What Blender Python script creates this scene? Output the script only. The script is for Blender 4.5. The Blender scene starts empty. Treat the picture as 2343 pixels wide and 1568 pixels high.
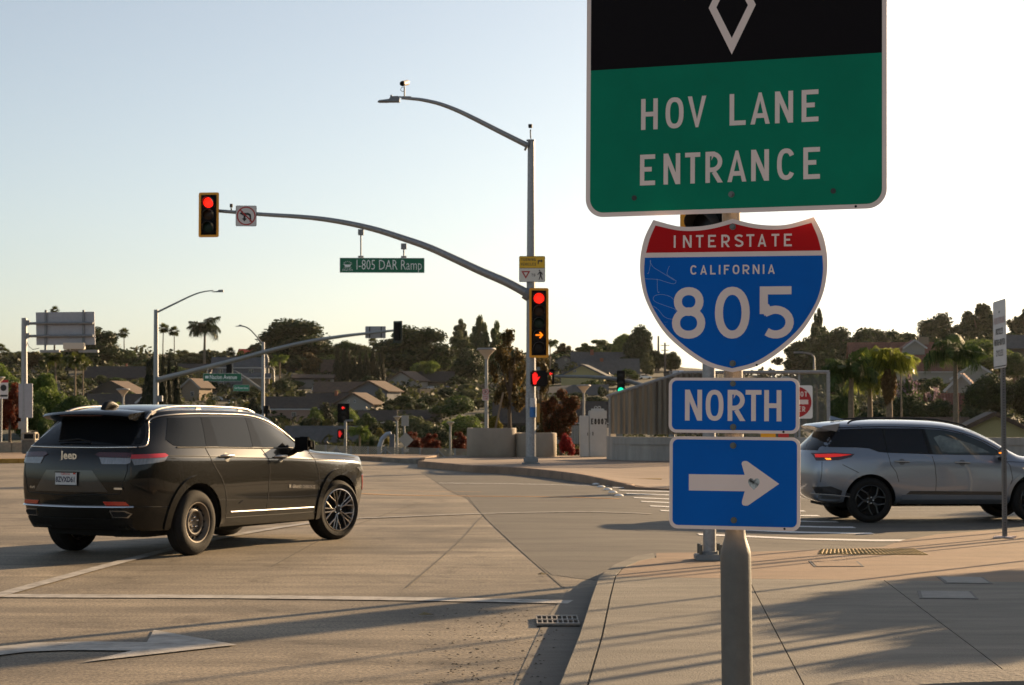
import bpy, bmesh, math, random
import numpy as np
from math import sin, cos, pi, radians as R
from mathutils import Vector, Matrix
from mathutils.bvhtree import BVHTree
from mathutils.noise import noise as mnoise
from mathutils.geometry import tessellate_polygon
random.seed(7)
sc = bpy.context.scene
COL = sc.collection

# ------------------------------------------------------------------ camera, sky, sun, exposure
CAM_H, PITCH = 1.62, math.atan(166 / 4200)
cd = bpy.data.cameras.new('camera')
cam = bpy.data.objects.new('camera', cd); COL.objects.link(cam)
cam.location = (0, 0, CAM_H); cam.rotation_euler = (pi / 2 + PITCH, 0, 0)
cd.sensor_width = 36; cd.lens = 36 * 4200 / 2342
cd.clip_start = .1; cd.clip_end = 5000
cd.dof.use_dof = True; cd.dof.focus_distance = 8.6; cd.dof.aperture_fstop = 14
sc.camera = cam
SUN_AZ, SUN_EL = R(44), R(15.8)            # azimuth measured from +Y towards +X
world = bpy.data.worlds.new('World'); sc.world = world; world.use_nodes = True
wn = world.node_tree.nodes; wl = world.node_tree.links
bg = wn['Background']
sky = wn.new('ShaderNodeTexSky'); sky.sky_type = 'NISHITA'; sky.sun_disc = False
sky.sun_elevation = SUN_EL; sky.sun_rotation = SUN_AZ
sky.altitude = 50; sky.air_density = .8; sky.dust_density = 1.3; sky.ozone_density = 1.3
hs = wn.new('ShaderNodeHueSaturation'); hs.inputs['Saturation'].default_value = .7; hs.inputs['Value'].default_value = 1.
tint = wn.new('ShaderNodeMix'); tint.data_type = 'RGBA'; tint.blend_type = 'MULTIPLY'; tint.inputs[0].default_value = 1; tint.inputs[7].default_value = (1.02, .995, .935, 1)
wl.new(sky.outputs[0], hs.inputs['Color']); wl.new(hs.outputs[0], tint.inputs[6]); wl.new(tint.outputs[2], bg.inputs[0]); bg.inputs[1].default_value = .065
sd = bpy.data.lights.new('sun', 'SUN'); sd.energy = 5; sd.angle = R(.6); sd.color = (1, .70, .395)
sun = bpy.data.objects.new('sun', sd); COL.objects.link(sun)
S = Vector((sin(SUN_AZ) * cos(SUN_EL), cos(SUN_AZ) * cos(SUN_EL), sin(SUN_EL)))
sun.rotation_euler = S.to_track_quat('Z', 'Y').to_euler(); sun.location = (30, 30, 30)
sc.view_settings.view_transform = 'Standard'; sc.view_settings.look = 'None'
sc.view_settings.gamma = 1; sc.view_settings.exposure = 1.3
sc.cycles.max_bounces = 6; sc.cycles.use_denoising = True
sc.cycles.sample_clamp_indirect = 6

# ------------------------------------------------------------------ measuring the place (photo at 2342 x 1568)
def ray(u, v):
    c, s = cos(PITCH), sin(PITCH); b = (784 - v) / 4200
    return Vector(((u - 1171) / 4200, c - b * s, s + b * c))
def G(u, v, z=0.):
    r = ray(u, v); t = (z - CAM_H) / r.z
    return Vector((r.x * t, r.y * t, z))
def at(u, v, Y):
    r = ray(u, v); t = Y / r.y
    return Vector((r.x * t, Y, CAM_H + r.z * t))
def sst(a, b, x):
    t = min(1, max(0, (x - a) / (b - a))); return t * t * (3 - 2 * t)
def zroad(x, y):                          # the side street falls away a little to the right
    return -.107 * sst(1.5, 5, x) * sst(19, 25, y) * (1 - sst(34, 46, y))

# ------------------------------------------------------------------ materials
MATS = {}
def mat(name, col, rough=.6, metal=0., var=0., vscale=8., bump=0., bscale=40., coat=0., spec=.5, emit=None, estr=0., trans=0., alpha=1., detail=4, aniso=None, col2=None):
    if name in MATS: return MATS[name]
    m = bpy.data.materials.new(name); m.use_nodes = True
    n, l = m.node_tree.nodes, m.node_tree.links
    b = n['Principled BSDF']
    b.inputs['Base Color'].default_value = (*col, 1); b.inputs['Roughness'].default_value = rough
    b.inputs['Metallic'].default_value = metal; b.inputs['Specular IOR Level'].default_value = spec
    b.inputs['Coat Weight'].default_value = coat; b.inputs['Coat Roughness'].default_value = .03
    b.inputs['Alpha'].default_value = alpha
    if trans: b.inputs['Transmission Weight'].default_value = trans
    if emit: b.inputs['Emission Color'].default_value = (*emit, 1); b.inputs['Emission Strength'].default_value = estr
    tc = n.new('ShaderNodeTexCoord')
    if var:
        mp = n.new('ShaderNodeMapping'); l.new(tc.outputs['Object'], mp.inputs[0])
        if aniso: mp.inputs['Scale'].default_value = aniso
        t = n.new('ShaderNodeTexNoise'); t.inputs['Scale'].default_value = vscale; t.inputs['Detail'].default_value = detail
        t.inputs['Roughness'].default_value = .65
        l.new(mp.outputs[0], t.inputs['Vector'])
        r = n.new('ShaderNodeValToRGB'); r.color_ramp.elements[0].position = .3; r.color_ramp.elements[1].position = .7
        c2 = col2 or tuple(min(1, c * (1 + var)) for c in col)
        r.color_ramp.elements[0].color = (*[c * (1 - var) for c in col], 1); r.color_ramp.elements[1].color = (*c2, 1)
        l.new(t.outputs[0], r.inputs[0]); l.new(r.outputs[0], b.inputs['Base Color'])
    if bump:
        t2 = n.new('ShaderNodeTexNoise'); t2.inputs['Scale'].default_value = bscale; t2.inputs['Detail'].default_value = 5
        l.new(tc.outputs['Object'], t2.inputs['Vector'])
        bp = n.new('ShaderNodeBump'); bp.inputs['Strength'].default_value = bump; bp.inputs['Distance'].default_value = .02
        l.new(t2.outputs[0], bp.inputs['Height']); l.new(bp.outputs[0], b.inputs['Normal'])
    MATS[name] = m; return m
def leafmat(name, c1, c2, tr=.35, rough=.5, scale=.8):
    if name in MATS: return MATS[name]
    m = bpy.data.materials.new(name); m.use_nodes = True
    n, l = m.node_tree.nodes, m.node_tree.links
    b = n['Principled BSDF']; b.inputs['Roughness'].default_value = max(rough, .62) if rough == .5 else rough; b.inputs['Specular IOR Level'].default_value = .2 if rough == .5 else .35
    g = n.new('ShaderNodeNewGeometry')
    t = n.new('ShaderNodeTexNoise'); t.inputs['Scale'].default_value = scale; t.inputs['Detail'].default_value = 3
    tc = n.new('ShaderNodeTexCoord'); l.new(tc.outputs['Object'], t.inputs['Vector'])
    mx = n.new('ShaderNodeMath'); mx.operation = 'ADD'
    l.new(t.outputs[0], mx.inputs[0]); l.new(g.outputs['Random Per Island'], mx.inputs[1])
    mm = n.new('ShaderNodeMath'); mm.operation = 'MULTIPLY'; mm.inputs[1].default_value = .5; l.new(mx.outputs[0], mm.inputs[0])
    r = n.new('ShaderNodeValToRGB'); r.color_ramp.elements[0].position = .25; r.color_ramp.elements[1].position = .78
    r.color_ramp.elements[0].color = (*c1, 1); r.color_ramp.elements[1].color = (*c2, 1)
    l.new(mm.outputs[0], r.inputs[0]); l.new(r.outputs[0], b.inputs['Base Color'])
    tl = n.new('ShaderNodeBsdfTranslucent'); l.new(r.outputs[0], tl.inputs[0])
    sh = n.new('ShaderNodeMixShader'); sh.inputs[0].default_value = tr
    l.new(b.outputs[0], sh.inputs[1]); l.new(tl.outputs[0], sh.inputs[2])
    l.new(sh.outputs[0], n['Material Output'].inputs[0])
    MATS[name] = m; return m

# ------------------------------------------------------------------ object helpers
def tag(o, label=None, cat=None, group=None, kind=None):
    if label: o['label'] = label
    if cat: o['category'] = cat
    if group: o['group'] = group
    if kind: o['kind'] = kind
    return o
def thing(name, label, cat, loc=(0, 0, 0), rz=0., group=None, scale=1.):
    o = bpy.data.objects.new(name, None); COL.objects.link(o)
    o.location = loc; o.rotation_euler = (0, 0, rz); o.scale = (scale,) * 3; o.empty_display_size = .2
    return tag(o, label, cat, group)
def kids(o): return [c for c in bpy.data.objects if c.parent == o]
def copy_tree(o, parent=None):
    c = o.copy(); COL.objects.link(c); c.parent = parent
    for ch in list(o.children): copy_tree(ch, c)
    return c
class MB:
    def __init__(s): s.v = []; s.f = []
    def add(s, vs, fs):
        k = len(s.v); s.v += [tuple(x) for x in vs]; s.f += [tuple(i + k for i in f) for f in fs]; return s
    def box(s, c, d, m=None):
        x, y, z = c; a, b, e = d[0] / 2, d[1] / 2, d[2] / 2
        vs = [Vector((i * a, j * b, k * e)) for i in (-1, 1) for j in (-1, 1) for k in (-1, 1)]
        if m: vs = [m @ q for q in vs]
        vs = [q + Vector(c) for q in vs]
        return s.add(vs, [(0, 1, 3, 2), (4, 6, 7, 5), (0, 4, 5, 1), (2, 3, 7, 6), (0, 2, 6, 4), (1, 5, 7, 3)])
    def tube(s, pts, r, n=10, cap=True, up=None):
        pts = [Vector(p) for p in pts]; rs = [r] * len(pts) if (not hasattr(r, '__len__') or isinstance(r, tuple)) else r
        rings = []; prev = None
        for i, p in enumerate(pts):
            t = (pts[min(i + 1, len(pts) - 1)] - pts[max(i - 1, 0)]).normalized()
            if prev is None: a = t.orthogonal().normalized() if up is None else (Vector(up) - t * t.dot(Vector(up))).normalized()
            else: a = (prev - t * prev.dot(t)).normalized()
            prev = a; b = t.cross(a)
            rr = rs[i]; ra, rb = rr if hasattr(rr, '__len__') else (rr, rr)
            rings.append([p + a * (cos(2 * pi * k / n) * ra) + b * (sin(2 * pi * k / n) * rb) for k in range(n)])
        k0 = len(s.v); vs = [q for rg in rings for q in rg]; fs = []
        for i in range(len(pts) - 1):
            for k in range(n):
                k1 = (k + 1) % n
                fs.append((i * n + k, i * n + k1, (i + 1) * n + k1, (i + 1) * n + k))
        if cap: fs.append(tuple(range(n - 1, -1, -1))); fs.append(tuple((len(pts) - 1) * n + k for k in range(n)))
        return s.add(vs, fs)
    def lathe(s, prof, n=32, c=(0, 0, 0), axis='Z', close=False):
        # prof: (r, h) pairs
        vs = []; fs = []
        for r, h in prof:
            for k in range(n):
                a = 2 * pi * k / n
                p = (r * cos(a), r * sin(a), h) if axis == 'Z' else ((r * cos(a), h, r * sin(a)) if axis == 'Y' else (h, r * cos(a), r * sin(a)))
                vs.append((p[0] + c[0], p[1] + c[1], p[2] + c[2]))
        m = len(prof)
        for i in range(m if close else m - 1):
            j = (i + 1) % m
            for k in range(n):
                k1 = (k + 1) % n; fs.append((i * n + k, i * n + k1, j * n + k1, j * n + k))
        return s.add(vs, fs)
    def prism(s, poly, z0, z1):
        n = len(poly); a = sum(poly[i][0] * poly[(i + 1) % n][1] - poly[(i + 1) % n][0] * poly[i][1] for i in range(n))
        if a < 0: poly = poly[::-1]
        vs = [(p[0], p[1], z0) for p in poly] + [(p[0], p[1], z1) for p in poly]
        fs = [tuple(range(n - 1, -1, -1)), tuple(range(n, 2 * n))] + [(i, (i + 1) % n, n + (i + 1) % n, n + i) for i in range(n)]
        return s.add(vs, fs)
    def slab(s, poly, P, a, b, nrm, d0, d1):     # polygon in the plane (a,b) through P, extruded from d0 to d1 along nrm
        n = len(poly); ar = sum(poly[i][0] * poly[(i + 1) % n][1] - poly[(i + 1) % n][0] * poly[i][1] for i in range(n))
        if ar < 0: poly = poly[::-1]
        P, a, b, nrm = Vector(P), Vector(a), Vector(b), Vector(nrm)
        if a.cross(b).dot(nrm) < 0: poly = poly[::-1]
        q = [P + a * x + b * z for x, z in poly]
        vs = [p + nrm * d0 for p in q] + [p + nrm * d1 for p in q]
        fs = [tuple(range(n - 1, -1, -1)), tuple(range(n, 2 * n))] + [(i, (i + 1) % n, n + (i + 1) % n, n + i) for i in range(n)]
        return s.add(vs, fs)
    def build(s, name, m, parent=None, smooth=None, loc=None, bevel=0, tri=False):
        me = bpy.data.meshes.new(name); me.from_pydata([tuple(v) for v in s.v], [], s.f); me.update()
        return link(name, me, m, parent, smooth, loc, bevel)
def link(name, me, m, parent=None, smooth=None, loc=None, bevel=0):
    if bevel:
        bm = bmesh.new(); bm.from_mesh(me)
        es = [e for e in bm.edges if len(e.link_faces) == 2 and e.calc_face_angle(0) > R(35)]
        bmesh.ops.bevel(bm, geom=es, offset=bevel, segments=2, affect='EDGES', clamp_overlap=True)
        bm.to_mesh(me); bm.free()
        if smooth is None: smooth = 40
    if smooth:
        me.polygons.foreach_set('use_smooth', [True] * len(me.polygons)); me.set_sharp_from_angle(angle=R(smooth))
    me.materials.append(m)
    o = bpy.data.objects.new(name, me); COL.objects.link(o)
    if parent: o.parent = parent
    if loc is not None: o.location = loc
    return o
def rrect(x0, z0, x1, z1, r, n=6):
    out = []
    for cx, cz, a0 in ((x1 - r, z1 - r, 0), (x0 + r, z1 - r, 90), (x0 + r, z0 + r, 180), (x1 - r, z0 + r, 270)):
        for k in range(n + 1):
            a = R(a0 + 90 * k / n); out.append((cx + r * cos(a), cz + r * sin(a)))
    return out
def circ(cx, cz, r, n=20, a0=0): return [(cx + r * cos(2 * pi * k / n + a0), cz + r * sin(2 * pi * k / n + a0)) for k in range(n)]
def catmull(p, n=6):
    p = [tuple(q) for q in p]; q = [p[0]] + p + [p[-1]]; out = []
    for i in range(1, len(q) - 2):
        for k in range(n):
            t = k / n
            out.append(tuple(.5 * (2 * q[i][j] + (q[i + 1][j] - q[i - 1][j]) * t + (2 * q[i - 1][j] - 5 * q[i][j] + 4 * q[i + 1][j] - q[i + 2][j]) * t * t
                       + (3 * q[i][j] - q[i - 1][j] - 3 * q[i + 1][j] + q[i + 2][j]) * t ** 3) for j in range(len(q[0]))))
    out.append(p[-1]); return out

# ------------------------------------------------------------------ highway lettering drawn as strokes
def _arc(cx, cy, rx, ry, a0, a1, n=12): return [(cx + rx * cos(R(a0 + (a1 - a0) * k / n)), cy + ry * sin(R(a0 + (a1 - a0) * k / n))) for k in range(n + 1)]
def glyph(ch, w, t):
    h = t / 2; a, b, T, B = h, w - h, 1 - h, h; cx = w / 2; rx = w / 2 - h
    e = .3
    def sup(n=28, x0=a, x1=b, y0=B, y1=T, p=2.5):
        mx, my, ax, ay = (x0 + x1) / 2, (y0 + y1) / 2, (x1 - x0) / 2, (y1 - y0) / 2; o = []
        for k in range(n + 1):
            th = 2 * pi * k / n; c, s = cos(th), sin(th)
            o.append((mx + ax * math.copysign(abs(c) ** (2 / p), c), my + ay * math.copysign(abs(s) ** (2 / p), s)))
        return o
    def cut(a0, a1, p=2.4, y0=B, y1=T, n=24):
        mx, my, ax, ay = cx, (y0 + y1) / 2, rx, (y1 - y0) / 2; o = []
        for k in range(n + 1):
            th = R(a0 + (a1 - a0) * k / n); c, s = cos(th), sin(th)
            o.append((mx + ax * math.copysign(abs(c) ** (2 / p), c), my + ay * math.copysign(abs(s) ** (2 / p), s)))
        return o
    L = [(a, -e), (a, 1 + e)]; Rr = [(b, -e), (b, 1 + e)]
    r4 = .26
    G_ = {
     'H': [L, Rr, [(a, .5), (b, .5)]], 'I': [[(h, -e), (h, 1 + e)]], 'O': [sup()], '0': [sup(p=2.15)],
     'V': [[(a - (cx - a) * e * .93 + .0, 1 + e * .93), (cx, t * .32), (b + (cx - a) * e * .93, 1 + e * .93)]],
     'L': [L, [(a, B), (w, B)]], 'E': [L, [(a, B), (w, B)], [(a, T), (w, T)], [(a, .52), (w * .78, .52)]],
     'F': [L, [(a, T), (w, T)], [(a, .52), (w * .82, .52)]],
     'A': [[(a - (cx - a) * e, -e * .93), (cx, 1 - t * .32), (b + (cx - a) * e, -e * .93)], [(a + .12 * w, .27), (b - .12 * w, .27)]],
     'N': [L, Rr, [(a - .0 * w - (b - a) * .12, 1.12), (b + (b - a) * .12, -.12)]],
     'T': [[(cx, -e), (cx, T)], [(0, T), (w, T)]],
     'R': [L, [(a, T), (b - r4, T)] + _arc(b - r4, T - r4 * .98, r4, r4 * .98, 90, -90) + [(a, T - 2 * .98 * r4)], [(cx * 1.0, T - 2 * r4 - .055), (b + .02 + .06, -.12)]],
     'P': [L, [(a, T), (b - r4, T)] + _arc(b - r4, T - r4, r4, r4, 90, -90) + [(a, T - 2 * r4)]],
     'C': [cut(35, 325)], 'G': [cut(35, 330), [(cx, .45), (b, .45)], [(b, .1), (b, .5)]],
     'U': [[(a, 1 + e), (a, B + rx)] + _arc(cx, B + rx, rx, rx, 180, 360) + [(b, 1 + e)]],
     'D': [L, [(a, T), (b - rx, T)] + _arc(b - rx, T - rx * 1., rx, rx, 90, 0) + _arc(b - rx, B + rx, rx, rx, 0, -90) + [(a, B)]],
     'B': [L, [(a, T), (b - r4, T)] + _arc(b - .24, T - .215, .22, .215, 90, -90) + [(a, T - .43)], [(a, T - .43), (b - r4, T - .43)] + _arc(b - .24, B + .22, .24, .22, 90, -90) + [(a, B)]],
     'M': [L, Rr, [(a - .04, 1.1), (cx, .3), (b + .04, 1.1)]],
     'K': [L, [(b + .08, 1.1), (a, .42)], [(a + .3 * w, .58), (b + .06, -.1)]],
     'J': [[(b, 1 + e), (b, B + rx)] + _arc(cx, B + rx, rx, rx, 0, -170)],
     'Y': [[(a - .06, 1.1), (cx, .45), (b + .06, 1.1)], [(cx, -e), (cx, .45)]],
     'X': [[(a - .05, 1.1), (b + .05, -.1)], [(b + .05, 1.1), (a - .05, -.1)]],
     'W': [[(a - .03, 1.1), (w * .28, .06), (cx, .8), (w * .72, .06), (b + .03, 1.1)]],
     'Z': [[(0, T), (b, T)], [(b + .02, T + .05), (a - .02, B - .05)], [(a, B), (w, B)]],
     'S': [_arc(cx, .735, rx, T - .735, 25, 180, 10) + [(a + .02, .66)] + [(cx - .12 * w, .55), (cx + .12 * w, .47), (b - .02, .37)] + _arc(cx, .27, rx, .27 - B, 0, -160, 10)],
     '8': [sup(24, a + .035, b - .035, .52 - .0, T, 2.1), sup(24, a, b, B, .53, 2.1)],
     '5': [[(w * .93, T), (a + .0, T)], [(a, 1 - .0), (a - .02 + .02, .47)], [(a - h * .3, .50)] + [(a + .10 * w, .555)] + _arc(cx - .02, .315, rx + .02, .315 - B, 122, -130, 16)],
     '6': [sup(24, a, b, B, .6, 2.1), [(b - .04, .82), (cx + .08, T), (a + .12, .8), (a, .35)]],
     '7': [[(0, T), (w, T)], [(b, T + .02), (cx * .8, -e * .4)]], '1': [[(cx, -e), (cx, 1 + e)], [(cx, T), (cx - .2, .78)]],
     '4': [[(b - .12, -e), (b - .12, 1 + e)], [(b - .1, 1), (a, .3)], [(0, .28), (w, .28)]],
     '-': [[(0, .45), (w, .45)]],
    }
    return G_[ch]
def clip(poly, y, sgn):
    out = []; n = len(poly)
    for i in range(n):
        p, q = poly[i], poly[(i + 1) % n]; dp, dq = (p[1] - y) * sgn, (q[1] - y) * sgn
        if dp >= 0: out.append(p)
        if dp * dq < 0: k = dp / (dp - dq); out.append((p[0] + (q[0] - p[0]) * k, p[1] + (q[1] - p[1]) * k))
    return out
def stroke_quads(pl, t, closed=False):
    pl = [Vector(p) for p in pl]
    if len(pl) > 2 and (pl[0] - pl[-1]).length < 1e-4: closed = True; pl = pl[:-1]
    n = len(pl); off = []
    for i in range(n):
        if closed or 0 < i < n - 1:
            d0 = (pl[i] - pl[i - 1]).normalized(); d1 = (pl[(i + 1) % n] - pl[i]).normalized()
            m = (d0 + d1); m = m.normalized() if m.length > 1e-6 else d0
            nn = Vector((-m.y, m.x)); k = 1 / max(.35, m.dot(d0))
        else:
            d = (pl[1] - pl[0]) if i == 0 else (pl[-1] - pl[-2]); d.normalize(); nn = Vector((-d.y, d.x)); k = 1
        off.append((pl[i] + nn * t / 2 * k, pl[i] - nn * t / 2 * k))
    return [[tuple(off[i][0]), tuple(off[(i + 1) % n][0]), tuple(off[(i + 1) % n][1]), tuple(off[i][1])] for i in range(n if closed else n - 1)]
def letters(mb, spec, P, a, b, nrm, t=.17, d=.0015, layer=.00012):
    """spec: (char, x_left, x_right, z_bottom, height)"""
    P, a, b, nrm = Vector(P), Vector(a), Vector(b), Vector(nrm)
    for ch, x0, x1, z0, hh in spec:
        w = (x1 - x0) / hh
        for li, pl in enumerate(glyph(ch, w, t)):
            dd = d + layer * li
            for q in stroke_quads(pl, t):
                q = clip(clip(q, 0, 1), 1, -1)
                if len(q) < 3: continue
                vs = [P + a * (x0 + x * hh) + b * (z0 + z * hh) + nrm * dd for x, z in q]
                nn = (vs[1] - vs[0]).cross(vs[2] - vs[0])
                if nn.dot(nrm) < 0: vs = vs[::-1]
                mb.add(vs, [tuple(range(len(vs)))])
    return mb
WID = {'I': .17, 'M': .75, 'W': .9, 'L': .5, 'E': .5, 'F': .5, 'T': .52, '-': .35, '1': .4}
def put_letters(spec, P, a, b, nrm, t, m, parent):
    for s_ in spec: letters(MB(), [s_], P, a, b, nrm, t).build('letter', m, parent)
def text_spec(s, x0, x1, z0, hh, wd=.56, gap=.2, space=.5):
    ws = [(space if c == ' ' else WID.get(c, wd)) for c in s]; tot = 0
    for i, c in enumerate(s): tot += ws[i] + (gap if i < len(s) - 1 else 0)
    k = (x1 - x0) / (tot * hh); out = []; x = x0
    for i, c in enumerate(s):
        wi = ws[i] * hh * k
        if c != ' ': out.append((c, x, x + wi, z0, hh))
        x += wi + gap * hh * k
    return out
def fonttext(s, size, P, a, b, nrm, name, m, parent, d=.002, width=None, thick=0., bold=0.):
    cu = bpy.data.curves.new('t', 'FONT'); cu.body = s; cu.size = size; cu.align_x = 'CENTER'; cu.align_y = 'CENTER'; cu.resolution_u = 2
    cu.offset = bold; cu.extrude = thick
    o = bpy.data.objects.new('t', cu); COL.objects.link(o); dg = bpy.context.evaluated_depsgraph_get()
    me = bpy.data.meshes.new_from_object(o.evaluated_get(dg)); bpy.data.objects.remove(o); bpy.data.curves.remove(cu)
    P, a, b, nrm = Vector(P), Vector(a), Vector(b), Vector(nrm)
    xs = [v.co.x for v in me.vertices]; k = 1 if not width else width / (max(xs) - min(xs))
    for v in me.vertices: v.co = P + a * v.co.x * k + b * v.co.y + nrm * (d + v.co.z)
    if a.cross(b).dot(nrm) < 0: me.flip_normals()
    me.name = name
    return link(name, me, m, parent)
# ------------------------------------------------------------------ ground, road, kerbs
def interp(tab, x):
    if x <= tab[0][0]: return tab[0][1]
    for (a, b), (c, d) in zip(tab, tab[1:]):
        if x <= c: return b + (d - b) * (x - a) / (c - a)
    return tab[-1][1]
PL = [(73, -.25), (80, .1), (95, .9), (120, -1), (170, -8), (230, -8), (300, -2), (400, 5), (500, 12.5), (600, 20), (690, 25.5), (760, 20), (2500, -120)]
PC = [(73, -.25), (84, -3), (130, -9), (200, -9), (250, -4.9), (300, -2.7), (400, 4), (500, 11.7), (600, 19.5), (690, 24), (760, 19), (2500, -120)]
PR = [(73, -.25), (84, -3), (100, -4.5), (200, -4), (300, -2), (400, 2.6), (500, 7.6), (600, 14.5), (690, 21.6), (760, 17), (2500, -120)]
def terr(x, y):
    if y < 73: return -.25
    r = x / y
    a = sst(-.21, -.13, r); b = sst(.08, .18, r)
    z = interp(PL, y) * (1 - a) + interp(PC, y) * a * (1 - b) + interp(PR, y) * b * a
    z -= 8.5 * sst(.086, .1, r) * (1 - sst(.15, .165, r)) * sst(560, 640, y)
    return z + (mnoise(Vector((x * .02, y * .02, 0))) * 1.2 * sst(100, 300, y))
def T(u, v):
    r = ray(u, v); y = 86.
    while y < 1200:
        q = at(u, v, y)
        if q.z <= terr(q.x, q.y): return Vector((q.x, q.y, terr(q.x, q.y)))
        y *= 1.004
    q = at(u, v, 690); return Vector((q.x, q.y, q.z))

m_soil = mat('dry_hillside', (.03, .028, .016), .95, var=.5, vscale=.15, bump=.5, bscale=2, col2=(.045, .045, .02))
ys = [-60, -20, 10, 40, 65, 72] + [73 + i * 3 for i in range(20)] + list(np.geomspace(136, 3500, 70))
rs = np.linspace(-.75, .75, 61)
mb = MB()
for y in ys:
    for r in rs:
        x = r * max(y, 120) * (1.6 if y < 120 else 1); mb.v.append((x, y, terr(x, y)))
nx = len(rs)
mb.f = [(j * nx + i, j * nx + i + 1, (j + 1) * nx + i + 1, (j + 1) * nx + i) for j in range(len(ys) - 1) for i in range(nx - 1)]
tag(mb.build('ground', m_soil, smooth=60), kind='structure')

# wooded ridge that closes the view beyond the right edge (it shows in the car paint)
mb = MB(); NA = 60
prof = [(120, -6), (150, -2), (190, 12), (230, 22), (270, 20), (340, 0)]
for i in range(NA + 1):
    a = R(20 + 120 * i / NA); e = min(1, i / 6, (NA - i) / 6)
    for r_, z in prof: mb.v.append((sin(a) * r_, cos(a) * r_, -6 + (z + 6) * e * (1 + .25 * mnoise(Vector((a * 6, r_ * .01, 3))))))
mb.f = [(i * 6 + j, i * 6 + j + 1, i * 6 + 7 + j, i * 6 + 6 + j) for i in range(NA) for j in range(5)]
tag(mb.build('ridge', m_soil, smooth=60), kind='structure')
# asphalt with worn, streaky tone and fine diagonal milling grooves
def roadmat():
    m = bpy.data.materials.new('asphalt'); m.use_nodes = True; n, l = m.node_tree.nodes, m.node_tree.links
    b = n['Principled BSDF']; b.inputs['Roughness'].default_value = .72; b.inputs['Specular IOR Level'].default_value = .35
    tc = n.new('ShaderNodeTexCoord')
    def noise(sc_, det, ro=.6, scale=(1, 1, 1), rot=0, dist=0):
        mp = n.new('ShaderNodeMapping'); mp.inputs['Scale'].default_value = scale; mp.inputs['Rotation'].default_value = (0, 0, rot)
        l.new(tc.outputs['Object'], mp.inputs[0]); t = n.new('ShaderNodeTexNoise'); t.inputs['Scale'].default_value = sc_
        t.inputs['Detail'].default_value = det; t.inputs['Roughness'].default_value = ro; t.inputs['Distortion'].default_value = dist
        l.new(mp.outputs[0], t.inputs['Vector']); return t.outputs[0]
    def ramp(x, p0, p1, c0, c1):
        r = n.new('ShaderNodeValToRGB'); r.color_ramp.elements[0].position = p0; r.color_ramp.elements[1].position = p1
        r.color_ramp.elements[0].color = (*c0, 1); r.color_ramp.elements[1].color = (*c1, 1); l.new(x, r.inputs[0]); return r.outputs[0]
    def mix(a, bb, f=1., mode='MULTIPLY'):
        x = n.new('ShaderNodeMix'); x.data_type = 'RGBA'; x.blend_type = mode; x.inputs[0].default_value = f
        l.new(a, x.inputs[6]); l.new(bb, x.inputs[7]); return x.outputs[2]
    base = ramp(noise(.35, 5, .65, (1, 1, 1), 0, .4), .30, .68, (.135, .113, .084), (.32, .27, .20))
    streak = ramp(noise(1.2, 5, .7, (.12, 1.6, 1), .05), .36, .70, (.62, .61, .6), (1.2, 1.19, 1.17))
    grain = ramp(noise(38, 3, .8), .38, .62, (.48, .48, .5), (1.42, 1.4, 1.36))
    stain = mix(ramp(noise(.9, 6, .7, (1, 1, 1), 0, 1.2), .32, .46, (.58, .56, .54), (1, 1, 1)), ramp(noise(3.2, 4, .75, (.35, 1.2, 1), .5, .6), .30, .44, (.66, .65, .64), (1, 1, 1)))
    wv = n.new('ShaderNodeTexWave'); wv.wave_type = 'BANDS'; wv.inputs['Scale'].default_value = 5.5; wv.inputs['Distortion'].default_value = .5
    mp = n.new('ShaderNodeMapping'); mp.inputs['Rotation'].default_value = (0, 0, R(35)); l.new(tc.outputs['Object'], mp.inputs[0]); l.new(mp.outputs[0], wv.inputs[0])
    zone = ramp(noise(.12, 2, .5), .5, .6, (0, 0, 0), (1, 1, 1))
    grv = n.new('ShaderNodeMix'); grv.data_type = 'RGBA'; l.new(zone, grv.inputs[0]); grv.inputs[6].default_value = (1, 1, 1, 1)
    l.new(ramp(wv.outputs[1], .2, .8, (.82, .82, .82), (1.08, 1.08, 1.08)), grv.inputs[7])
    c = mix(mix(mix(mix(base, streak), grain), stain), grv.outputs[2]); l.new(c, b.inputs['Base Color'])
    bp = n.new('ShaderNodeBump'); bp.inputs['Strength'].default_value = .55; bp.inputs['Distance'].default_value = .006
    l.new(noise(55, 4, .8), bp.inputs['Height'])
    bp2 = n.new('ShaderNodeBump'); bp2.inputs['Strength'].default_value = .25; bp2.inputs['Distance'].default_value = .01
    l.new(wv.outputs[1], bp2.inputs['Height']); l.new(bp.outputs[0], bp2.inputs['Normal']); l.new(bp2.outputs[0], b.inputs['Normal'])
    return m
m_road = roadmat()
def sheet(name, poly, m, dz, res=1.0, kind='structure', zf=zroad):
    """a thin sheet following the road surface, cut on a grid"""
    bm = bmesh.new(); vs = [bm.verts.new((p[0], p[1], 0)) for p in poly]; bm.faces.new(vs)
    xs = [p[0] for p in poly]; yy = [p[1] for p in poly]
    for ax, lo, hi in ((0, min(xs), max(xs)), (1, min(yy), max(yy))):
        k = math.ceil(lo / res) * res
        while k < hi:
            co = (k, 0, 0) if ax == 0 else (0, k, 0); no = (1, 0, 0) if ax == 0 else (0, 1, 0)
            bmesh.ops.bisect_plane(bm, geom=bm.verts[:] + bm.edges[:] + bm.faces[:], plane_co=co, plane_no=no); k += res
    bmesh.ops.recalc_face_normals(bm, faces=bm.faces[:])
    for f in bm.faces:
        if f.normal.z < 0: f.normal_flip()
    for v in bm.verts: v.co.z = zf(v.co.x, v.co.y) + dz
    me = bpy.data.meshes.new(name); bm.to_mesh(me); bm.free()
    return tag(link(name, me, m, smooth=60), kind=kind)
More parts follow.
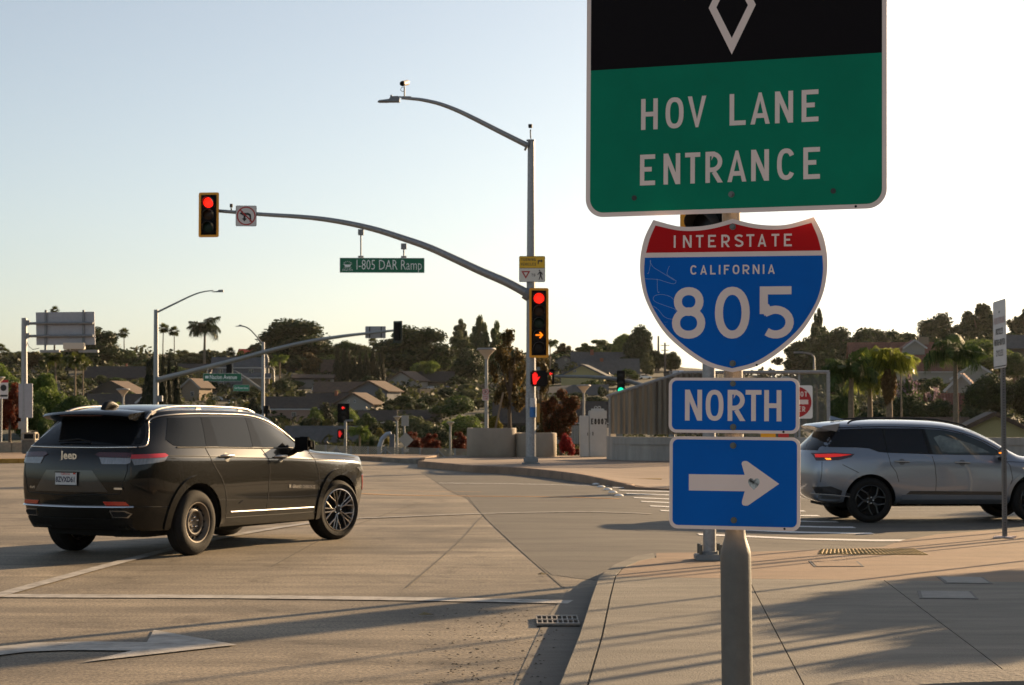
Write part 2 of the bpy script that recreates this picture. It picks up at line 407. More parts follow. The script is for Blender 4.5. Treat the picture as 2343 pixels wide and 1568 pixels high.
xs = sorted(set([-90, -60, -30, -15] + list(range(-10, 16)) + [20, 30, 45, 70])); yy = [-20, -5] + list(range(0, 56, 1)) + [60, 66, 70]
mb = MB(); mb.v = [(x, y, zroad(x, y)) for y in yy for x in xs]; nx = len(xs)
mb.f = [(j * nx + i, j * nx + i + 1, (j + 1) * nx + i + 1, (j + 1) * nx + i) for j in range(len(yy) - 1) for i in range(nx - 1)]
tag(mb.build('road', m_road, smooth=60), kind='structure')
g2 = lambda pts, z=0.: [tuple(G(u, v, z)[:2]) for u, v in pts]
# darker resurfaced asphalt in front of the side street
m_dark = mat('resurfaced_asphalt', (.09, .079, .063), .8, var=.4, vscale=1.2, bump=.5, bscale=60, aniso=(.4, 1.5, 1), detail=8)
sheet('asphalt_patch', g2([(961, 1080), (1032, 1126), (1066, 1140), (1106, 1180), (1174, 1248), (1262, 1316), (1368, 1330), (1500, 1290), (2500, 1290), (2500, 1110), (1345, 1096), (1090, 1083)]), m_dark, .003)
m_gut = mat('gutter_concrete_in_shade', (.115, .1, .08), .8, var=.25, vscale=2.5, bump=.3, bscale=50, aniso=(1, 3, 1), detail=8)  # gutter tone darkened to deepen the kerb's shadow over it
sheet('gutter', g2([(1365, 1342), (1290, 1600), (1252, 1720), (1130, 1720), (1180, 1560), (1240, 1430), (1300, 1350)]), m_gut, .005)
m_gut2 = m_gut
# ---- painted markings
m_white = mat('road_paint_white', (.34, .31, .27), .7, var=.48, vscale=4.5, bump=.3, bscale=50, detail=14, col2=(.47, .44, .40))
m_whiteb = mat('crosswalk_paint', (.72, .7, .67), .6, var=.12, vscale=5, detail=6)
m_orange = mat('road_paint_yellow', (.55, .26, .05), .7, var=.2, vscale=5)
def strip(name, pts, w, m, dz=.008, kind='structure'):
    """a painted line of width w metres through pixel points on the road"""
    p = [Vector(G(u, v)[:2]) for u, v in pts]; p = [Vector(q) for q in catmull([tuple(q) for q in p], 5)] if len(p) > 2 else p
    L, Rr = [], []
    for i, q in enumerate(p):
        d = (p[min(i + 1, len(p) - 1)] - p[max(i - 1, 0)]).normalized(); nn = Vector((-d.y, d.x)) * w / 2
        L.append(tuple(q + nn)); Rr.append(tuple(q - nn))
    return sheet(name, L + Rr[::-1], m, dz)
strip('stop_line', [(-300, 1359), (0, 1364.5), (520, 1367), (1000, 1373), (1305, 1379)], .3, m_white)
strip('guide_line', [(-160, 1412), (0, 1363), (356, 1267), (560, 1222), (760, 1192), (907, 1184), (1090, 1177), (1305, 1172.5), (1400, 1173.5), (1489, 1175.5)], .16, m_white, .012)
strip('lane_line', [(1004, 1106), (1180, 1108), (1350, 1111.5)], .13, m_whiteb)
strip('centre_line', [(820, 1130), (907, 1133.5), (1075, 1136), (1250, 1137.5), (1418, 1141.5)], .12, m_orange)
strip('lane_line', [(830, 1123), (1000, 1125), (1100, 1126)], .05, m_orange)
z8 = lambda x, y: (x * .5163, 1149.2 + y * .5163)
sheet('turn_arrow', g2([z8(*p) for p in [(-260, 770), (-60, 662), (0, 645), (150, 628), (400, 622), (650, 626), (682, 571), (1050, 637), (365, 715), (585, 663), (300, 661), (120, 668), (0, 683), (-60, 708), (-200, 800)]]), m_white, .010)
# crosswalk: parallel bars, each its own
bars = [(1347, 1101.7), (1367, 1106), (1387, 1111.4), (1401, 1115.6), (1415.6, 1122), (1432.7, 1129), (1449.7, 1137.7), (1466.7, 1146), (1487, 1156), (1510.8, 1166), (1535, 1179), (1558, 1191), (1578, 1204)]
for i, (u, v) in enumerate(bars):
    p = G(u, v); y = p.y; w = .34
    sheet('crosswalk_bar', [(p.x, y - w / 2), (5.25, y - w / 2 - .1), (5.25, y + w / 2 - .1), (p.x, y + w / 2)], m_whiteb, .009)
p = G(1597, 1220); sheet('crosswalk_bar', [(p.x, p.y - .17), (5.5, p.y - .17), (5.5, p.y + .17), (p.x, p.y + .17)], m_whiteb, .009)
for i, (x, y) in enumerate([(1510, 357), (1545, 375), (1605, 393), (1645, 413), (1700, 435), (1740, 458), (1790, 485)]):
    p = G(907.3 + .284 * x, 998 + .284 * y)
    o = MB().lathe([(.001, .035), (.05, .032), (.085, .015), (.095, 0)], 14).build('pavement_marker', m_whiteb, smooth=60, loc=(p.x, p.y, .012))
    tag(o, ['farthest round white road marker beside the crosswalk', 'second farthest round white road marker at the crosswalk edge', 'third farthest round white road marker at the crosswalk edge',
            'middle round white road marker in the row beside the crosswalk', 'third nearest round white road marker by the crosswalk', 'second nearest round white road marker by the crosswalk',
            'nearest round white road marker at the end of the yellow line'][i], 'road marker', 'raised white markers along the crosswalk')
# ---- cracks and joints cut in the road
m_crack = mat('crack_seal', (.075, .065, .052), .8, var=.5, vscale=3)
for pts in ([(1066, 1130), (1106, 1180), (1180, 1250), (1290, 1345)], [(930, 1345), (1050, 1240), (1106, 1180), (1160, 1150)], [(620, 1298), (780, 1215), (960, 1150)], [(0, 1300), (400, 1288), (900, 1297), (1200, 1300)]):
    strip('road_joint', pts, .018, m_crack, .006)

# ---- near pavement: slabs with open joints, kerb stone and tan ramp apron
ZS = .14
m_conc = mat('pavement_concrete', (.155, .139, .113), .85, var=.34, vscale=1.3, bump=.45, bscale=70, detail=10, aniso=(.5, 2.2, 1))
m_tan = mat('ramp_concrete_tan', (.22, .148, .095), .85, var=.25, vscale=1.3, bump=.35, bscale=70, detail=9, aniso=(.6, 1.8, 1))
m_kerb = mat('kerb_concrete', (.185, .157, .125), .85, var=.3, vscale=2.5, bump=.3, bscale=60, detail=8)
m_joint = mat('joint_dirt', (.03, .026, .022), .95)
gs = lambda pts: [tuple(G(u, v, ZS)[:2]) for u, v in pts]
def shrink(poly, d):
    a = sum(poly[i][0] * poly[(i + 1) % len(poly)][1] - poly[(i + 1) % len(poly)][0] * poly[i][1] for i in range(len(poly)))
    if a < 0: poly = poly[::-1]
    out = []; n = len(poly)
    for i in range(n):
        p0, p1, p2 = Vector(poly[i - 1]), Vector(poly[i]), Vector(poly[(i + 1) % n])
        d0, d1 = (p1 - p0).normalized(), (p2 - p1).normalized(); n0, n1 = Vector((-d0.y, d0.x)), Vector((-d1.y, d1.x))
        m = (n0 + n1); m = m / max(.3, m.dot(n0)) if m.length > 1e-4 else n0
        out.append(tuple(p1 + m * d))
    return out
kerb_out = gs([(1276, 1567), (1322, 1454), (1352, 1363), (1368, 1319.5), (1403, 1291.5), (1454, 1271), (1495, 1265)])
lineA = gs([(1345, 1567), (1378, 1454), (1397, 1363), (1408, 1319.5), (1424, 1301), (1462, 1283), (1500, 1276)])
def ext(line, y): # carry the first segment on towards the camera
    a, b = Vector(line[0]), Vector(line[1]); d = (a - b); k = (y - a.y) / d.y; return [tuple(a + d * k)] + line
kerb_out = ext(kerb_out, 2.); lineA = ext(lineA, 2.)
B1, B0 = Vector(gs([(1728, 1357)])[0]), Vector(gs([(1830, 1551)])[0]); Bn = B0 + (B0 - B1) * ((2 - B0.y) / (B0.y - B1.y))
C1, C0 = Vector(gs([(2022, 1325)])[0]), Vector(gs([(2290, 1529)])[0]); Cn = C0 + (C0 - C1) * ((2 - C0.y) / (C0.y - C1.y))
D = lambda u: gs([(u, 1319.5 + (u - 1368) * .0125)])[0]
Bt = gs([(1712, 1324)])[0]; Ct = D(2022)
far = gs([(1500, 1265), (1734, 1262), (1880, 1257.5), (2019, 1251), (2065, 1235.5), (2141, 1222.8), (2258, 1213.6), (2341, 1213), (2900, 1213)])
slabs = [('pavement_slab', [lineA[0], *lineA[1:5], Bt, tuple(B1), tuple(Bn)], m_conc), ('pavement_slab', [tuple(Bn), tuple(B1), Bt, Ct, tuple(C0), tuple(Cn)], m_conc),
         ('pavement_slab', [tuple(Cn), tuple(C0), Ct, D(2900), (14, 2)], m_conc),
         ('ramp_slab', [lineA[4], lineA[5], lineA[6], lineA[7], *far, D(2900), Bt], m_tan)]
pv = thing('pavement', None, None, (0, 0, 0)); pv['kind'] = 'structure'
for nme, poly, m in slabs:
    MB().prism(shrink(poly, .004), -.2, ZS).build(nme, m, pv)
MB().prism(shrink(kerb_out + lineA[::-1], .004), -.2, ZS - .0005).build('kerb_stone', m_conc, pv, bevel=.007)
base = MB().prism(shrink([*kerb_out, *far, (14, 2)], .05), -.3, ZS - .03); base.build('joint_bed', m_joint, pv)
# detectable warning panels
m_yel = mat('warning_yellow', (.33, .21, .06), .7, var=.25, vscale=5)
def domes(name, quad, z, nx, ny, lab):
    q = [Vector((*p, z)) for p in quad]; t = thing(name, lab, 'warning panel', q[0]); o = q[0]
    q = [p - o for p in q]; n = len(q)
    MB().prism([(p.x, p.y) for p in q], -.02, .008).build('panel', m_yel, t)
    mb = MB()
    for i in range(nx):
        for j in range(ny):
            a, b = (i + .5) / nx, (j + .5) / ny
            p = (q[0] * (1 - a) + q[1] * a) * (1 - b) + (q[3] * (1 - a) + q[2] * a) * b
            mb.lathe([(.001, .016), (.012, .015), (.02, .008)], 6, (p.x, p.y, .0))
    tag(mb.build('dome', m_yel, t, smooth=60), kind='stuff')
domes('warning_panel', gs([(1872, 1268.5), (2122, 1270), (2090, 1257), (1878, 1258.5)]), ZS, 26, 9, 'ochre bumpy warning panel at the near kerb ramp right of the blue signs')
# flush lids
m_lid = mat('lid_grey', (.17, .165, .155), .7, var=.2, vscale=6, bump=.3, bscale=60)
m_rim = mat('lid_rim', (.07, .065, .06), .7)
for quad, lab in (([(2103, 1370), (2238, 1371.5), (2222, 1353.5), (2098, 1352.5)], 'nearer grey utility lid set in the pavement at right'), ([(2162, 1335), (2271, 1336.5), (2248, 1321.5), (2141, 1319.5)], 'farther grey utility lid set in the pavement at right'),
                  ([(1862, 1297.5), (1976, 1297), (1962, 1285), (1849, 1284)], 'tan utility lid in the ramp right of the sign post')):
    p = [Vector((*x, ZS)) for x in gs(quad)]; c = sum(p, Vector()) / 4; t = thing('utility_cover', lab, 'utility cover', c, 0, 'flush utility lids in the pavement')
    pl = [((x - c).x, (x - c).y) for x in p]
    MB().prism(pl, -.02, .004).build('rim', m_rim, t)
    MB().prism(shrink(pl, .025), -.02, .007).build('lid', m_tan if 'tan' in lab else m_lid, t)
# drain grate in the gutter
m_grate = mat('grate_steel', (.24, .22, .195), .6, .4, var=.2)
p = G(1275, 1425); t = thing('drain_grate', 'rusty white drain grate with square openings beside the kerb', 'drain grate', (p.x, p.y, .0))
MB().box((0, 0, .007), (.33, .58, .006)).build('pit', mat('pit_black', (.004, .004, .004), .9), t)
for k in range(9): MB().box((-.16 + k * .04, 0, .018), (.010, .58, .016)).build('slat', m_grate, t)
for k in range(3): MB().box((0, -.27 + k * .27, .021), (.33, .05, .016)).build('crossbar', m_grate, t)

# ---- the corner island across the road
ZI = .2
gi = lambda pts, z=ZI: [tuple(G(u, v, z)[:2]) for u, v in pts]
front = gi([(955.6, 1054.8), (1010, 1059), (1074.8, 1064.7), (1150, 1067.5), (1219.7, 1072.4), (1290, 1080), (1361.7, 1088.9), (1440, 1095), (1529, 1098.8)]) + [(14, 39.5), (40, 38)]
back = [(40, 65), (10, 64.5), (-2, 64.5), gi([(962, 1048)])[0]]
m_isl = mat('island_paving', (.23, .17, .125), .85, var=.2, vscale=1.5, bump=.3, bscale=40, detail=8, aniso=(.3, 1.5, 1))
m_ik = mat('island_kerb', (.25, .165, .11), .85, var=.3, vscale=2, bump=.3, bscale=50, detail=8)
isl = thing('island_pavement', None, None); isl['kind'] = 'structure'
def zfall(x, y): return ZI - (ZI - .015) * sst(1.5, 3.2, x) * (1 - sst(44, 50, y)) if True else 0
bm_poly = front + back
def raised(name, poly, m, zf, parent, zb=-.3, res=1.0):
    bm = bmesh.new(); bm.faces.new([bm.verts.new((*p, 0)) for p in poly])
    xs_ = [p[0] for p in poly]; ys_ = [p[1] for p in poly]
    for ax, lo, hi in ((0, min(xs_), max(xs_)), (1, min(ys_), max(ys_))):
        k = math.ceil(lo / res) * res
        while k < hi:
            bmesh.ops.bisect_plane(bm, geom=bm.verts[:] + bm.edges[:] + bm.faces[:], plane_co=((k, 0, 0) if ax == 0 else (0, k, 0)), plane_no=((1, 0, 0) if ax == 0 else (0, 1, 0))); k += res
    for f in bm.faces:
        f.normal_update()
        if f.normal.z < 0: f.normal_flip()
    for v in bm.verts: v.co.z = zf(v.co.x, v.co.y)
    be = [e for e in bm.edges if e.is_boundary]
    r = bmesh.ops.extrude_edge_only(bm, edges=be)
    for v in r['geom']:
        if isinstance(v, bmesh.types.BMVert): v.co.z = zb
    bmesh.ops.recalc_face_normals(bm, faces=bm.faces[:])
    me = bpy.data.meshes.new(name); bm.to_mesh(me); bm.free()
    return link(name, me, m, parent, smooth=35)
inner = shrink(front + back, .16)
raised('paving', shrink(front + back, .17), m_isl, zfall, isl)
# kerb stones along the front
fr = [Vector(p) for p in catmull(front, 4)]
acc = [0]
for a, b in zip(fr, fr[1:]): acc.append(acc[-1] + (b - a).length)
def along(s):
    for i in range(len(fr) - 1):
        if acc[i + 1] >= s: k = (s - acc[i]) / (acc[i + 1] - acc[i]); return fr[i].lerp(fr[i + 1], k), (fr[i + 1] - fr[i]).normalized()
    return fr[-1], (fr[-1] - fr[-2]).normalized()
s0 = 0.
while s0 < acc[-1] - 3:
    P = []
    for k in range(5):
        p, d = along(s0 + .004 + (2.39) * k / 4); P.append((p, Vector((-d.y, d.x))))
    mb = MB(); vs = []
    for p, nn in P:
        q = p + nn * .165; zt = zfall(p.x, p.y) + .001
        vs += [(p.x - nn.x * .02, p.y - nn.y * .02, -.15), (p.x, p.y, zt - .02), (p.x + nn.x * .02, p.y + nn.y * .02, zt), (q.x, q.y, zt), (q.x, q.y, -.15)]
    fs = []
    for k in range(4):
        for j in range(4): fs.append((k * 5 + j, (k + 1) * 5 + j, (k + 1) * 5 + j + 1, k * 5 + j + 1))
    fs += [(0, 1, 2, 3, 4), (24, 23, 22, 21, 20)]
    mb.add(vs, [f[::-1] for f in fs]); mb.build('kerb_stone', m_ik, isl); s0 += 2.4
domes('warning_panel', gi([(1407, 1096.5), (1513, 1098), (1492, 1083.5), (1400, 1084)], .03), .045, 14, 7, 'ochre warning panel at the far end of the crosswalk')

# ---- far pavement on the left with painted kerb
ff = gi([(-400, 1050), (0, 1050), (75, 1049.5), (400, 1046), (800, 1043.5), (880, 1047), (952, 1051.5)], .15)
fb = [(-2.6, 68.5), (-10, 69.6), (-14, 72), (-30, 78), (-60, 76)]
fp = thing('far_pavement', None, None); fp['kind'] = 'structure'
raised('paving', shrink(ff + fb, .1), m_tan, lambda x, y: .15, fp)
m_yk = mat('kerb_paint_yellow', (.42, .22, .04), .8, var=.3, vscale=2)
fk = [Vector(p) for p in catmull(ff, 3)]
for i in range(len(fk) - 1):
    a, b = fk[i], fk[i + 1]; d = (b - a).normalized(); nn = Vector((-d.y, d.x))
    a2, b2 = a + d * .01, b - d * .01
    MB().prism([tuple(a2), tuple(b2), tuple(b2 + nn * .15), tuple(a2 + nn * .15)], -.2, .155).build('kerb_stone', m_yk if a.x < -9 else m_kerb, fp)
# grit and dry leaves lying along the gutter
rg = random.Random(4); mb = MB()
for k in range(420):
    u, v = rg.gauss(1130, 110), rg.uniform(1395, 1566); 
    if u > 1250 - (v - 1400) * .4 + 60: continue
    p = G(u, v); s_ = rg.uniform(.004, .016); a = rg.uniform(0, 6.28); z = zroad(p.x, p.y) + .008
    mb.add([(p.x + s_ * cos(a + q), p.y + s_ * .8 * sin(a + q), z + (s_ * .5 if q == 0 else 0)) for q in (0, 1.7, 3.3, 4.8)], [(0, 1, 2, 3)])
tag(mb.build('road_grit', mat('grit_dark', (.05, .04, .028), .9, var=.5, vscale=3)), 'dark grit and leaf scraps scattered along the gutter', 'grit', kind='stuff')
for (u, v, lab) in ((975, 1411, 'curled dry leaf on the road left of the gutter shadow'), (1243, 1318, 'dry scrap at the patch edge on the road')):
    p = G(u, v); o = MB().add([(-.07, 0, .012), (-.02, .03, .03), (.06, .02, .012), (.05, -.03, .02), (-.03, -.03, .012)], [(0, 4, 3, 2, 1)]).build('dry_leaf', mat('dry_leaf', (.16, .12, .05), .9), loc=(p.x, p.y, .004)); tag(o, lab, 'leaf')
# ------------------------------------------------------------------ the near guide signs
m_bord = mat('sheeting_white', (.80, .65, .585), .55, var=.05, vscale=3, spec=.15)
m_green = mat('sheeting_green', (.0, .195, .108), .6, var=.1, vscale=3, spec=.12)
m_blue = mat('sheeting_blue', (.0, .11, .46), .6, var=.08, vscale=3, spec=.12)
m_red = mat('sheeting_red', (.46, .006, .008), .6, var=.06, vscale=3, spec=.12)
m_blk = mat('sheeting_black', (.008, .006, .007), .7, spec=.1)
m_alu = mat('aluminium_back', (.42, .42, .42), .45, .6, var=.1)
m_galv = mat('galvanised', (.27, .275, .28), .5, .55, var=.2, vscale=18, bump=.1, bscale=60)
m_galvd = mat('galvanised_far', (.2, .21, .215), .6, .3, var=.12, vscale=9)
m_bolt = mat('bolt_steel', (.12, .12, .11), .4, .9)
m_boltd = mat('bolt_dark', (.05, .05, .045), .6, .5)
m_hole = mat('hole', (.004, .004, .004), 1)
def plane(P, yaw, roll=0.):
    e1 = Vector((cos(yaw), -sin(yaw), 0)); e3 = Vector((0, 0, 1))
    a = e1 * cos(roll) - e3 * sin(roll); b = e3 * cos(roll) + e1 * sin(roll); n = b.cross(a) * -1
    n = a.cross(b)                       # a x b points towards the camera side (-Y)
    return Vector(P), a, b, n
post_top = Vector((.866, 7.335, 4.2)); post_bot = Vector((.898, 7.335, 0))
def post_at(z): k = z / 4.2; return post_bot.lerp(post_top, k)
pt = thing('sign_post', 'stout grey steel post with swaged collar carrying the blue signs', 'sign post', (post_bot.x, post_bot.y, ZS))
o0 = Vector((post_bot.x, post_bot.y, ZS))
zc = at(1690, 1240, 7.335).z
prof = [(ZS, .0615), (.5, .0615), (zc - .075, .061), (zc - .05, .0605), (zc - .03, .0575), (zc - .005, .0495), (zc + .02, .042), (zc + .05, .0385), (zc + .09, .0375), (2.5, .0375), (4.2, .0375)]
m_post = mat('post_grey', (.115, .115, .108), .55, .2, var=.12, vscale=12, bump=.08, bscale=80)
MB().tube([post_at(z) - o0 for z, r in prof], [r for z, r in prof], 28).build('pole', m_post, pt, smooth=50)
MB().lathe([(.001, .03), (.12, .03), (.13, .0)], 20).build('base_plate', m_galv, pt, smooth=30)
for z in (1.56, 1.71, 2.36, 2.5): 
    q = post_at(z) - o0; MB().lathe([(.039, -.012), (.043, -.012), (.043, .012), (.039, .012)], 20, q, close=True).build('strap', m_bolt, pt, smooth=30)
def bolt(mb, P, a, b, n, x, z, r=.0135):
    P = P + a * x + b * z
    mb.slab(circ(0, 0, r, 16), P, a, b, n, .0, .004); mb.slab(circ(0, 0, r * .62, 6), P, a, b, n, .0045, .011)
def signroot(name, lab, P, cat='road sign'): return thing(name, lab, cat, P)
Z0 = Vector((0, 0, 0))
# -- HOV LANE ENTRANCE
P, a, b, n = plane((.8711, 7.25, 2.4951), R(21), .008)
t = signroot('guide_sign', 'large green and black road sign reading HOV LANE ENTRANCE at the top of the post', P)
MB().slab(rrect(-.6105, -.0745, .6105, 1.30, .075, 10), Z0, a, b, n, -.003, 0).build('panel', m_bord, t)
fl = [p for p in rrect(-.592, -.0565, .592, 1.28, .058, 10)]
low = [p for p in fl if p[1] < .5]; low = [(.592, .5275)] + [p for p in rrect(-.592, -.0565, .592, 1.28, .058, 10) if p[1] < .5 and p[0] < 0] + [p for p in rrect(-.592, -.0565, .592, 1.28, .058, 10) if p[1] < .5 and p[0] > 0]
low = [(.592, .5275), (-.592, .5275)] + [p for p in fl if p[1] < .1 and p[0] < 0] + [p for p in fl if p[1] < .1 and p[0] > 0]
MB().slab(low, Z0, a, b, n, .0, .0006).build('green_field', m_green, t)
MB().slab([(-.592, .5275), (.592, .5275), (.592, 1.28), (-.592, 1.28)], Z0, a, b, n, 0, .0007).build('black_field', m_blk, t)
do, di = [(-.0967, .75), (-.0015, .5574), (.0955, .75), (-.0015, .943)], [(-.065, .75), (-.0015, .6226), (.0635, .75), (-.0015, .877)]
mb = MB()
for k in range(4):
    k1 = (k + 1) % 4; mb.slab([do[k], do[k1], di[k1], di[k]], Z0, a, b, n, .0008, .0013)
mb.build('diamond', m_bord, t)
hs = [('H', -.376, -.306), ('O', -.2735, -.1985), ('V', -.182, -.104), ('L', -.0095, .056), ('A', .075, .153), ('N', .1735, .2455), ('E', .2795, .346)]
put_letters([(c, x, y, .2732, .1255) for c, x, y in hs], Z0, a, b, n, .148, m_bord, t)
es = [('E', -.3797, -.316), ('N', -.2808, -.2115), ('T', -.1913, -.1289), ('R', -.1074, -.0384), ('A', -.0178, .0595), ('N', .0785, .15), ('C', .182, .2545), ('E', .2865, .352)]
put_letters([(c, x, y, .048, .1245) for c, x, y in es], Z0, a, b, n, .148, m_bord, t)
mb = MB()
for x, z in ((-.4034, -.0013), (.404, -.002)): mb.slab(circ(x, z, .0105), Z0, a, b, n, .0006, .003)
mb.build('rivet', m_boltd, t)
mb = MB(); bolt(mb, Z0, a, b, n, -.001, -.001, .0125); mb.build('bolt', m_bolt, t, smooth=30)
MB().slab(circ(.4912, -.0646, .005), Z0, a, b, n, 0, .0004).build('hole', m_hole, t)
# -- interstate shield
P, a, b, n = plane((.8741, 7.25, 2.3664), R(14), .008)
t = signroot('route_shield', 'red and blue shield sign reading INTERSTATE CALIFORNIA 805', P)
half = [(0, .0309), (.0745, .0108), (.148, .002), (.2215, .0052), (.318, .0318), (.352, -.037), (.369, -.113), (.369, -.192), (.3525, -.274), (.316, -.352), (.2625, -.429), (.181, -.5005), (.096, -.553), (.001, -.5774)]
def shape(h_, mirror=True, n_=5, brk=(0, 4)):
    seg = catmull(h_[:5], n_)[:-1] + catmull(h_[4:], n_)
    return seg + [(-x, z) for x, z in seg[::-1][1:-1]]
MB().slab(shape(half), Z0, a, b, n, -.003, 0).build('panel', m_bord, t)
rt = catmull([(0, .0129), (.0745, -.006), (.148, -.0148), (.2215, -.0112), (.3092, .0096)], 5) + catmull([(.3092, .0096), (.3325, -.045), (.347, -.1)], 4)[1:]
MB().slab(rt + [(-x, z) for x, z in rt[::-1][:-1]], Z0, a, b, n, 0, .0006).build('red_field', m_red, t)
bl = catmull([(.3515, -.1195), (.3535, -.188), (.338, -.2725), (.303, -.346), (.25, -.4175), (.169, -.488), (.084, -.539), (0, -.5612)], 4)
MB().slab([(0, -.1195)] + bl + [(-x, z) for x, z in bl[::-1][1:]], Z0, a, b, n, 0, .0006).build('blue_field', m_blue, t)
IS = [('I', -.2349, -.2262), ('N', -.1978, -.1632), ('T', -.1459, -.1157), ('E', -.0972, -.0662), ('R', -.0447, -.0113), ('S', .0075, .043), ('T', .0545, .0856), ('A', .0992, .1331), ('T', .1535, .1839), ('E', .2021, .2329)]
put_letters([(c, x, y, -.0817, .0497) for c, x, y in IS], Z0, a, b, n, .155, m_bord, t)
CA = text_spec('CALIFORNIA', -.1679, .1664, -.1895, .0372, .62, .3)
put_letters(CA, Z0, a, b, n, .165, m_bord, t)
put_letters([('8', -.2404, -.1075, -.4446, .2056), ('0', -.0692, .0685, -.4446, .2056), ('5', .1078, .2412, -.4446, .2056)], Z0, a, b, n, .155, m_bord, t)
mb = MB(); bolt(mb, Z0, a, b, n, 0, -.0013, .0125); bolt(mb, Z0, a, b, n, .0018, -.5424, .0125); mb.build('bolt', m_bolt, t, smooth=30)
MB().slab(circ(.0966, -.5487, .0045), Z0, a, b, n, 0, .0004).build('hole', m_hole, t)
m_scr = mat('scratch_pale', (.3, .42, .6), .7)
mb = MB()
for pl in ([(-.3410, -.1828), (-.3358, -.1807), (-.3289, -.1461), (-.3303, -.1331), (-.3273, -.1310), (-.3272, -.1418), (-.3149, -.1593), (-.2799, -.1813), (-.2450, -.2032), (-.2341, -.2103), (-.2328, -.2077), (-.2537, -.1945), (-.2616, -.1858), (-.2582, -.1686), (-.2517, -.1535)],
           [(-.3505, -.2043), (-.3016, -.2070), (-.2710, -.2159), (-.2406, -.2249), (-.2275, -.2228), (-.2254, -.2121), (-.2298, -.2112)], [(-.3037, -.2091), (-.3007, -.2070), (-.3006, -.2329), (-.2978, -.2589), (-.2917, -.2568)],
           [(-.3185, -.3128), (-.2966, -.3280), (-.2747, -.3540), (-.2529, -.3649), (-.2312, -.3650), (-.2235, -.3457), (-.2271, -.3284), (-.2532, -.3175), (-.3011, -.2999), (-.3164, -.2868), (-.3121, -.2739), (-.2926, -.2676), (-.2664, -.2699), (-.2447, -.2787), (-.2316, -.2918)],
           [(-.27, -.378), (-.267, -.3785)], [(-.262, -.378), (-.259, -.378)], [(-.266, -.388), (-.266, -.391)]):
    pl = catmull(pl, 3) if len(pl) > 2 else pl
    for q in stroke_quads(pl, .0013):
        mb.add([a * x + b * z + n * .0009 for x, z in q], [(0, 3, 2, 1)])
mb.build('scratched_scribble', m_scr, t)
# -- NORTH
P, a, b, n = plane((.8722, 7.25, 1.7444), R(14), .008)
t = signroot('direction_plaque', 'blue plaque reading NORTH with white border under the shield', P)
MB().slab(rrect(-.2555, -.1955, .2600, .0226, .03, 8), Z0, a, b, n, -.003, 0).build('panel', m_bord, t)
MB().slab(rrect(-.2425, -.1835, .2465, .0115, .02, 8), Z0, a, b, n, 0, .0006).build('blue_field', m_blue, t)
NO = [('N', -.19, -.122), ('O', -.1075, -.037), ('R', -.0205, .047), ('T', .0504, .1125), ('H', .1235, .1903)]
put_letters([(c, x, y, -.1475, .1225) for c, x, y in NO], Z0, a, b, n, .15, m_bord, t)
mb = MB(); bolt(mb, Z0, a, b, n, 0, 0, .0115); bolt(mb, Z0, a, b, n, .0015, -.1713, .0125); mb.build('bolt', m_bolt, t, smooth=30)
MB().slab(circ(.1987, -.1888, .0045), Z0, a, b, n, 0, .0004).build('hole', m_hole, t)
# -- arrow
P, a, b, n = plane((.8719, 7.25, 1.5001), R(14), .008)
t = signroot('arrow_plaque', 'blue plaque with white arrow pointing right at the bottom of the signs', P)
MB().slab(rrect(-.2530, -.3310, .2630, .0340, .032, 8), Z0, a, b, n, -.003, 0).build('panel', m_bord, t)
MB().slab(rrect(-.2400, -.3168, .2498, .0222, .022, 8), Z0, a, b, n, 0, .0006).build('blue_field', m_blue, t)
ar = [(-.1752, -.1152), (-.1749, -.1796), (.0461, -.1793), (.0356, -.2175), (.0352, -.226), (.037, -.2314), (.043, -.2352), (.0509, -.2357), (.0588, -.2345), (.0648, -.2308), (.1809, -.1478), (.0658, -.068), (.0597, -.0632), (.0525, -.06), (.0457, -.0598), (.0385, -.062), (.0342, -.0669), (.0335, -.072), (.0356, -.0785), (.0459, -.1145)]
MB().slab(ar, Z0, a, b, n, .0007, .0012).build('arrow', m_bord, t)
hp = [(.082, -.1727), (.066, -.158), (.0595, -.145), (.0605, -.134), (.068, -.1275), (.077, -.129), (.082, -.135), (.088, -.129), (.097, -.1275), (.1035, -.134), (.1045, -.145), (.098, -.158)]
m_stk = mat('sticker_print', (.2, .3, .32), .5, var=.95, vscale=38, col2=(.62, .68, .68), detail=2)
MB().slab(hp, Z0, a, b, n, .0013, .0017).build('heart_sticker', m_stk, t)
mb = MB(); bolt(mb, Z0, a, b, n, 0, 0, .0125); bolt(mb, Z0, a, b, n, .0037, -.2932, .0125); mb.build('bolt', m_bolt, t, smooth=30)
mb = MB(); mb.slab(circ(.2019, -.328 + .005, .0045), Z0, a, b, n, 0, .0004).build('hole', m_hole, t)

# ------------------------------------------------------------------ traffic signal heads
m_hous = mat('signal_housing', (.005, .005, .005), .6, spec=.15)
m_back = mat('backplate_black', (.004, .004, .0045), .7, spec=.1)
m_ybord = mat('backplate_yellow', (.75, .3, .0), .5)
m_lr = mat('lens_red_lit', (.5, .01, .0), .4, emit=(1, .012, .004), estr=.75)
m_ly = mat('lens_amber_off', (.03, .01, .003), .3, spec=.2)
m_lg = mat('lens_green_off', (.004, .02, .012), .3, spec=.2)
m_lk = mat('lens_dark_off', (.008, .007, .007), .3, spec=.2)
m_lgo = mat('lens_green_lit', (.0, .5, .3), .4, emit=(.0, 1, .45), estr=.5)
m_larr = mat('arrow_amber_lit', (.6, .2, .0), .4, emit=(1, .17, .0), estr=.9)
m_rarr = mat('arrow_red_lit', (.5, .01, .0), .4, emit=(1, .015, .01), estr=1.0)
m_vis = mat('visor_edge', (.03, .029, .027), .5)
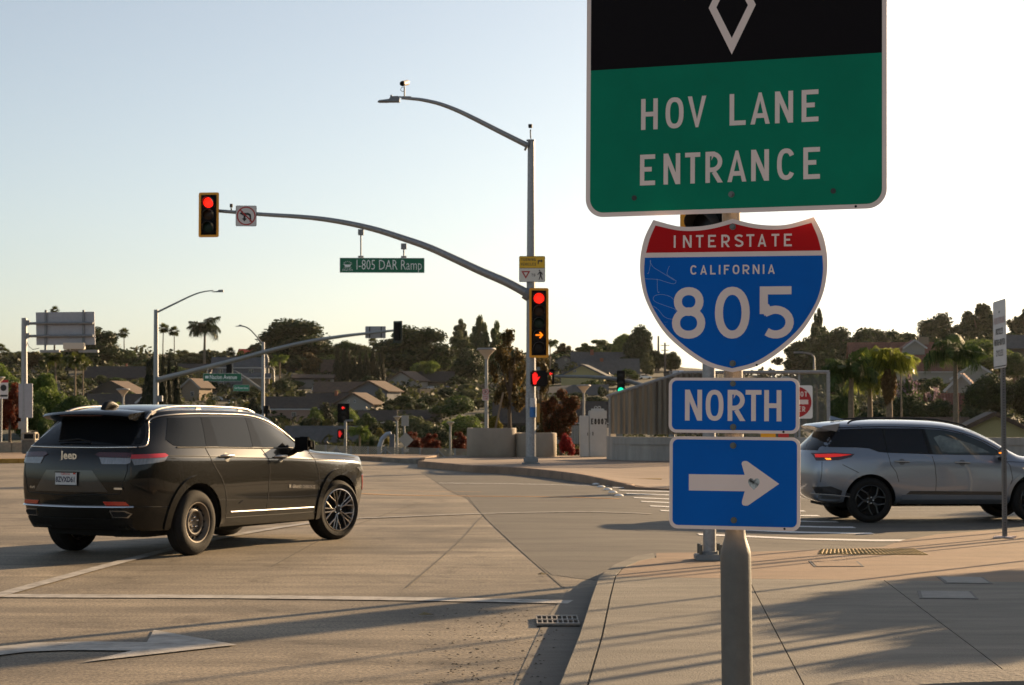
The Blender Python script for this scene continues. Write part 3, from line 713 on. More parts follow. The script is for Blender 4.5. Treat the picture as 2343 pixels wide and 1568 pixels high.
def signal(loc, rz, lenses, name='traffic_light', label='', group=None, yellow=True, sc_=1., cat='traffic light', w=.62, visor=True):
    """face points to local -Y; origin at the middle of the backplate"""
    t = thing(name, label, cat, loc, rz, group, sc_)
    nl = len(lenses); Hh = .355 * nl + .24
    a, b, nrm = Vector((1, 0, 0)), Vector((0, 0, 1)), Vector((0, -1, 0))
    MB().slab(rrect(-w / 2, -Hh / 2, w / 2, Hh / 2, .05), Z0, a, b, nrm, -.006, 0).build('backplate', m_back, t)
    if yellow:
        o, i = rrect(-w / 2, -Hh / 2, w / 2, Hh / 2, .05), rrect(-w / 2 + .068, -Hh / 2 + .068, w / 2 - .068, Hh / 2 - .068, .012)
        mb = MB()
        k = len(o); mb.add([a * x + b * z + nrm * .003 for x, z in o + i], [(j, k + j, k + (j + 1) % k, (j + 1) % k) for j in range(k)])
        mb.build('yellow_border', m_ybord, t)
    MB().box((0, .09, 0), (.34, .17, .355 * nl)).build('housing', m_hous, t, bevel=.02)
    for q in range(nl):
        z = Hh / 2 - .12 - .1775 - .355 * q; kind = lenses[q]
        MB().slab(rrect(-.168, z - .168, .168, z + .168, .03), Z0, a, b, nrm, .001, .03).build('door', m_hous, t)
        r = .15; prof = [(.001, -.052), (.06, -.049), (.11, -.042), (r, -.031)]
        m = {'R': m_lr, 'y': m_ly, 'g': m_lg, 'k': m_lk, 'G': m_lgo, 'r': m_lk, 'A': m_lk, 'L': m_lk}[kind]
        mb = MB(); mb.lathe([(rr, -hh) for rr, hh in [(p[0], -p[1]) for p in prof]], 24, (0, 0, z), 'Y'); lens = mb.build('lens', m, t, smooth=60)
        if kind in 'AL':
            s = 1 if kind == 'A' else -1; mb = MB()
            for seg in ([(-.10 * s, 0), (.07 * s, 0)], [(.02 * s, .085), (.10 * s, 0), (.02 * s, -.085)]):
                for qd in stroke_quads(seg, .034): mb.add([Vector((x, -.056, z + zz)) for x, zz in qd], [(0, 1, 2, 3)])
            mb.build('arrow', m_larr if kind == 'A' else m_rarr, t)
        if visor:
            mb = MB(); n_ = 18; vs = []
            for k in range(n_ + 1):
                an = R(-25 + 230 * k / n_); fl = .24 * (.35 + .65 * max(0, sin(an)) ** .5 if sin(an) > 0 else .35)
                for rad in (.158, .165): vs += [(rad * cos(an), -.028, z + rad * sin(an)), (rad * cos(an), -.028 - fl, z + rad * sin(an) - .02)]
            fs = []
            for k in range(n_):
                o = k * 4; fs += [(o, o + 4, o + 5, o + 1), (o + 2, o + 3, o + 7, o + 6), (o + 1, o + 5, o + 7, o + 3)]
            mb.add(vs, fs); mb.build('visor', m_vis, t, smooth=50)
    return t

# ---- the main pole on the island
pb = G(1214, 1062, ZI); YP = pb.y
def PX(u, v, dy=0.): q = at(u, v, YP + dy); return q - pb
mp = thing('signal_pole', 'tall grey pole on the island with street light arm and curved signal arm', 'signal pole', pb)
r0 = .0
octo = [PX(1214, 1054), PX(1214.5, 660), PX(1215, 322)]
MB().tube(octo, [.155, .135, .105], 12).build('pole', m_galv, mp, smooth=20)
MB().lathe([(.001, PX(1214, 319).z), (.13, PX(1214, 320.5).z), (.13, PX(1214, 323).z)], 12).build('cap', m_galv, mp)
MB().box((0, 0, .02), (.52, .52, .04)).build('base_plate', m_galvd, mp)
mb = MB(); mb.box((0, 0, .12), (.42, .42, .2)); mb.build('base_cover', m_galvd, mp, bevel=.04)
MB().tube([PX(1208, 334), PX(1204, 332)], [.17, .17], 8).build('arm_flange', m_galvd, mp)
MB().tube([PX(*p) for p in catmull([(1206, 333), (1150, 305), (1085, 272), (1045, 253), (1005, 238), (965, 229), (935, 226), (918, 225)], 4)], [.085 - .045 * k / 28 for k in range(29)], 10).build('lamp_arm', m_galv, mp, smooth=40)
mb = MB(); L0, L1 = PX(864, 231), PX(914, 228)
def lum(mb, c, ln, w=.3):   # street-light head, long axis X
    pts = [(-ln / 2, .02), (-ln * .42, .045), (-ln * .1, .07), (ln * .02, .085), (ln * .1, .16), (ln * .45, .17), (ln / 2, .12)]
    vs = []; n = len(pts)
    for x, z in pts:
        ww = w / 2 * (.55 if x < -ln * .45 else 1) * (1 if x < 0 else .8)
        vs += [(c[0] + x, c[1] - ww, c[2]), (c[0] + x, c[1] - ww * .7, c[2] + z), (c[0] + x, c[1] + ww * .7, c[2] + z), (c[0] + x, c[1] + ww, c[2])]
    fs = []
    for k in range(n - 1):
        o = k * 4
        for j in range(4): fs.append((o + j, o + 4 + j, o + 4 + (j + 1) % 4, o + (j + 1) % 4))
    fs += [(0, 1, 2, 3), (n * 4 - 1, n * 4 - 2, n * 4 - 3, n * 4 - 4)]
    mb.add(vs, [f[::-1] for f in fs])
c = (L0 + L1) / 2; lum(mb, (c.x, c.y, c.z - .06), (L1 - L0).x); mb.build('lamp_head', m_galvd, mp, smooth=30)
q = PX(895, 221); MB().lathe([(.03, -.05), (.035, .03), (.001, .05)], 10, q).build('photocell', m_galvd, mp)
# mast arm
arm = catmull([(1206, 672), (1160, 647), (1100, 621), (1040, 593), (980, 566), (920, 545), (860, 526), (800, 512), (740, 502), (680, 496), (600, 491), (500, 483)], 4)
MB().tube([PX(*p) for p in arm], [.135 - .085 * k / (len(arm) - 1) for k in range(len(arm))], 12).build('signal_arm', m_galv, mp, smooth=40)
MB().tube([PX(1212, 676), PX(1200, 669)], [.2, .19], 8).build('arm_flange', m_galvd, mp)
MB().tube([PX(529, 486), PX(529, 476)], [.02, .02], 8).tube([PX(529, 475), PX(529, 467)], [.045, .045], 8).build('detector', m_hous, mp)
MB().tube([PX(1214, 318), PX(1213, 303), PX(1213.5, 297)], [.018, .018, .02], 8).tube([PX(1213, 293), PX(1213, 285)], [.06, .06], 8).build('detector', m_hous, mp)
# camera on the lamp arm
q = PX(925, 222); t = thing('traffic_camera', 'small white camera on a stalk above the main street light', 'camera', pb + q, 0, None, .72)
MB().tube([(0, 0, 0), (0, 0, .42)], .03, 8).build('stalk', m_galvd, t)
MB().box((.03, 0, -.01), (.5, .09, .05)).build('bracket', m_galvd, t)
MB().tube([(.0, 0, .4), (-.12, 0, .38), (-.16, 0, .28), (-.1, 0, .22), (-.02, 0, .22)], .012, 6).build('cable', m_hous, t)
MB().tube([(.1, .22, .62), (-.06, -.22, .5)], [.11, .11], 14).build('housing', mat('camera_white', (.6, .52, .45), .5), t, smooth=40)
MB().tube([(-.062, -.225, .5), (-.085, -.29, .482)], [.112, .1], 14).build('lens_hood', m_hous, t, smooth=40)
# heads
signal(pb + PX(477.5, 492, -.25), R(-6), 'Ryg', label='three light signal showing red at the left end of the long arm', group='traffic lights facing the camera', w=.6)
signal(pb + PX(1232.5, 739, -.45), R(2), 'RygAk', label='tall five light signal on the main pole with red ball and amber arrow', group='traffic lights facing the camera', w=.56)
# pedestrian hand
q = pb + PX(1233, 866, -.35); t = thing('pedestrian_signal', 'black walk signal box showing a red hand on the main pole', 'pedestrian signal', q)
MB().box((0, .08, 0), (.5, .2, .46)).build('box', m_hous, t, bevel=.05)
MB().box((-.02, .16, .27), (.1, .1, .12)).box((-.02, .16, -.27), (.1, .1, .12)).build('bracket', m_galvd, t)
hand = [(-.075, -.17), (-.045, -.17), (.0, -.17), (.02, -.1), (.045, -.06), (.1, .01), (.115, .045), (.095, .055), (.05, .01), (.04, .02), (.045, .1), (.035, .135), (.018, .13), (.014, .08), (.01, .08), (.008, .16), (-.008, .178), (-.022, .16), (-.024, .09), (-.03, .09), (-.034, .165), (-.048, .175), (-.062, .16), (-.062, .08), (-.07, .08), (-.076, .13), (-.09, .14), (-.1, .12), (-.098, .02), (-.092, -.06)]
MB().slab([(x - .09, z + .0) for x, z in hand], Z0, (1, 0, 0), (0, 0, 1), (0, -1, 0), .022, .026).build('hand_symbol', mat('hand_red_lit', (.5, 0, 0), .5, emit=(1, .01, .006), estr=.6), t)
q = pb + PX(1214, 900, -.18)
for z1, z2, w_, mm, lab, nm in ((905, 935, .1, mat('sticker_grey', (.3, .3, .3), .6, var=.5, vscale=25), 'vertical pale number sticker on the main pole', 'sticker'), (911, 932, .26, mat('notice_white', (.5, .5, .5), .6, var=.35, vscale=14, aniso=(1, 1, 6)), 'white printed notice taped round the main pole', 'notice'),
                            (931, 955, .2, mat('poster_blue', (.02, .13, .36), .5, var=.3, vscale=9), 'blue poster taped on the main pole below the notice', 'poster')):
    qa, qb = PX(1214, z1), PX(1214, z2); mb = MB(); a0 = R(200 if w_ < .2 else 265); 
    if nm == 'sticker': rng = (R(200), R(245))
    elif nm == 'notice': rng = (R(262), R(372))
    else: rng = (R(258), R(372))
    vs = []; N_ = 12; rr = .158
    for k in range(N_ + 1):
        an = rng[0] + (rng[1] - rng[0]) * k / N_; vs += [(rr * cos(an), rr * sin(an), 0), (rr * cos(an), rr * sin(an), qa.z - qb.z), (rr * 1.02 * cos(an), rr * 1.02 * sin(an), 0), (rr * 1.02 * cos(an), rr * 1.02 * sin(an), qa.z - qb.z)]
    fs = []
    for k in range(N_):
        o = 4 * k; fs += [(o + 2, o + 6, o + 7, o + 3), (o, o + 2, o + 3, o + 1), (o + 4, o + 5, o + 7, o + 6), (o + 1, o + 3, o + 7, o + 5), (o, o + 4, o + 6, o + 2)]
    mb.add(vs, fs); o = mb.build(nm, mm, loc=pb + Vector((qb.x, 0, qb.z)), smooth=50); tag(o, lab, 'sticker')
q = pb + PX(1231, 945, -.1); o = MB().box((0, 0, 0), (.09, .12, .55)).build('push_button', mat('button_ochre', (.4, .2, .03), .6), loc=q, bevel=.01); tag(o, 'ochre push button box low on the right of the main pole', 'push button')
# ---- signs on the main pole / arm
def flat_sign(name, lab, cat, P, w, h_, yaw=0., col=m_bord, border=None, thick=.004, r=.04, back=None, group=None):
    t = thing(name, lab, cat, P, -yaw, group); a, b, nn = Vector((1, 0, 0)), Vector((0, 0, 1)), Vector((0, -1, 0))
    MB().slab(rrect(-w / 2, -h_ / 2, w / 2, h_ / 2, r), Z0, a, b, nn, -thick, 0).build('panel', border or col, t)
    if border: MB().slab(rrect(-w / 2 + .012, -h_ / 2 + .012, w / 2 - .012, h_ / 2 - .012, r), Z0, a, b, nn, 0, .002).build('field', col, t)
    return t, a, b, nn
s = 4200 / YP
m_symb = mat('symbol_black', (.008, .008, .008), .5)
m_wsign = mat('sign_white', (.62, .59, .57), .5, var=.05)
t, a, b, n = flat_sign('no_left_turn_sign', 'square white sign with no left turn and no U-turn symbols on the signal arm', 'road sign', pb + PX(563, 494.5, -.12), 47.5 / s, 47.5 / s, R(-5), m_wsign, m_symb)
ku = 1 / s * .336                                 # photo zoom pixels to metres
zp = lambda x, y: ((x - 569) * .2452 / s, (291 - y) * .2452 / s)
def poly(mb, pts, d0, d1): mb.slab(pts, Z0, a, b, n, d0, d1)
mb = MB(); poly(mb, [zp(*p) for p in [(507, 268), (540, 245), (540, 262), (590, 262), (612, 275), (616, 300), (616, 345), (600, 345), (600, 300), (590, 284), (568, 281), (562, 312), (576, 315), (552, 345), (530, 315), (544, 312), (544, 281), (540, 281), (540, 290)]], .0025, .004); mb.build('turn_arrow', m_symb, t)
mb = MB(); R1, R2 = 88 * .2452 / s, 76 * .2452 / s
o, i = circ(0, 0, R1, 40), circ(0, 0, R2, 40)
mb.add([a * x + b * z + n * .005 for x, z in o + i], [(j, 40 + j, 40 + (j + 1) % 40, (j + 1) % 40) for j in range(40)])
for qd in stroke_quads([zp(512, 234), zp(626, 348)], 13 * .2452 / s): mb.add([a * x + b * z + n * .0055 for x, z in qd], [(0, 1, 2, 3), (3, 2, 1, 0)][:1])
mb.build('prohibition_ring', mat('ring_red', (.4, .02, .015), .5), t)
# turning vehicles yield
t, a, b, n = flat_sign('turning_vehicles_sign', 'yellow and white sign reading TURNING VEHICLES yield TO pedestrians on the pole', 'road sign', pb + PX(1217, 616, -.2), 59.5 / s, 59.5 / s, 0, mat('sign_white2', (.66, .62, .55), .5), m_symb)
W = 59.5 / s
mb = MB(); poly(mb, [(-W / 2 + .012, .03), (W / 2 - .012, .03), (W / 2 - .012, W / 2 - .012), (-W / 2 + .012, W / 2 - .012)], .002, .004); mb.build('yellow_field', mat('sign_yellow', (.68, .4, .01), .5), t)
zq = lambda x, y: ((x - 317) * .2159 / s, (222 - y) * .2159 / s)
mb = MB(); poly(mb, [(-W / 2, .022), (W / 2, .022), (W / 2, .034), (-W / 2, .034)], .0042, .005)
x0, z0 = zq(200, 137); x1, _ = zq(355, 137); hh = 30 * .2159 / s
letters(mb, text_spec('TURNING', x0, x1, z0, hh), Z0, a, b, n, .16, .006, .0003)
x0, z0 = zq(195, 185); x1, _ = zq(358, 185); letters(mb, text_spec('VEHICLES', x0, x1, z0, hh), Z0, a, b, n, .16, .006, .0003)
x0, z0 = zq(310, 300); x1, _ = zq(350, 300); letters(mb, text_spec('TO', x0, x1, z0, hh), Z0, a, b, n, .16, .006, .0003)
mb.build('lettering', mat('letter_dark', (.03, .02, .02), .5), t)
mb = MB(); poly(mb, [zq(*p) for p in [(377, 170), (377, 128), (412, 128), (412, 120), (434, 136), (412, 152), (412, 143), (388, 143), (388, 170)]], .0045, .007)
mb.slab([zq(p[0], p[1]) for p in circ(396, 237, 8, 12)], Z0, a, b, n, .0045, .007)
poly(mb, [zq(*p) for p in [(392, 248), (408, 248), (424, 262), (430, 282), (424, 286), (414, 270), (416, 294), (426, 318), (430, 334), (420, 334), (406, 304), (396, 334), (385, 334), (398, 296), (396, 266), (390, 272), (376, 284), (372, 276), (384, 266)]], .0045, .007)
mb.build('symbol', mat('letter_dark', (.03, .02, .02), .5), t)
mb = MB(); to, ti = [zq(*p) for p in [(203, 243), (297, 243), (250, 325)]], [zq(*p) for p in [(225, 256), (275, 256), (250, 300)]]
for k in range(3):
    k1 = (k + 1) % 3; mb.slab([to[k], to[k1], ti[k1], ti[k]], Z0, a, b, n, .0045, .007)
mb.build('yield_triangle', mat('ring_red', (.4, .02, .015), .5), t)
# I-805 DAR Ramp
m_gs = mat('street_sign_green', (.0, .13, .06), .5, var=.08)
m_gl = mat('street_sign_letter', (.8, .84, .82), .5)
t, a, b, n = flat_sign('street_name_sign', 'green hanging sign reading I-805 DAR Ramp under the curved arm', 'street sign', pb + PX(874, 607.5, -.05), 194 / s, 34.5 / s, R(-2), m_gs, m_gl, r=.01)
for u, v in ((825.5, 527), (923.5, 559)):
    q0 = PX(u, v) - PX(874, 607.5, -.05); q1 = PX(u, 588) - PX(874, 607.5, -.05)
    MB().tube([q0 + Vector((0, .05, -.03)), q1 + Vector((0, .05, 0))], .022, 8).build('hanger', m_galvd, t)
    MB().box(q1 + Vector((0, .05, -.03)), (.16, .08, .12)).box(q0 + Vector((0, .05, -.06)), (.16, .2, .16)).build('clamp', m_galvd, t)
fonttext('I-805 DAR Ramp', .42, Vector((15.8 / s, 0, 0)), a, b, n, 'lettering', m_gl, t, .005, width=149 / s, bold=-.004)
mb = MB()
for k in range(7):
    an = R(180 * k / 6); mb.add([a * (x * 1) + b * z + n * .005 for x, z in stroke_quads([((-79) / s + .13 * cos(an) * .62, .03 + .1 * sin(an) * .62), (-79 / s + .13 * cos(an), .03 + .1 * sin(an))], .012)[0]], [(0, 1, 2, 3)])
mb.slab([(-79 / s - .1, .02), (-79 / s + .1, .02), (-79 / s + .07, -.05), (-79 / s - .07, -.05)], Z0, a, b, n, .003, .0055)
mb.build('emblem', m_gl, t)
fonttext('CITY OF', .06, Vector((-79 / s, 0, -.085)), a, b, n, 'lettering', m_gl, t, .005)
fonttext('CHULA VISTA', .075, Vector((-79 / s, 0, -.14)), a, b, n, 'lettering', m_gl, t, .005, width=.32)
# ---- pole behind the near signs with its own signal head
pq = G(1623, 1281, ZS); t = thing('signal_pole', 'grey signal post with bolted foot just behind the blue signs', 'signal pole', pq)
MB().tube([(0, 0, .03), (.0, 0, 4.3)], .066, 20).build('pole', m_galv, t, smooth=40)
MB().box((0, 0, .03), (.3, .3, .06)).build('base_plate', m_galvd, t, bevel=.01)
MB().lathe([(.001, .09), (.1, .09), (.1, .0)], 20).build('base_collar', m_galvd, t, smooth=30)
for x in (-.1, .1):
    for y in (-.1, .1): MB().tube([(x, y, .05), (x, y, .16)], .018, 6).build('anchor_bolt', m_bolt, t)
tag(MB().box((0, 0, 0), (.2, .12, .01)).build('paper_scrap', m_bord, loc=(pq.x + .28, pq.y - .22, ZS + .006)), 'white scrap of paper at the foot of the signal post', 'litter')
sp = at(1618, 440, pq.y - .2)
signal(Vector((sp.x, sp.y, sp.z)), R(-38), 'kkk', label='black signal head with yellow edge half hidden behind the green sign', w=.66, yellow=True)
# ---- right hand prohibition sign on its punched post
pr = G(2298, 1231, ZS); t = thing('sign_post', 'thin punched steel post at the right edge on the pavement', 'sign post', pr)
m_punch = mat('punched_tube', (.13, .13, .13), .5, .5, var=.15)
MB().box((0, 0, 1.4), (.05, .05, 2.8)).build('pole', m_punch, t)
mb = MB()
for k in range(72): mb.slab(circ(0, .06 + k * .032, .0065, 8), (0, -.0255, 0), (1, 0, 0), (0, 0, 1), (0, -1, 0), 0, .0006)
tag(mb.build('punched_hole', m_hole, t), kind='stuff')
for k in range(4):
    an = k * pi / 2 + .4; MB().box((.09 * cos(an), .09 * sin(an), .012), (.14, .05, .02), Matrix.Rotation(an, 3, 'Z')).build('foot_lug', m_bord, t, bevel=.005)
Yr = pr.y - .04; P = at(2286, 765, Yr); c0 = P
t = thing('prohibition_sign', 'narrow white sign reading PEDESTRIANS BICYCLES MOTOR-DRIVEN CYCLES at the right edge', 'road sign', P); t.rotation_euler = (0, R(-1.0), R(-91))
a, b, n = Vector((1, 0, 0)), Vector((0, 0, 1)), Vector((0, -1, 0))
w, h_ = .62, .82
m_ps = mat('faded_sign', (.55, .53, .52), .5, var=.08)
MB().slab(rrect(-w / 2, -h_ / 2, w / 2, h_ / 2, .04), Z0, a, b, n, -.003, 0).build('panel', m_ps, t)
MB().slab(rrect(-w / 2 + .015, -h_ / 2 + .015, w / 2 - .015, -h_ / 2 + .028, .001, 1), Z0, a, b, n, 0, .002).build('border', m_symb, t)
for i, (s_, m_) in enumerate([('PEDESTRIANS', mat('faded_red', (.5, .35, .33), .6)), ('BICYCLES', m_symb), ('MOTOR-DRIVEN', m_symb), ('CYCLES', m_symb)]):
    letters(MB(), text_spec(s_, *((-.25, .25) if len(s_) > 8 else (-.17, .17)), .13 - i * .132, .075), Z0, a, b, n, .17, .003, .0003).build('lettering', m_, t)
MB().slab(circ(0, h_ / 2 - .14, .012), Z0, a, b, n, 0, .004).build('bolt', m_boltd, t)
# ---- DO NOT ENTER
Yd = 42.; P = at(1820.5, 920, Yd); sd_ = 4200 / Yd
t = thing('do_not_enter_sign', 'red and white DO NOT ENTER sign partly hidden by the NORTH plaque', 'road sign', P)
MB().slab(rrect(-38 / sd_, -38 / sd_, 38 / sd_, 38 / sd_, .05), Z0, a, b, n, -.003, 0).build('panel', mat('sign_white3', (.78, .74, .70), .5), t)
MB().slab(circ(0, 0, 35.5 / sd_, 40), Z0, a, b, n, 0, .002).build('red_disc', mat('dne_red', (.42, .012, .015), .5), t)
MB().slab(rrect(-28 / sd_, -5.2 / sd_, 28 / sd_, 5.2 / sd_, .005, 1), Z0, a, b, n, .003, .005).build('white_bar', m_bord, t)
letters(MB(), text_spec('DO NOT', -26 / sd_, 26 / sd_, 12 / sd_, 12 / sd_), Z0, a, b, n, .18, .003, .0003).build('lettering', m_bord, t)
letters(MB(), text_spec('ENTER', -21 / sd_, 21 / sd_, -22 / sd_, 12 / sd_), Z0, a, b, n, .18, .003, .0003).build('lettering', m_bord, t)
MB().box((0, .04, -1.0), (.05, .05, 3.0)).build('post', m_galvd, t)
# warning chevron and red plate glimpsed between the plaques
for u, wd, m_, lab in ((1757, 34, mat('sign_yellow2', (.7, .33, .0), .5), 'small amber sign glimpsed between the blue plaques'), (1792, 24, mat('dne_red', (.42, .012, .015), .5), 'small red sign glimpsed between the blue plaques beside the car')):
    P = at(u, 996, 44); t = thing('roadside_plate', lab, 'road sign', P)
    MB().slab(rrect(-wd / 2 / 95, -.2, wd / 2 / 95, .2, .02), Z0, a, b, n, 0, .004).build('panel', m_, t)
    MB().box((0, .03, -.3), (.05, .04, .9)).build('post', m_galvd, t)
# ---- saucer street lamps on the far side
m_lampg = mat('lamp_post_grey', (.26, .26, .25), .5, .3); m_diff = mat('lamp_saucer', (.5, .42, .33), .5, coat=.2)
def saucer(u, vt, vb, Y, wpx, lab, zb=None):
    s_ = 4200 / Y; p = at(u, vt, Y); pbm = at(u, vb, Y); q = Vector((p.x, Y, pbm.z if zb is None else zb))
    t = thing('saucer_lamp', lab, 'street lamp', q, 0, 'street lamps with saucer heads'); H_ = p.z - q.z; r = wpx / 2 / s_
    MB().tube([(0, 0, 0), (0, 0, H_ - r * 1.1)], [max(.045, .02 * H_), max(.04, .014 * H_)], 10).build('pole', m_lampg, t, smooth=40)
    MB().lathe([(.001, H_), (r * .9, H_ - .01), (r, H_ - r * .16), (r * .96, H_ - r * .25), (r * .88, H_ - r * .22)], 24).build('top_disc', m_lampg, t, smooth=40)
    MB().lathe([(r * .88, H_ - r * .22), (r * .55, H_ - r * .6), (r * .3, H_ - r * .85), (r * .2, H_ - r * 1.15), (.001, H_ - r * 1.15)], 20).build('diffuser', m_diff, t, smooth=50)
saucer(1112.5, 796, 984, 63, 45, 'tallest saucer street lamp standing behind the concrete planter', .2)
saucer(1335, 880, 960, 66, 34, 'saucer street lamp behind the white cabinets right of the main pole', .0)
saucer(908.5, 952, 1045, 78, 20, 'small saucer lamp left of the diamond sign on the far side', -.3)
saucer(1030, 965, 1043, 76, 19, 'small saucer lamp right of the diamond sign left of the planter', -.3)
saucer(282, 889, 930, 74, 32, 'saucer lamp rising just behind the dark car roof', .15)
saucer(-3, 862, 1035, 70, 30, 'saucer lamp cut by the left edge of the picture', .15)
# no parking bike lane sign
Yb = 62.8; sb = 4200 / Yb; P = at(1110.5, 903.5, Yb)
t = thing('no_parking_sign', 'small white and red no parking BIKE LANE sign on the tall saucer lamp', 'road sign', P)
MB().slab(rrect(-15 / sb / 2, -27 / sb / 2, 15 / sb / 2, 27 / sb / 2, .03), Z0, a, b, n, -.003, 0).build('panel', mat('sign_pinkish', (.5, .4, .38), .5), t)
m_rr = mat('faded_red2', (.38, .08, .07), .6)
mb = MB(); o, i = circ(0, .095, .105, 24), circ(0, .095, .085, 24); mb.add([a * x + b * z + n * .004 for x, z in o + i], [(j, 24 + j, 24 + (j + 1) % 24, (j + 1) % 24) for j in range(24)])
for qd in stroke_quads([(-.065, .16), (.065, .03)], .016): mb.add([a * x + b * z + n * .006 for x, z in qd], [(0, 1, 2, 3)])
mb.build('prohibition_ring', m_rr, t)
letters(MB(), [('P', -.035, .035, .04, .11)], Z0, a, b, n, .2, .003).build('letter', m_symb, t)
letters(MB(), text_spec('BIKE', -.075, .075, -.09, .055) + text_spec('LANE', -.075, .075, -.165, .055), Z0, a, b, n, .18, .003).build('lettering', m_rr, t)
# transit sign at the far left
P = at(6, 891, 74); t = thing('bus_stop_sign', 'white bus stop sign with red cap at the left edge', 'road sign', P)
MB().slab(rrect(-.22, -.38, .22, .38, .03), Z0, a, b, n, -.004, 0).build('panel', m_wsign, t)
MB().slab(rrect(-.22, .27, .22, .38, .01), Z0, a, b, n, 0, .003).build('red_cap', mat('dne_red', (.42, .012, .015), .5), t)
MB().slab(circ(.03, .06, .13), Z0, a, b, n, 0, .003).build('emblem', m_symb, t)
MB().slab(rrect(-.16, -.3, .2, -.22, .01), Z0, a, b, n, 0, .003).build('number_bar', m_symb, t)
MB().box((-.05, .04, -1.3), (.06, .06, 3.4)).build('post', m_galvd, t)
# ------------------------------------------------------------------ other poles, signal arms and street furniture
def wpt(u, v, Y): return at(u, v, Y)
AX, AZ, AN = Vector((1, 0, 0)), Vector((0, 0, 1)), Vector((0, -1, 0))
# big sign seen from behind at the left
Y = 74.; s = 4200 / Y; b0 = at(56, 1036, Y); b0.z = .15
t = thing('overhead_sign_structure', 'back of a large road sign on two arms at the far left', 'road sign', b0)
Q = lambda u, v, dy=0: at(u, v, Y + dy) - b0
MB().tube([Vector((0, 0, 0)), Q(55.5, 728)], [.14, .11], 12).build('post', m_galv, t, smooth=40)
for v in (740.5, 769.5): MB().tube([Q(56, v), Q(213, v - 1)], .055, 8).build('arm', m_galvd, t)
for v in (739, 768.5): MB().box(Q(62, v), (.2, .16, .2)).build('clamp', m_galvd, t)
MB().slab([tuple((Q(u, v).x, Q(u, v).z)) for u, v in [(79.5, 714.5), (213.5, 713), (215.5, 788.5), (81, 789.5)]], (0, .18, 0), AX, AZ, AN, -.02, .02).build('panel', mat('sign_back_grey', (.33, .33, .35), .55, .3, var=.08), t)
for u in (102.5, 189): MB().box((Q(u, 758) + Q(u, 758)) / 2 + Vector((0, .12, 0)), (.085, .06, 98 / s)).build('upright', m_galvd, t)
MB().tube([Q(100, 805, .1), Q(218, 801.5, .1)], .025, 6).build('catwalk_rail', m_galvd, t)
for u in (115, 203): MB().box(Q(u, 804), (.78, .25, .1)).build('lamp_bar', m_lampg, t)
MB().box(Q(170, 792, -.1), (.85, .3, .26)).build('light_box', mat('box_cream', (.55, .48, .38), .5), t, bevel=.02)
MB().tube([Q(61, 781), Q(66, 793), Q(75, 800), Q(90, 797)], .012, 6).build('cable', m_hous, t)
MB().slab([tuple((Q(u, v).x, Q(u, v).z)) for u, v in [(44, 878), (76, 878), (76, 956), (45, 956)]], (0, -.1, 0), AX, AZ, AN, -.02, .02).build('lower_panel', mat('sign_back_grey', (.33, .33, .35), .55, .3, var=.08), t)
MB().box(Q(52, 973, -.2), (.34, .1, .3)).build('small_plate', m_lampg, t)
# mast arm structure behind the car (pole at u 357)
Y = 128.; b0 = at(356.5, 1003, Y); b0.z = -.2
t = thing('signal_pole', 'grey signal pole with street light and long arm holding the Nacion Avenue sign', 'signal pole', b0)
Q = lambda u, v, yy=Y: at(u, v, yy) - b0
MB().tube([Vector((0, 0, 0)), Q(357, 709)], [.2, .15], 12).build('pole', m_galv, t, smooth=40)
lp = catmull([(357, 716), (400, 695), (440, 676), (465, 668), (488, 665)], 4); MB().tube([Q(*p) for p in lp], [.07 - .035 * k / (len(lp) - 1) for k in range(len(lp))], 8).build('lamp_arm', m_galvd, t, smooth=40)
mb = MB(); c = Q(498, 665.5); lum(mb, (c.x, c.y, c.z - .1), 26 / (4200 / Y), .4); mb.build('lamp_head', m_galvd, t)
ap = catmull([(362, 869, 128), (430, 852, 126), (520, 829, 123), (620, 802, 120), (700, 783, 118), (780, 770, 116), (835, 763.5, 114), (905, 756, 112)], 4)
MB().tube([at(*p) - b0 for p in ap], [.2 - .13 * k / (len(ap) - 1) for k in range(len(ap))], 10).build('signal_arm', m_galv, t, smooth=40)
MB().tube([Q(357, 869), Q(364, 867.5)], .24, 8).build('arm_flange', m_galvd, t)
MB().box(Q(367, 912), (.3, .3, .4)).build('junction_box', m_galvd, t)
for u, v in ((475, 842), (532, 826)): MB().tube([at(u, v, 124) - b0, at(u, 856, 124) - b0], .05, 6).build('hanger', m_galvd, t)
o = at(858, 760, 114); t2, a, b, n = flat_sign('rear_facing_sign', 'plain grey back of a rectangular sign on the long signal arm', 'road sign', o + Vector((0, .3, 0)), 47 / 36.8, 27.5 / 36.8, 0, mat('sign_back_grey', (.33, .33, .35), .55, .3, var=.08))
for x in (-.36, .36): MB().box((x, -.03, 0), (.05, .05, .68)).build('bracket', m_hous, t2)
o = at(910, 759.5, 111.6); t2 = thing('traffic_light', 'black back of a signal head at the right end of the long arm', 'traffic light', o, R(180 - 22), 'signal heads seen from behind')
MB().slab(rrect(-.3, -.66, .3, .66, .04), Z0, AX, AZ, AN, -.006, 0).build('backplate', mat('backplate_dark_green', (.012, .03, .022), .5), t2)
MB().box((0, .1, 0), (.34, .2, 1.07)).build('housing', m_hous, t2, bevel=.02)
o = at(508.5, 863.5, 123.6); ss = 4200 / 123.6
t2, a, b, n = flat_sign('street_name_sign', 'green street sign reading Nacion Avenue hanging above the dark car', 'street sign', o, 87 / ss, 17.5 / ss, R(-2), m_gs, m_gl, r=.01)
fonttext('Nacion Avenue', .40, Vector((.06, 0, 0)), a, b, n, 'lettering', m_gl, t2, .006, width=62 / ss, bold=.008)
MB().slab([(-1.15, -.08), (-.92, -.08), (-.92, .1), (-1.15, .1)], Z0, a, b, n, .003, .006).build('emblem', m_gl, t2)
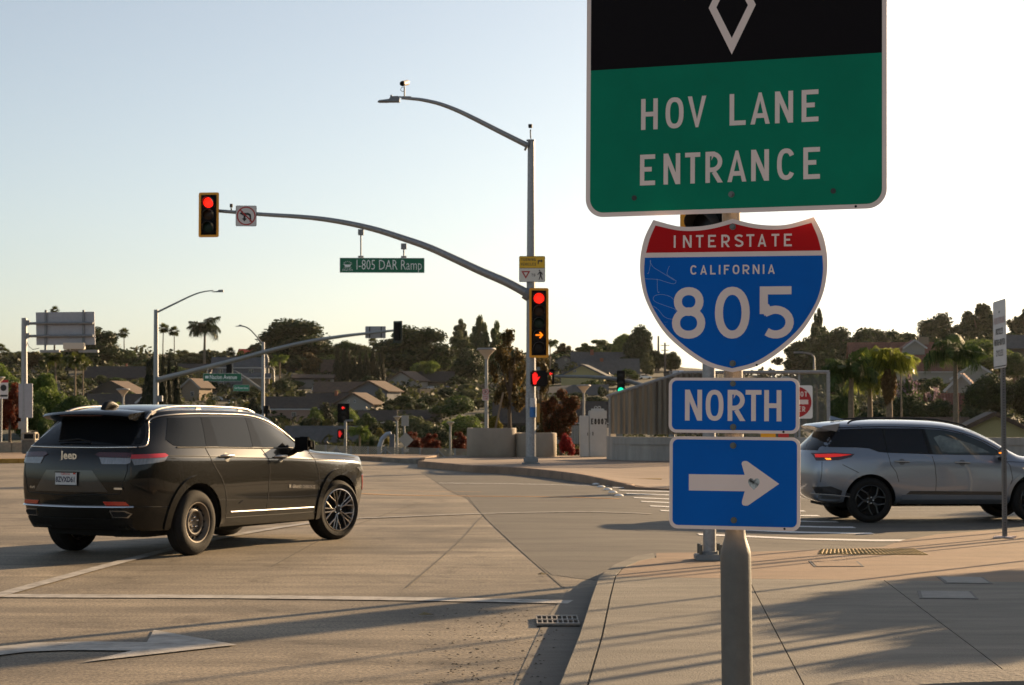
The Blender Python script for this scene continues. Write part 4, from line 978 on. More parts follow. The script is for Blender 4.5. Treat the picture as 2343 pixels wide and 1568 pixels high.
# second pole (u 602) with East Palomar Street
Y = 170.; b0 = at(602, 985, Y); b0.z = terr(b0.x, Y) - .5
t = thing('signal_pole', 'thin grey pole with hooked street light holding the East Palomar Street sign', 'signal pole', b0)
Q = lambda u, v, yy=Y: at(u, v, yy) - b0
MB().tube([Vector((0, 0, 0)), Q(602, 783)], [.2, .14], 10).build('pole', m_galv, t, smooth=40)
lp = catmull([(600, 786), (585, 768), (570, 753), (557, 747), (548, 746)], 4); MB().tube([Q(*p) for p in lp], .06, 8).build('lamp_arm', m_galvd, t, smooth=40)
mb = MB(); c = Q(546, 745); lum(mb, (c.x, c.y, c.z - .1), .6, .4); mb.build('lamp_head', m_galvd, t)
MB().tube([Q(600, 893), Q(565, 867), Q(540, 851), Q(520, 845)], [.14, .11, .09, .07], 8).build('signal_arm', m_galvd, t)
MB().tube([Q(531, 828), Q(531, 846)], .1, 8).build('detector', m_galvd, t)
MB().slab([(Q(524, 0).x, Q(0, 854).z), (Q(538, 0).x, Q(0, 854).z), (Q(538, 0).x, Q(0, 834).z), (Q(524, 0).x, Q(0, 834).z)], (0, -.15, 0), AX, AZ, AN, 0, .2).build('signal_box', m_hous, t)
MB().box(Q(609, 935), (.5, .3, .5)).box(Q(607, 942), (.9, .3, .35)).build('lower_signal', m_hous, t)
ss = 4200 / 169.; t2, a, b, n = flat_sign('street_name_sign', 'small pale green street sign reading East Palomar Street on the thin pole', 'street sign', at(552, 888, 169), 36 / ss, 14 / ss, 0, mat('pale_sign_green', (.02, .25, .12), .5), m_gl, r=.01)
fonttext('East Palomar Street', .3, Z0, a, b, n, 'lettering', m_gl, t2, .008, width=31 / ss, bold=.006)
# small signals low over the hood
t = signal(at(785.5, 945.5, 110), 0, 'Lkk', label='black signal with a red left arrow above the dark car bonnet', w=.8, yellow=False, visor=False, sc_=.88, group='far traffic lights')
p = at(790, 985, 88); t = thing('signal_pole', 'short far grey signal post with sideways hand signal by the mesh fence', 'signal pole', (p.x, 88, -.6))
MB().tube([(0, 0, 0), at(790, 963, 88) - Vector((p.x, 88, -.6))], .07, 8).build('pole', m_galvd, t)
MB().tube([at(790, 963, 88) - Vector((p.x, 88, -.6)), at(808, 962, 88) - Vector((p.x, 88, -.6))], .05, 6).build('arm', m_galvd, t)
q = at(780, 993, 87.6); t = thing('pedestrian_signal', 'tiny dark walk signal with red hand left of the mesh fence', 'pedestrian signal', q)
MB().box((0, .1, 0), (.34, .3, .46)).build('box', m_hous, t, bevel=.03)
MB().slab([(x * .9 - .03, z * .9) for x, z in hand], Z0, AX, AZ, AN, .052, .06).build('hand_symbol', mat('hand_red_dim', (.4, 0, 0), .5, emit=(1, .02, .015), estr=.22), t)
# right hand far mast arm with green light
Y = 92.; b0 = at(1536, 1010, Y); b0.z = terr(b0.x, Y)
t = thing('signal_pole', 'far grey signal arm crossing behind the fence with a green light', 'signal pole', b0)
Q = lambda u, v, yy=Y: at(u, v, yy) - b0
MB().tube([Vector((0, 0, 0)), Q(1536, 903)], [.18, .15], 10).build('pole', m_galvd, t, smooth=40)
MB().tube([Q(*p) for p in [(1536, 905), (1490, 888), (1440, 873), (1390, 865), (1340, 862), (1265, 861)]], [.14, .12, .11, .1, .08, .07], 8).build('signal_arm', m_galvd, t, smooth=40)
signal(at(1420, 877.5, 91.5), R(-14), 'kkG', label='far black signal head showing green above the slatted fence', w=.42, yellow=False, group='far traffic lights', sc_=.98, visor=False)
signal(at(1260, 862, 91.5), R(4), 'Lk', label='far small signal with red left arrow right of the walk signal', w=.4, yellow=False, group='far traffic lights', sc_=.8, visor=False)
# utility poles on the hill, far street lights
m_wood = mat('pole_wood', (.1, .085, .07), .9)
for u, vt, vb, lab in ((1506, 770, 850, 'left utility pole on the hill beside the shield sign'), (1521, 785, 852, 'right utility pole with crossarm on the hill beside the shield sign')):
    q = T(u, vb); hh = (vb - vt) / 4200 * q.y; t = thing('utility_pole', lab, 'utility pole', q, 0, 'utility poles on the hill')
    MB().tube([(0, 0, -1), (0, 0, hh)], [.35, .25], 8).build('pole', m_wood, t)
    if u > 1510: MB().box((0, 0, hh - .8), (2.6, .2, .2)).box((0, 0, hh - 2.2), (2.2, .2, .2)).build('crossarm', m_wood, t)
for pts, vb, lab, g in ((([(1862, 852), (1862, 818), (1856, 811), (1845, 808), (1826, 806.5)]), 860, 'far hooked street light above the mesh fence right of the shield', 0), ([(613, 886), (613, 822), (610, 813), (604, 810), (597, 811)], 890, 'far hooked street light left of the palms behind the thin pole', 0), ([(626, 892), (626, 848), (622, 843), (608, 838)], 894, 'second far hooked street light right of the thin pole', 0)):
    q = T(pts[0][0], vb) if pts[0][0] < 1800 else at(1862, vb, 150); t = thing('street_light', lab, 'street light', q, 0, 'far hooked street lights')
    MB().tube([(0, 0, -1)] + [at(*p, q.y) - q for p in pts], [.3 * q.y / 400] * 2 + [.2 * q.y / 400] * (len(pts) - 1), 8).build('pole', m_galvd, t, smooth=40)
    e = at(*pts[-1], q.y) - q; MB().box(e, (1.4 * q.y / 300, .5, .25 * q.y / 300)).build('lamp_head', m_galvd, t)
# ---- diamond and rectangular sign backs on one post
Y = 75.; p = at(926, 1046, Y); t = thing('sign_post', 'post with the back of a diamond sign and a square sign by the mesh fence', 'road sign', p)
Q = lambda u, v: at(u, v, Y) - p
MB().tube([(0, 0, -.3), Q(924.5, 952)], .035, 8).build('post', m_galvd, t)
MB().slab([(Q(u, v).x, Q(u, v).z) for u, v in [(928, 989), (946, 1007), (929, 1024), (911, 1006)]], (0, -.05, 0), AX, AZ, AN, -.01, .01).build('diamond_panel', m_lampg, t)
MB().slab([(Q(u, v).x, Q(u, v).z) for u, v in [(918, 951), (935, 951), (935, 975), (918, 975)]], (0, -.05, 0), AX, AZ, AN, -.01, .01).build('square_panel', m_lampg, t)
MB().slab([(Q(u, v).x, Q(u, v).z) for u, v in [(922, 1027), (935, 1027), (935, 1034), (922, 1034)]], (0, -.05, 0), AX, AZ, AN, -.01, .01).build('small_panel', m_wsign, t)
# ---- chain link fence on the far side
def meshmat(name, col, a=.35, sc_=60.):
    m = mat(name, col, .6, .3); n, l = m.node_tree.nodes, m.node_tree.links
    tr = n.new('ShaderNodeBsdfTransparent'); mx = n.new('ShaderNodeMixShader'); b_ = n['Principled BSDF']
    tc = n.new('ShaderNodeTexCoord'); f = []
    for ang in (45, -45):
        mp = n.new('ShaderNodeMapping'); mp.vector_type = 'POINT'; mp.inputs['Rotation'].default_value = (0, R(ang), 0); l.new(tc.outputs['Object'], mp.inputs[0])
        w = n.new('ShaderNodeTexWave'); w.inputs['Scale'].default_value = sc_; w.bands_direction = 'X'; l.new(mp.outputs[0], w.inputs[0])
        g = n.new('ShaderNodeMath'); g.operation = 'GREATER_THAN'; g.inputs[1].default_value = 1 - a * .6; l.new(w.outputs[1], g.inputs[0]); f.append(g)
    mxx = n.new('ShaderNodeMath'); mxx.operation = 'MAXIMUM'; l.new(f[0].outputs[0], mxx.inputs[0]); l.new(f[1].outputs[0], mxx.inputs[1])
    l.new(mxx.outputs[0], mx.inputs[0]); l.new(tr.outputs[0], mx.inputs[1]); l.new(b_.outputs[0], mx.inputs[2]); l.new(mx.outputs[0], n['Material Output'].inputs[0])
    return m
m_link = meshmat('chain_link', (.3, .27, .21), .8, 5)
t = thing('chain_link_fence', 'low chain link fence with braced posts along the far side of the road', 'fence', (0, 72.5, 0))
fpn = [(680, 1018), (745, 1018), (769, 1020), (803, 1021), (842, 1022), (882, 1022), (921, 1023.5), (961, 1025), (1002, 1025.5), (1041, 1026.5), (1071, 1027), (1100, 1027)]
pts = [at(u, v, 72.5) - Vector((0, 72.5, 0)) for u, v in fpn]
for i, q in enumerate(pts):
    MB().tube([(q.x, 0, -.9), (q.x, 0, q.z)], .042, 6).build('post', m_lampg, t)
for i in (2, 5, 8):
    q = pts[i]
    for sx in (-.75, .75): MB().tube([(q.x, -.02, q.z - .1), (q.x + sx, -.02, q.z - .8)], .034, 6).build('brace', m_lampg, t)
for a_, b_ in zip(pts, pts[1:]): MB().add([(a_.x, .03, -.8), (b_.x, .03, -.8), (b_.x, .03, b_.z), (a_.x, .03, a_.z)], [(0, 1, 2, 3)]).build('mesh', m_link, t)
# ---- planters, cabinets on the island
m_plant = mat('planter_concrete', (.27, .225, .175), .8, var=.14, vscale=1.5, bump=.2, bscale=30, detail=8)
def planter(u0, u1, vt, vb, rad, lab, dep=2.6):
    Yp = G(600, vb, ZI).y; p0 = at(u0, vb, Yp); p1 = at(u1, vb, Yp); H_ = at(u0, vt, Yp).z - ZI; W_ = p1.x - p0.x
    t = thing('planter', lab, 'planter', ((p0.x + p1.x) / 2, Yp + dep / 2, ZI), 0, 'round cornered concrete planters')
    o = rrect(-W_ / 2, -dep / 2, W_ / 2, dep / 2, rad, 8); i = rrect(-W_ / 2 + .14, -dep / 2 + .14, W_ / 2 - .14, dep / 2 - .14, rad - .1, 8); n_ = len(o)
    rows = [[(x * .985, y * .97, .0) for x, y in o], [(x, y, .06) for x, y in o], [(x, y, H_ - .03) for x, y in o], [(x * .995, y * .99, H_) for x, y in o], [(x, y, H_) for x, y in i], [(x, y, H_ - .25) for x, y in i]]
    mb = MB(); mb.add([q for r_ in rows for q in r_], [(a_ * n_ + k, a_ * n_ + (k + 1) % n_, (a_ + 1) * n_ + (k + 1) % n_, (a_ + 1) * n_ + k) for a_ in range(5) for k in range(n_)])
    mb.build('shell', m_plant, t, smooth=50); MB().prism(i, 0, H_ - .2).build('soil', m_soil, t)
    return t
planter(1067, 1181, 980, 1046, .55, 'left and taller rounded concrete planter behind the signal pole')
planter(1180, 1274, 991.5, 1046, .5, 'right and lower rounded concrete planter behind the signal pole')
m_cab = mat('cabinet_white', (.42, .42, .4), .55, var=.08, vscale=2)
Yc = G(1350, 1045.5, ZI).y
def cab(u0, u1, vt, dep, lab):
    p0, p1 = at(u0, 1045.5, Yc), at(u1, vt, Yc); w_, h_ = p1.x - p0.x, p1.z - ZI
    t = thing('utility_cabinet', lab, 'utility cabinet', ((p0.x + p1.x) / 2, Yc + dep / 2, ZI), 0, 'white utility cabinets'); 
    MB().box((0, 0, h_ / 2), (w_, dep, h_)).build('body', m_cab, t, bevel=.02)
    return t, w_, h_, dep
t, w_, h_, dd = cab(1327, 1347.5, 951, .7, 'shorter white utility cabinet left of the one marked E8007')
MB().box((0, -dd / 2 - .006, h_ / 2 - .03), (w_ * .86, .012, h_ * .9)).build('door', m_cab, t); MB().box((w_ * .33, -dd / 2 - .02, h_ * .55), (.02, .02, .1)).build('handle', m_hous, t)
t, w_, h_, dd = cab(1348, 1388, 939.5, .8, 'taller white utility cabinet marked E8007')
MB().box((0, -dd / 2 - .006, h_ / 2 - .03), (w_ * .9, .012, h_ * .9)).build('door', m_cab, t); MB().box((-w_ * .3, -dd / 2 - .02, h_ * .5), (.025, .02, .12)).build('handle', m_hous, t)
MB().box((0, 0, h_ + .03), (w_ * .7, dd * .8, .07)).build('roof_cap', m_cab, t)
for x in (-.06, .06): MB().lathe([(.035, -.01), (.055, -.01), (.055, .01), (.035, .01)], 12, (x, 0, h_ + .1), 'Y', True).build('lifting_eye', m_cab, t)
letters(MB(), text_spec('E8007', -.24, .30, h_ * .70, .2), (0, -dd / 2 - .016, 0), AX, AZ, AN, .19, .002, .0004).build('lettering', m_symb, t)
# ---- bridge barrier and slatted fence
m_bar = mat('barrier_concrete', (.3, .28, .25), .8, var=.22, vscale=1.2, bump=.2, bscale=30, detail=8, aniso=(2.5, 2.5, .5))
m_slat = mat('slat_tan', (.16, .138, .105), .75, var=.5, vscale=.9, aniso=(4, 4, .25))
wl_ = [(1388, 59.4), (1400, 58.6), (1440, 57.6), (1500, 57.2), (1560, 57.), (1900, 56.5), (2500, 56)]
bw = thing('bridge_barrier', 'low curved concrete barrier under the slatted fence', 'barrier', (0, 57, ZI))
wp = [Vector((at(u, 1000, y).x, y - 57)) for u, y in wl_]
htop = at(1450, 1000, 57.5).z - ZI
for k, (z0, z1, off) in enumerate(((0, htop * .68, 0), (htop * .68 + .002, htop, -.05))):
    mb = MB(); vs = []
    for i, q in enumerate(wp): vs += [(q.x, q.y + off, z0), (q.x, q.y + off, z1), (q.x, q.y + .3, z1), (q.x, q.y + .3, z0)]
    fs = [(i * 4 + j, i * 4 + 4 + j, i * 4 + 4 + (j + 1) % 4, i * 4 + (j + 1) % 4) for i in range(len(wp) - 1) for j in range(4)] + [(0, 1, 2, 3)]
    mb.add(vs, [f[::-1] for f in fs]); mb.build('wall' if k == 0 else 'coping', m_bar, bw)
MB().box((wp[0].x + .15, wp[0].y + .1, htop + .12), (.28, .3, .3)).build('end_block', mat('block_white', (.7, .62, .5), .7), bw)
fr_ = thing('bridge_fence', 'tall slatted fence rising to the right on the concrete barrier with mesh end panel', 'fence', (0, 57.1, ZI))
def fz(u): return at(u, 904 - (u - 1395) * .307 if u < 1562 else 852.7, 57.2).z - ZI
us = np.arange(1393, 1640, 6.2)
def wy(u): return interp([(a_, b_) for a_, b_ in wl_], u)
for i, u in enumerate(us):
    u2 = u + 6.2; y = wy(u) - 57.1; x0, x1 = at(u, 900, 57.1 + y).x, at(u2, 900, 57.1 + y).x
    dy = .10 * (i % 2)
    e0, e1 = (.0, .09) if i % 2 else (.09, .0)
    MB().add([(x0, y + e0, htop + .08), (x1, y + e1, htop + .08), (x1, y + e1, fz(u2) - .02), (x0, y + e0, fz(u) - .02), (x0, y + e0 + .03, htop + .08), (x1, y + e1 + .03, htop + .08), (x1, y + e1 + .03, fz(u2) - .02), (x0, y + e0 + .03, fz(u) - .02)],
             [(0, 1, 2, 3), (7, 6, 5, 4), (3, 2, 6, 7)]).build('slat', m_slat, fr_)
rail = [(u, wy(u)) for u in (1390, 1440, 1490, 1530, 1560, 1580, 1700, 1898)]
MB().tube([(at(u, 900, y).x, y - 57.1 + .1, fz(u)) for u, y in rail], .055, 8).build('top_rail', m_galv, fr_)
for u in (1395, 1640, 1700, 1770, 1830, 1895.5):
    y = wy(u); MB().box((at(u, 900, y).x, y - 57.1 + .2 - (.12 if u > 1890 else 0), (fz(u) + htop) / 2), (.1 if u > 1890 else .06, .06, fz(u) - htop)).build('post', m_galv, fr_)
m_link2 = meshmat('chain_link_grey', (.16, .16, .15), .26, 9)
MB().add([(at(1645, 900, 57).x, .1, htop), (at(1894, 900, 56.6).x, -.45, htop), (at(1894, 900, 56.6).x, -.45, fz(1894)), (at(1645, 900, 57).x, .1, fz(1645))], [(0, 1, 2, 3)]).build('mesh', m_link2, fr_)
# ---- litter bin and low wall at left
p = at(68, 1040, 70.5); p.z = .15; t = thing('litter_bin', 'square concrete litter bin with tan hooded lid behind the dark car', 'litter bin', p)
m_bin = mat('bin_concrete', (.13, .12, .1), .9, var=.3, vscale=10); m_lidb = mat('bin_lid', (.3, .25, .18), .6)
MB().box((0, 0, .26), (.5, .5, .52)).build('body', m_bin, t, bevel=.03)
MB().box((0, 0, .54), (.56, .56, .05)).box((0, 0, .78), (.52, .52, .06)).build('lid', m_lidb, t, bevel=.02)
for x in (-.24, .24):
    for y in (-.24, .24): MB().box((x, y, .66), (.06, .06, .2)).build('lid_post', m_lidb, t)
MB().box((0, 0, .66), (.36, .36, .19)).build('opening', m_hous, t)
t = thing('planter_wall', 'low pale block wall left of the litter bin', 'wall', (at(20, 1040, 72).x, 72.5, .15))
for k in range(10): MB().box((-4.4 + k * .52, 0, .2), (.5, .3, .4)).build('block', mat('block_tan', (.3, .24, .17), .8, var=.2), t, bevel=.01)
# ---- curved low wall top right at the very front
q0 = [(1790, 1600, 6.1), (1912, 1560, 6.05), (2020, 1545, 6.0), (2130, 1536, 5.95), (2341, 1530, 5.8), (2600, 1532, 5.6)]
t = thing('low_wall', 'blurred curved concrete wall top in the bottom right corner', 'wall', (1.4, 5.9, 0))
mb = MB(); vs = []
for u, v, y in q0:
    q = at(u, v, y) - Vector((1.4, 5.9, 0)); zt = q.z
    vs += [(q.x, q.y, ZS), (q.x, q.y - .0, ZS)]
vs = []
cur = [at(*p) - Vector((1.4, 5.9, 0)) for p in catmull(q0, 5)]
for q in cur:
    vs += [(q.x, q.y + .02, ZS), (q.x, q.y + .02, q.z - .03), (q.x, q.y - .01, q.z), (q.x - .02, q.y - .26, q.z), (q.x - .02, q.y - .29, q.z - .03), (q.x - .02, q.y - .29, ZS)]
fs = [(i * 6 + j, i * 6 + 6 + j, i * 6 + 7 + j, i * 6 + 1 + j) for i in range(len(cur) - 1) for j in range(5)] + [(0, 1, 2, 3, 4, 5)]
mb.add(vs, fs); mb.build('wall', m_kerb, t, smooth=40)
# ---- unseen sign and poles added beyond the right edge to throw the long shadows
t = thing('shadow_panel_sign', 'unseen panel sign on a pole, added for its wide shadow band', 'road sign', (9.9, 26.0, -.1), -SUN_AZ)
MB().tube([(0, 0, 0), (0, 0, 5.6)], .05, 10).build('post', m_galv, t); MB().box((0, -.07, 4.95), (.8, .02, 1.5)).build('panel', m_wsign, t)
sh = Vector((sin(SUN_AZ), cos(SUN_AZ)))
for i, (u, v, d, r_, h_) in enumerate([(1724, 1355, 9, .035, 5.6), (1658, 1398, 11, .02, 5.2), (1653, 1426, 10, .045, 6.2), (1653, 1442, 13, .03, 6.6), (1653, 1492, 9.5, .035, 5.8), (1653, 1308, 9, .03, 5.0), (1300, 1568, 10, .05, 5.2), (1734, 1541, 8.6, .04, 5.6), (1450, 1296, 11, .04, 4.2)]):
    q = G(u, v, ZS); p = Vector((q.x, q.y)) + sh * d
    t = thing('pole', ('first', 'second', 'third', 'fourth', 'fifth', 'sixth', 'seventh', 'eighth', 'last')[i] + ' unseen slender grey pole added beyond the right edge for its shadow', 'pole', (p.x, p.y, ZS if p.y < 21 else -.1), 0, 'unseen poles added for their shadow lines')
    MB().tube([(0, 0, 0), (0, 0, h_)], r_, 10).build('shaft', m_galv, t); MB().box((0, 0, .01), (.2, .2, .02)).build('foot', m_galvd, t)
# ------------------------------------------------------------------ cars
m_tyre = mat('tyre_rubber', (.014, .013, .012), .8, spec=.2, var=.3, vscale=30, bump=.2, bscale=60)
m_plas = mat('black_plastic', (.010, .010, .010), .5, spec=.25)
m_well = mat('wheel_well', (.006, .006, .006), .95)
m_chr = mat('chrome', (.75, .73, .7), .14, 1.)
m_satin = mat('satin_chrome', (.42, .39, .36), .33, 1.)
m_glass = mat('tinted_glass', (.008, .009, .01), .04, spec=.16)
m_seam = mat('panel_gap', (.004, .004, .004), .8)
m_jeep = mat('paint_grey_brown', (.009, .0085, .007), .2, 0, coat=.6, spec=.15)
m_silver = mat('paint_silver', (.225, .25, .295), .3, .6, coat=1.)
m_lampr = mat('lamp_red', (.45, .008, .008), .15, coat=1.)
m_lampd = mat('lamp_dark_red', (.05, .002, .003), .15, coat=1.)
m_lampc = mat('lamp_clear', (.16, .16, .165), .2, .4, coat=1., var=.35, vscale=9, aniso=(1, 8, 1))
m_refl = mat('reflector_red', (.45, .03, .015), .25, coat=1.)

def body_mesh(rows, bulge_r, bulge_f, levels=3, crease=(), tail=False):
    """rows: per station a list of 9 (x, y, z) right-side key points from rocker edge up to roof centre; bottom is closed."""
    bm = bmesh.new(); ring = []
    for row in rows:
        k2 = row[0]; pts = [(k2[0], 0, k2[2]), (k2[0], k2[1] * .5, k2[2])] + list(row)
        right = [bm.verts.new((x, -y, z)) for x, y, z in pts]
        left = [right[0]] + [bm.verts.new((x, y, z)) for x, y, z in pts[1:-1]] + [right[-1]]
        ring.append((right, left))
    n = len(rows[0]) + 2
    for (r0_, l0_), (r1_, l1_) in zip(ring, ring[1:]):
        for j in range(n - 1):
            bm.faces.new((r0_[j], r0_[j + 1], r1_[j + 1], r1_[j]))
            bm.faces.new((l0_[j], l1_[j], l1_[j + 1], l0_[j + 1]))
    for end, bulge, sg in ((0, bulge_r, -1), (-1, bulge_f, 1)):
        r_, l_ = ring[end]
        cols = {}
        for j in range(2, n - 2):
            p = r_[j].co; b_ = bulge * (1 if j < n - 3 else .6)
            cols[j] = [r_[j], bm.verts.new((p.x + sg * b_ * .72, p.y * .5, p.z)), bm.verts.new((p.x + sg * b_, 0, p.z)), bm.verts.new((p.x + sg * b_ * .72, -p.y * .5, p.z)), l_[j]]
        # bottom & top rows reuse ring points
        cols[2][1], cols[2][2], cols[2][3] = None, None, None
        bm.verts.remove([v for v in bm.verts if not v.link_faces and abs(v.co.z - r_[2].co.z) < 1e-6 and abs(v.co.y) < 1e-6][0]) if False else None
        b_row = [r_[2], r_[1], r_[0], l_[1], l_[2]]
        t_row = [r_[n - 3], r_[n - 2], r_[n - 1], l_[n - 2], l_[n - 3]]
        cols[2] = b_row; cols[n - 3] = t_row
        for j in range(2, n - 3):
            for k in range(4):
                f = (cols[j][k], cols[j][k + 1], cols[j + 1][k + 1], cols[j + 1][k])
                try: bm.faces.new(f)
                except ValueError: pass
    for v in [v for v in bm.verts if not v.link_faces]: bm.verts.remove(v)
    bmesh.ops.recalc_face_normals(bm, faces=bm.faces[:])
    cl = bm.edges.layers.float.new('crease_edge')
    me = bpy.data.meshes.new('body')
    for e in bm.edges:
        for (j, cv, x0, x1) in crease:
            for (r_, l_) in ring:
                pass
    for (j, cv, x0, x1) in crease:
        for sd_ in (0, 1):
            for a_, b_ in zip(ring, ring[1:]):
                va, vb = a_[sd_][j + 2], b_[sd_][j + 2]; e = bm.edges.get((va, vb))
                if e and x0 <= va.co.x <= x1: e[cl] = cv
    if tail:
        for sd_ in (0, 1):
            for j in range(2, 7):
                e = bm.edges.get((ring[0][sd_][j], ring[0][sd_][j + 1]))
                if e: e[cl] = .55
    bm.to_mesh(me); bm.free()
    o = bpy.data.objects.new('tmp', me); COL.objects.link(o)
    md = o.modifiers.new('s', 'SUBSURF'); md.levels = levels; md.render_levels = levels
    dg = bpy.context.evaluated_depsgraph_get(); me2 = bpy.data.meshes.new_from_object(o.evaluated_get(dg)); bpy.data.objects.remove(o)
    return me2
def bvh_of(me):
    return BVHTree.FromPolygons([v.co.copy() for v in me.vertices], [tuple(p.vertices) for p in me.polygons])
def cut(me, cyls):
    o = bpy.data.objects.new('tmp', me); COL.objects.link(o); cs = []
    me.materials.append(m_plas)
    for c, r_, y0, y1 in cyls:
        mb = MB().lathe([(.001, y0), (r_, y0), (r_, y1), (.001, y1)], 56, (c[0], 0, c[1]), 'Y'); m2 = bpy.data.meshes.new('c'); m2.from_pydata(mb.v, [], mb.f)
        b_ = bmesh.new(); b_.from_mesh(m2); bmesh.ops.remove_doubles(b_, verts=b_.verts[:], dist=.002); bmesh.ops.recalc_face_normals(b_, faces=b_.faces[:]); b_.to_mesh(m2); b_.free()
        m2.materials.append(m_well); c_ = bpy.data.objects.new('tmpc', m2); COL.objects.link(c_); c_.hide_render = True; cs.append(c_)
        md = o.modifiers.new('b', 'BOOLEAN'); md.operation = 'DIFFERENCE'; md.object = c_; md.solver = 'EXACT'; md.material_mode = 'TRANSFER'
    dg = bpy.context.evaluated_depsgraph_get(); me2 = bpy.data.meshes.new_from_object(o.evaluated_get(dg))
    for c_ in cs: bpy.data.objects.remove(c_)
    bpy.data.objects.remove(o); return me2
def project(bvh, p, axis, sg):
    """p: 2-D point; axis 'y' -> (x,z) side, 'x' -> (y,z) end, 'z' -> (x,y) top"""
    if axis == 'y': o, d = Vector((p[0], sg * 3, p[1])), Vector((0, -sg, 0))
    elif axis == 'x': o, d = Vector((sg * 9 if sg > 0 else -3, p[0], p[1])), Vector((-sg, 0, 0))
    else: o, d = Vector((p[0], p[1], 4)), Vector((0, 0, -1))
    h_ = bvh.ray_cast(o, d)
    if h_[0] is None:
        h_ = bvh.find_nearest(o + d * (2.1 if axis == 'y' else 3))
    nn = h_[1]
    if nn.dot(d) > 0: nn = -nn
    return h_[0], nn
def patch(bvh, poly, axis, sg, off, res=.05, skirt=.012):
    bm = bmesh.new(); bm.faces.new([bm.verts.new((p[0], p[1], 0)) for p in poly])
    for ax in (0, 1):
        vals = [p[ax] for p in poly]; k = math.ceil(min(vals) / res) * res
        while k < max(vals):
            bmesh.ops.bisect_plane(bm, geom=bm.verts[:] + bm.edges[:] + bm.faces[:], plane_co=(k, 0, 0) if ax == 0 else (0, k, 0), plane_no=(1, 0, 0) if ax == 0 else (0, 1, 0)); k += res
    be = [e for e in bm.edges if e.is_boundary]; r_ = bmesh.ops.extrude_edge_only(bm, edges=be)
    low = {v for v in r_['geom'] if isinstance(v, bmesh.types.BMVert)}
    for v in bm.verts:
        q, nn = project(bvh, (v.co.x, v.co.y), axis, sg); v.co = q + nn * (off if v not in low else -skirt)
    bmesh.ops.recalc_face_normals(bm, faces=bm.faces[:])
    f0 = max((f for f in bm.faces), key=lambda f: f.calc_area()); _, nn = project(bvh, (0, 0), axis, sg) if False else (None, None)
    cc = f0.calc_center_median(); q, i_, _, _ = bvh.find_nearest(cc)
    if f0.normal.dot(i_ if i_.dot(Vector({'y': (0, sg, 0), 'x': (sg, 0, 0), 'z': (0, 0, 1)}[axis])) > 0 else -i_) < 0: bmesh.ops.reverse_faces(bm, faces=bm.faces[:])
    me = bpy.data.meshes.new('p'); bm.to_mesh(me); bm.free(); return me
def put(name, me, m, parent, smooth=35): return link(name, me, m, parent, smooth)
def surf_line(bvh, pts, axis, sg, off=0., step=.04):
    out = []
    for a_, b_ in zip(pts, pts[1:]):
        n_ = max(1, int((Vector(b_) - Vector(a_)).length / step))
        for k in range(n_): out.append(tuple(Vector(a_).lerp(Vector(b_), k / n_)))
    out.append(tuple(pts[-1])); res = []
    for p in out:
        q, nn = project(bvh, p, axis, sg); res.append(q + nn * off)
    return res
def trim(name, bvh, pts, axis, sg, r_, m, parent, off=0., curve=True, n=8):
    p = surf_line(bvh, catmull(pts, 6) if curve and len(pts) > 2 else pts, axis, sg, off)
    return MB().tube(p, r_, n).build(name, m, parent, smooth=50)
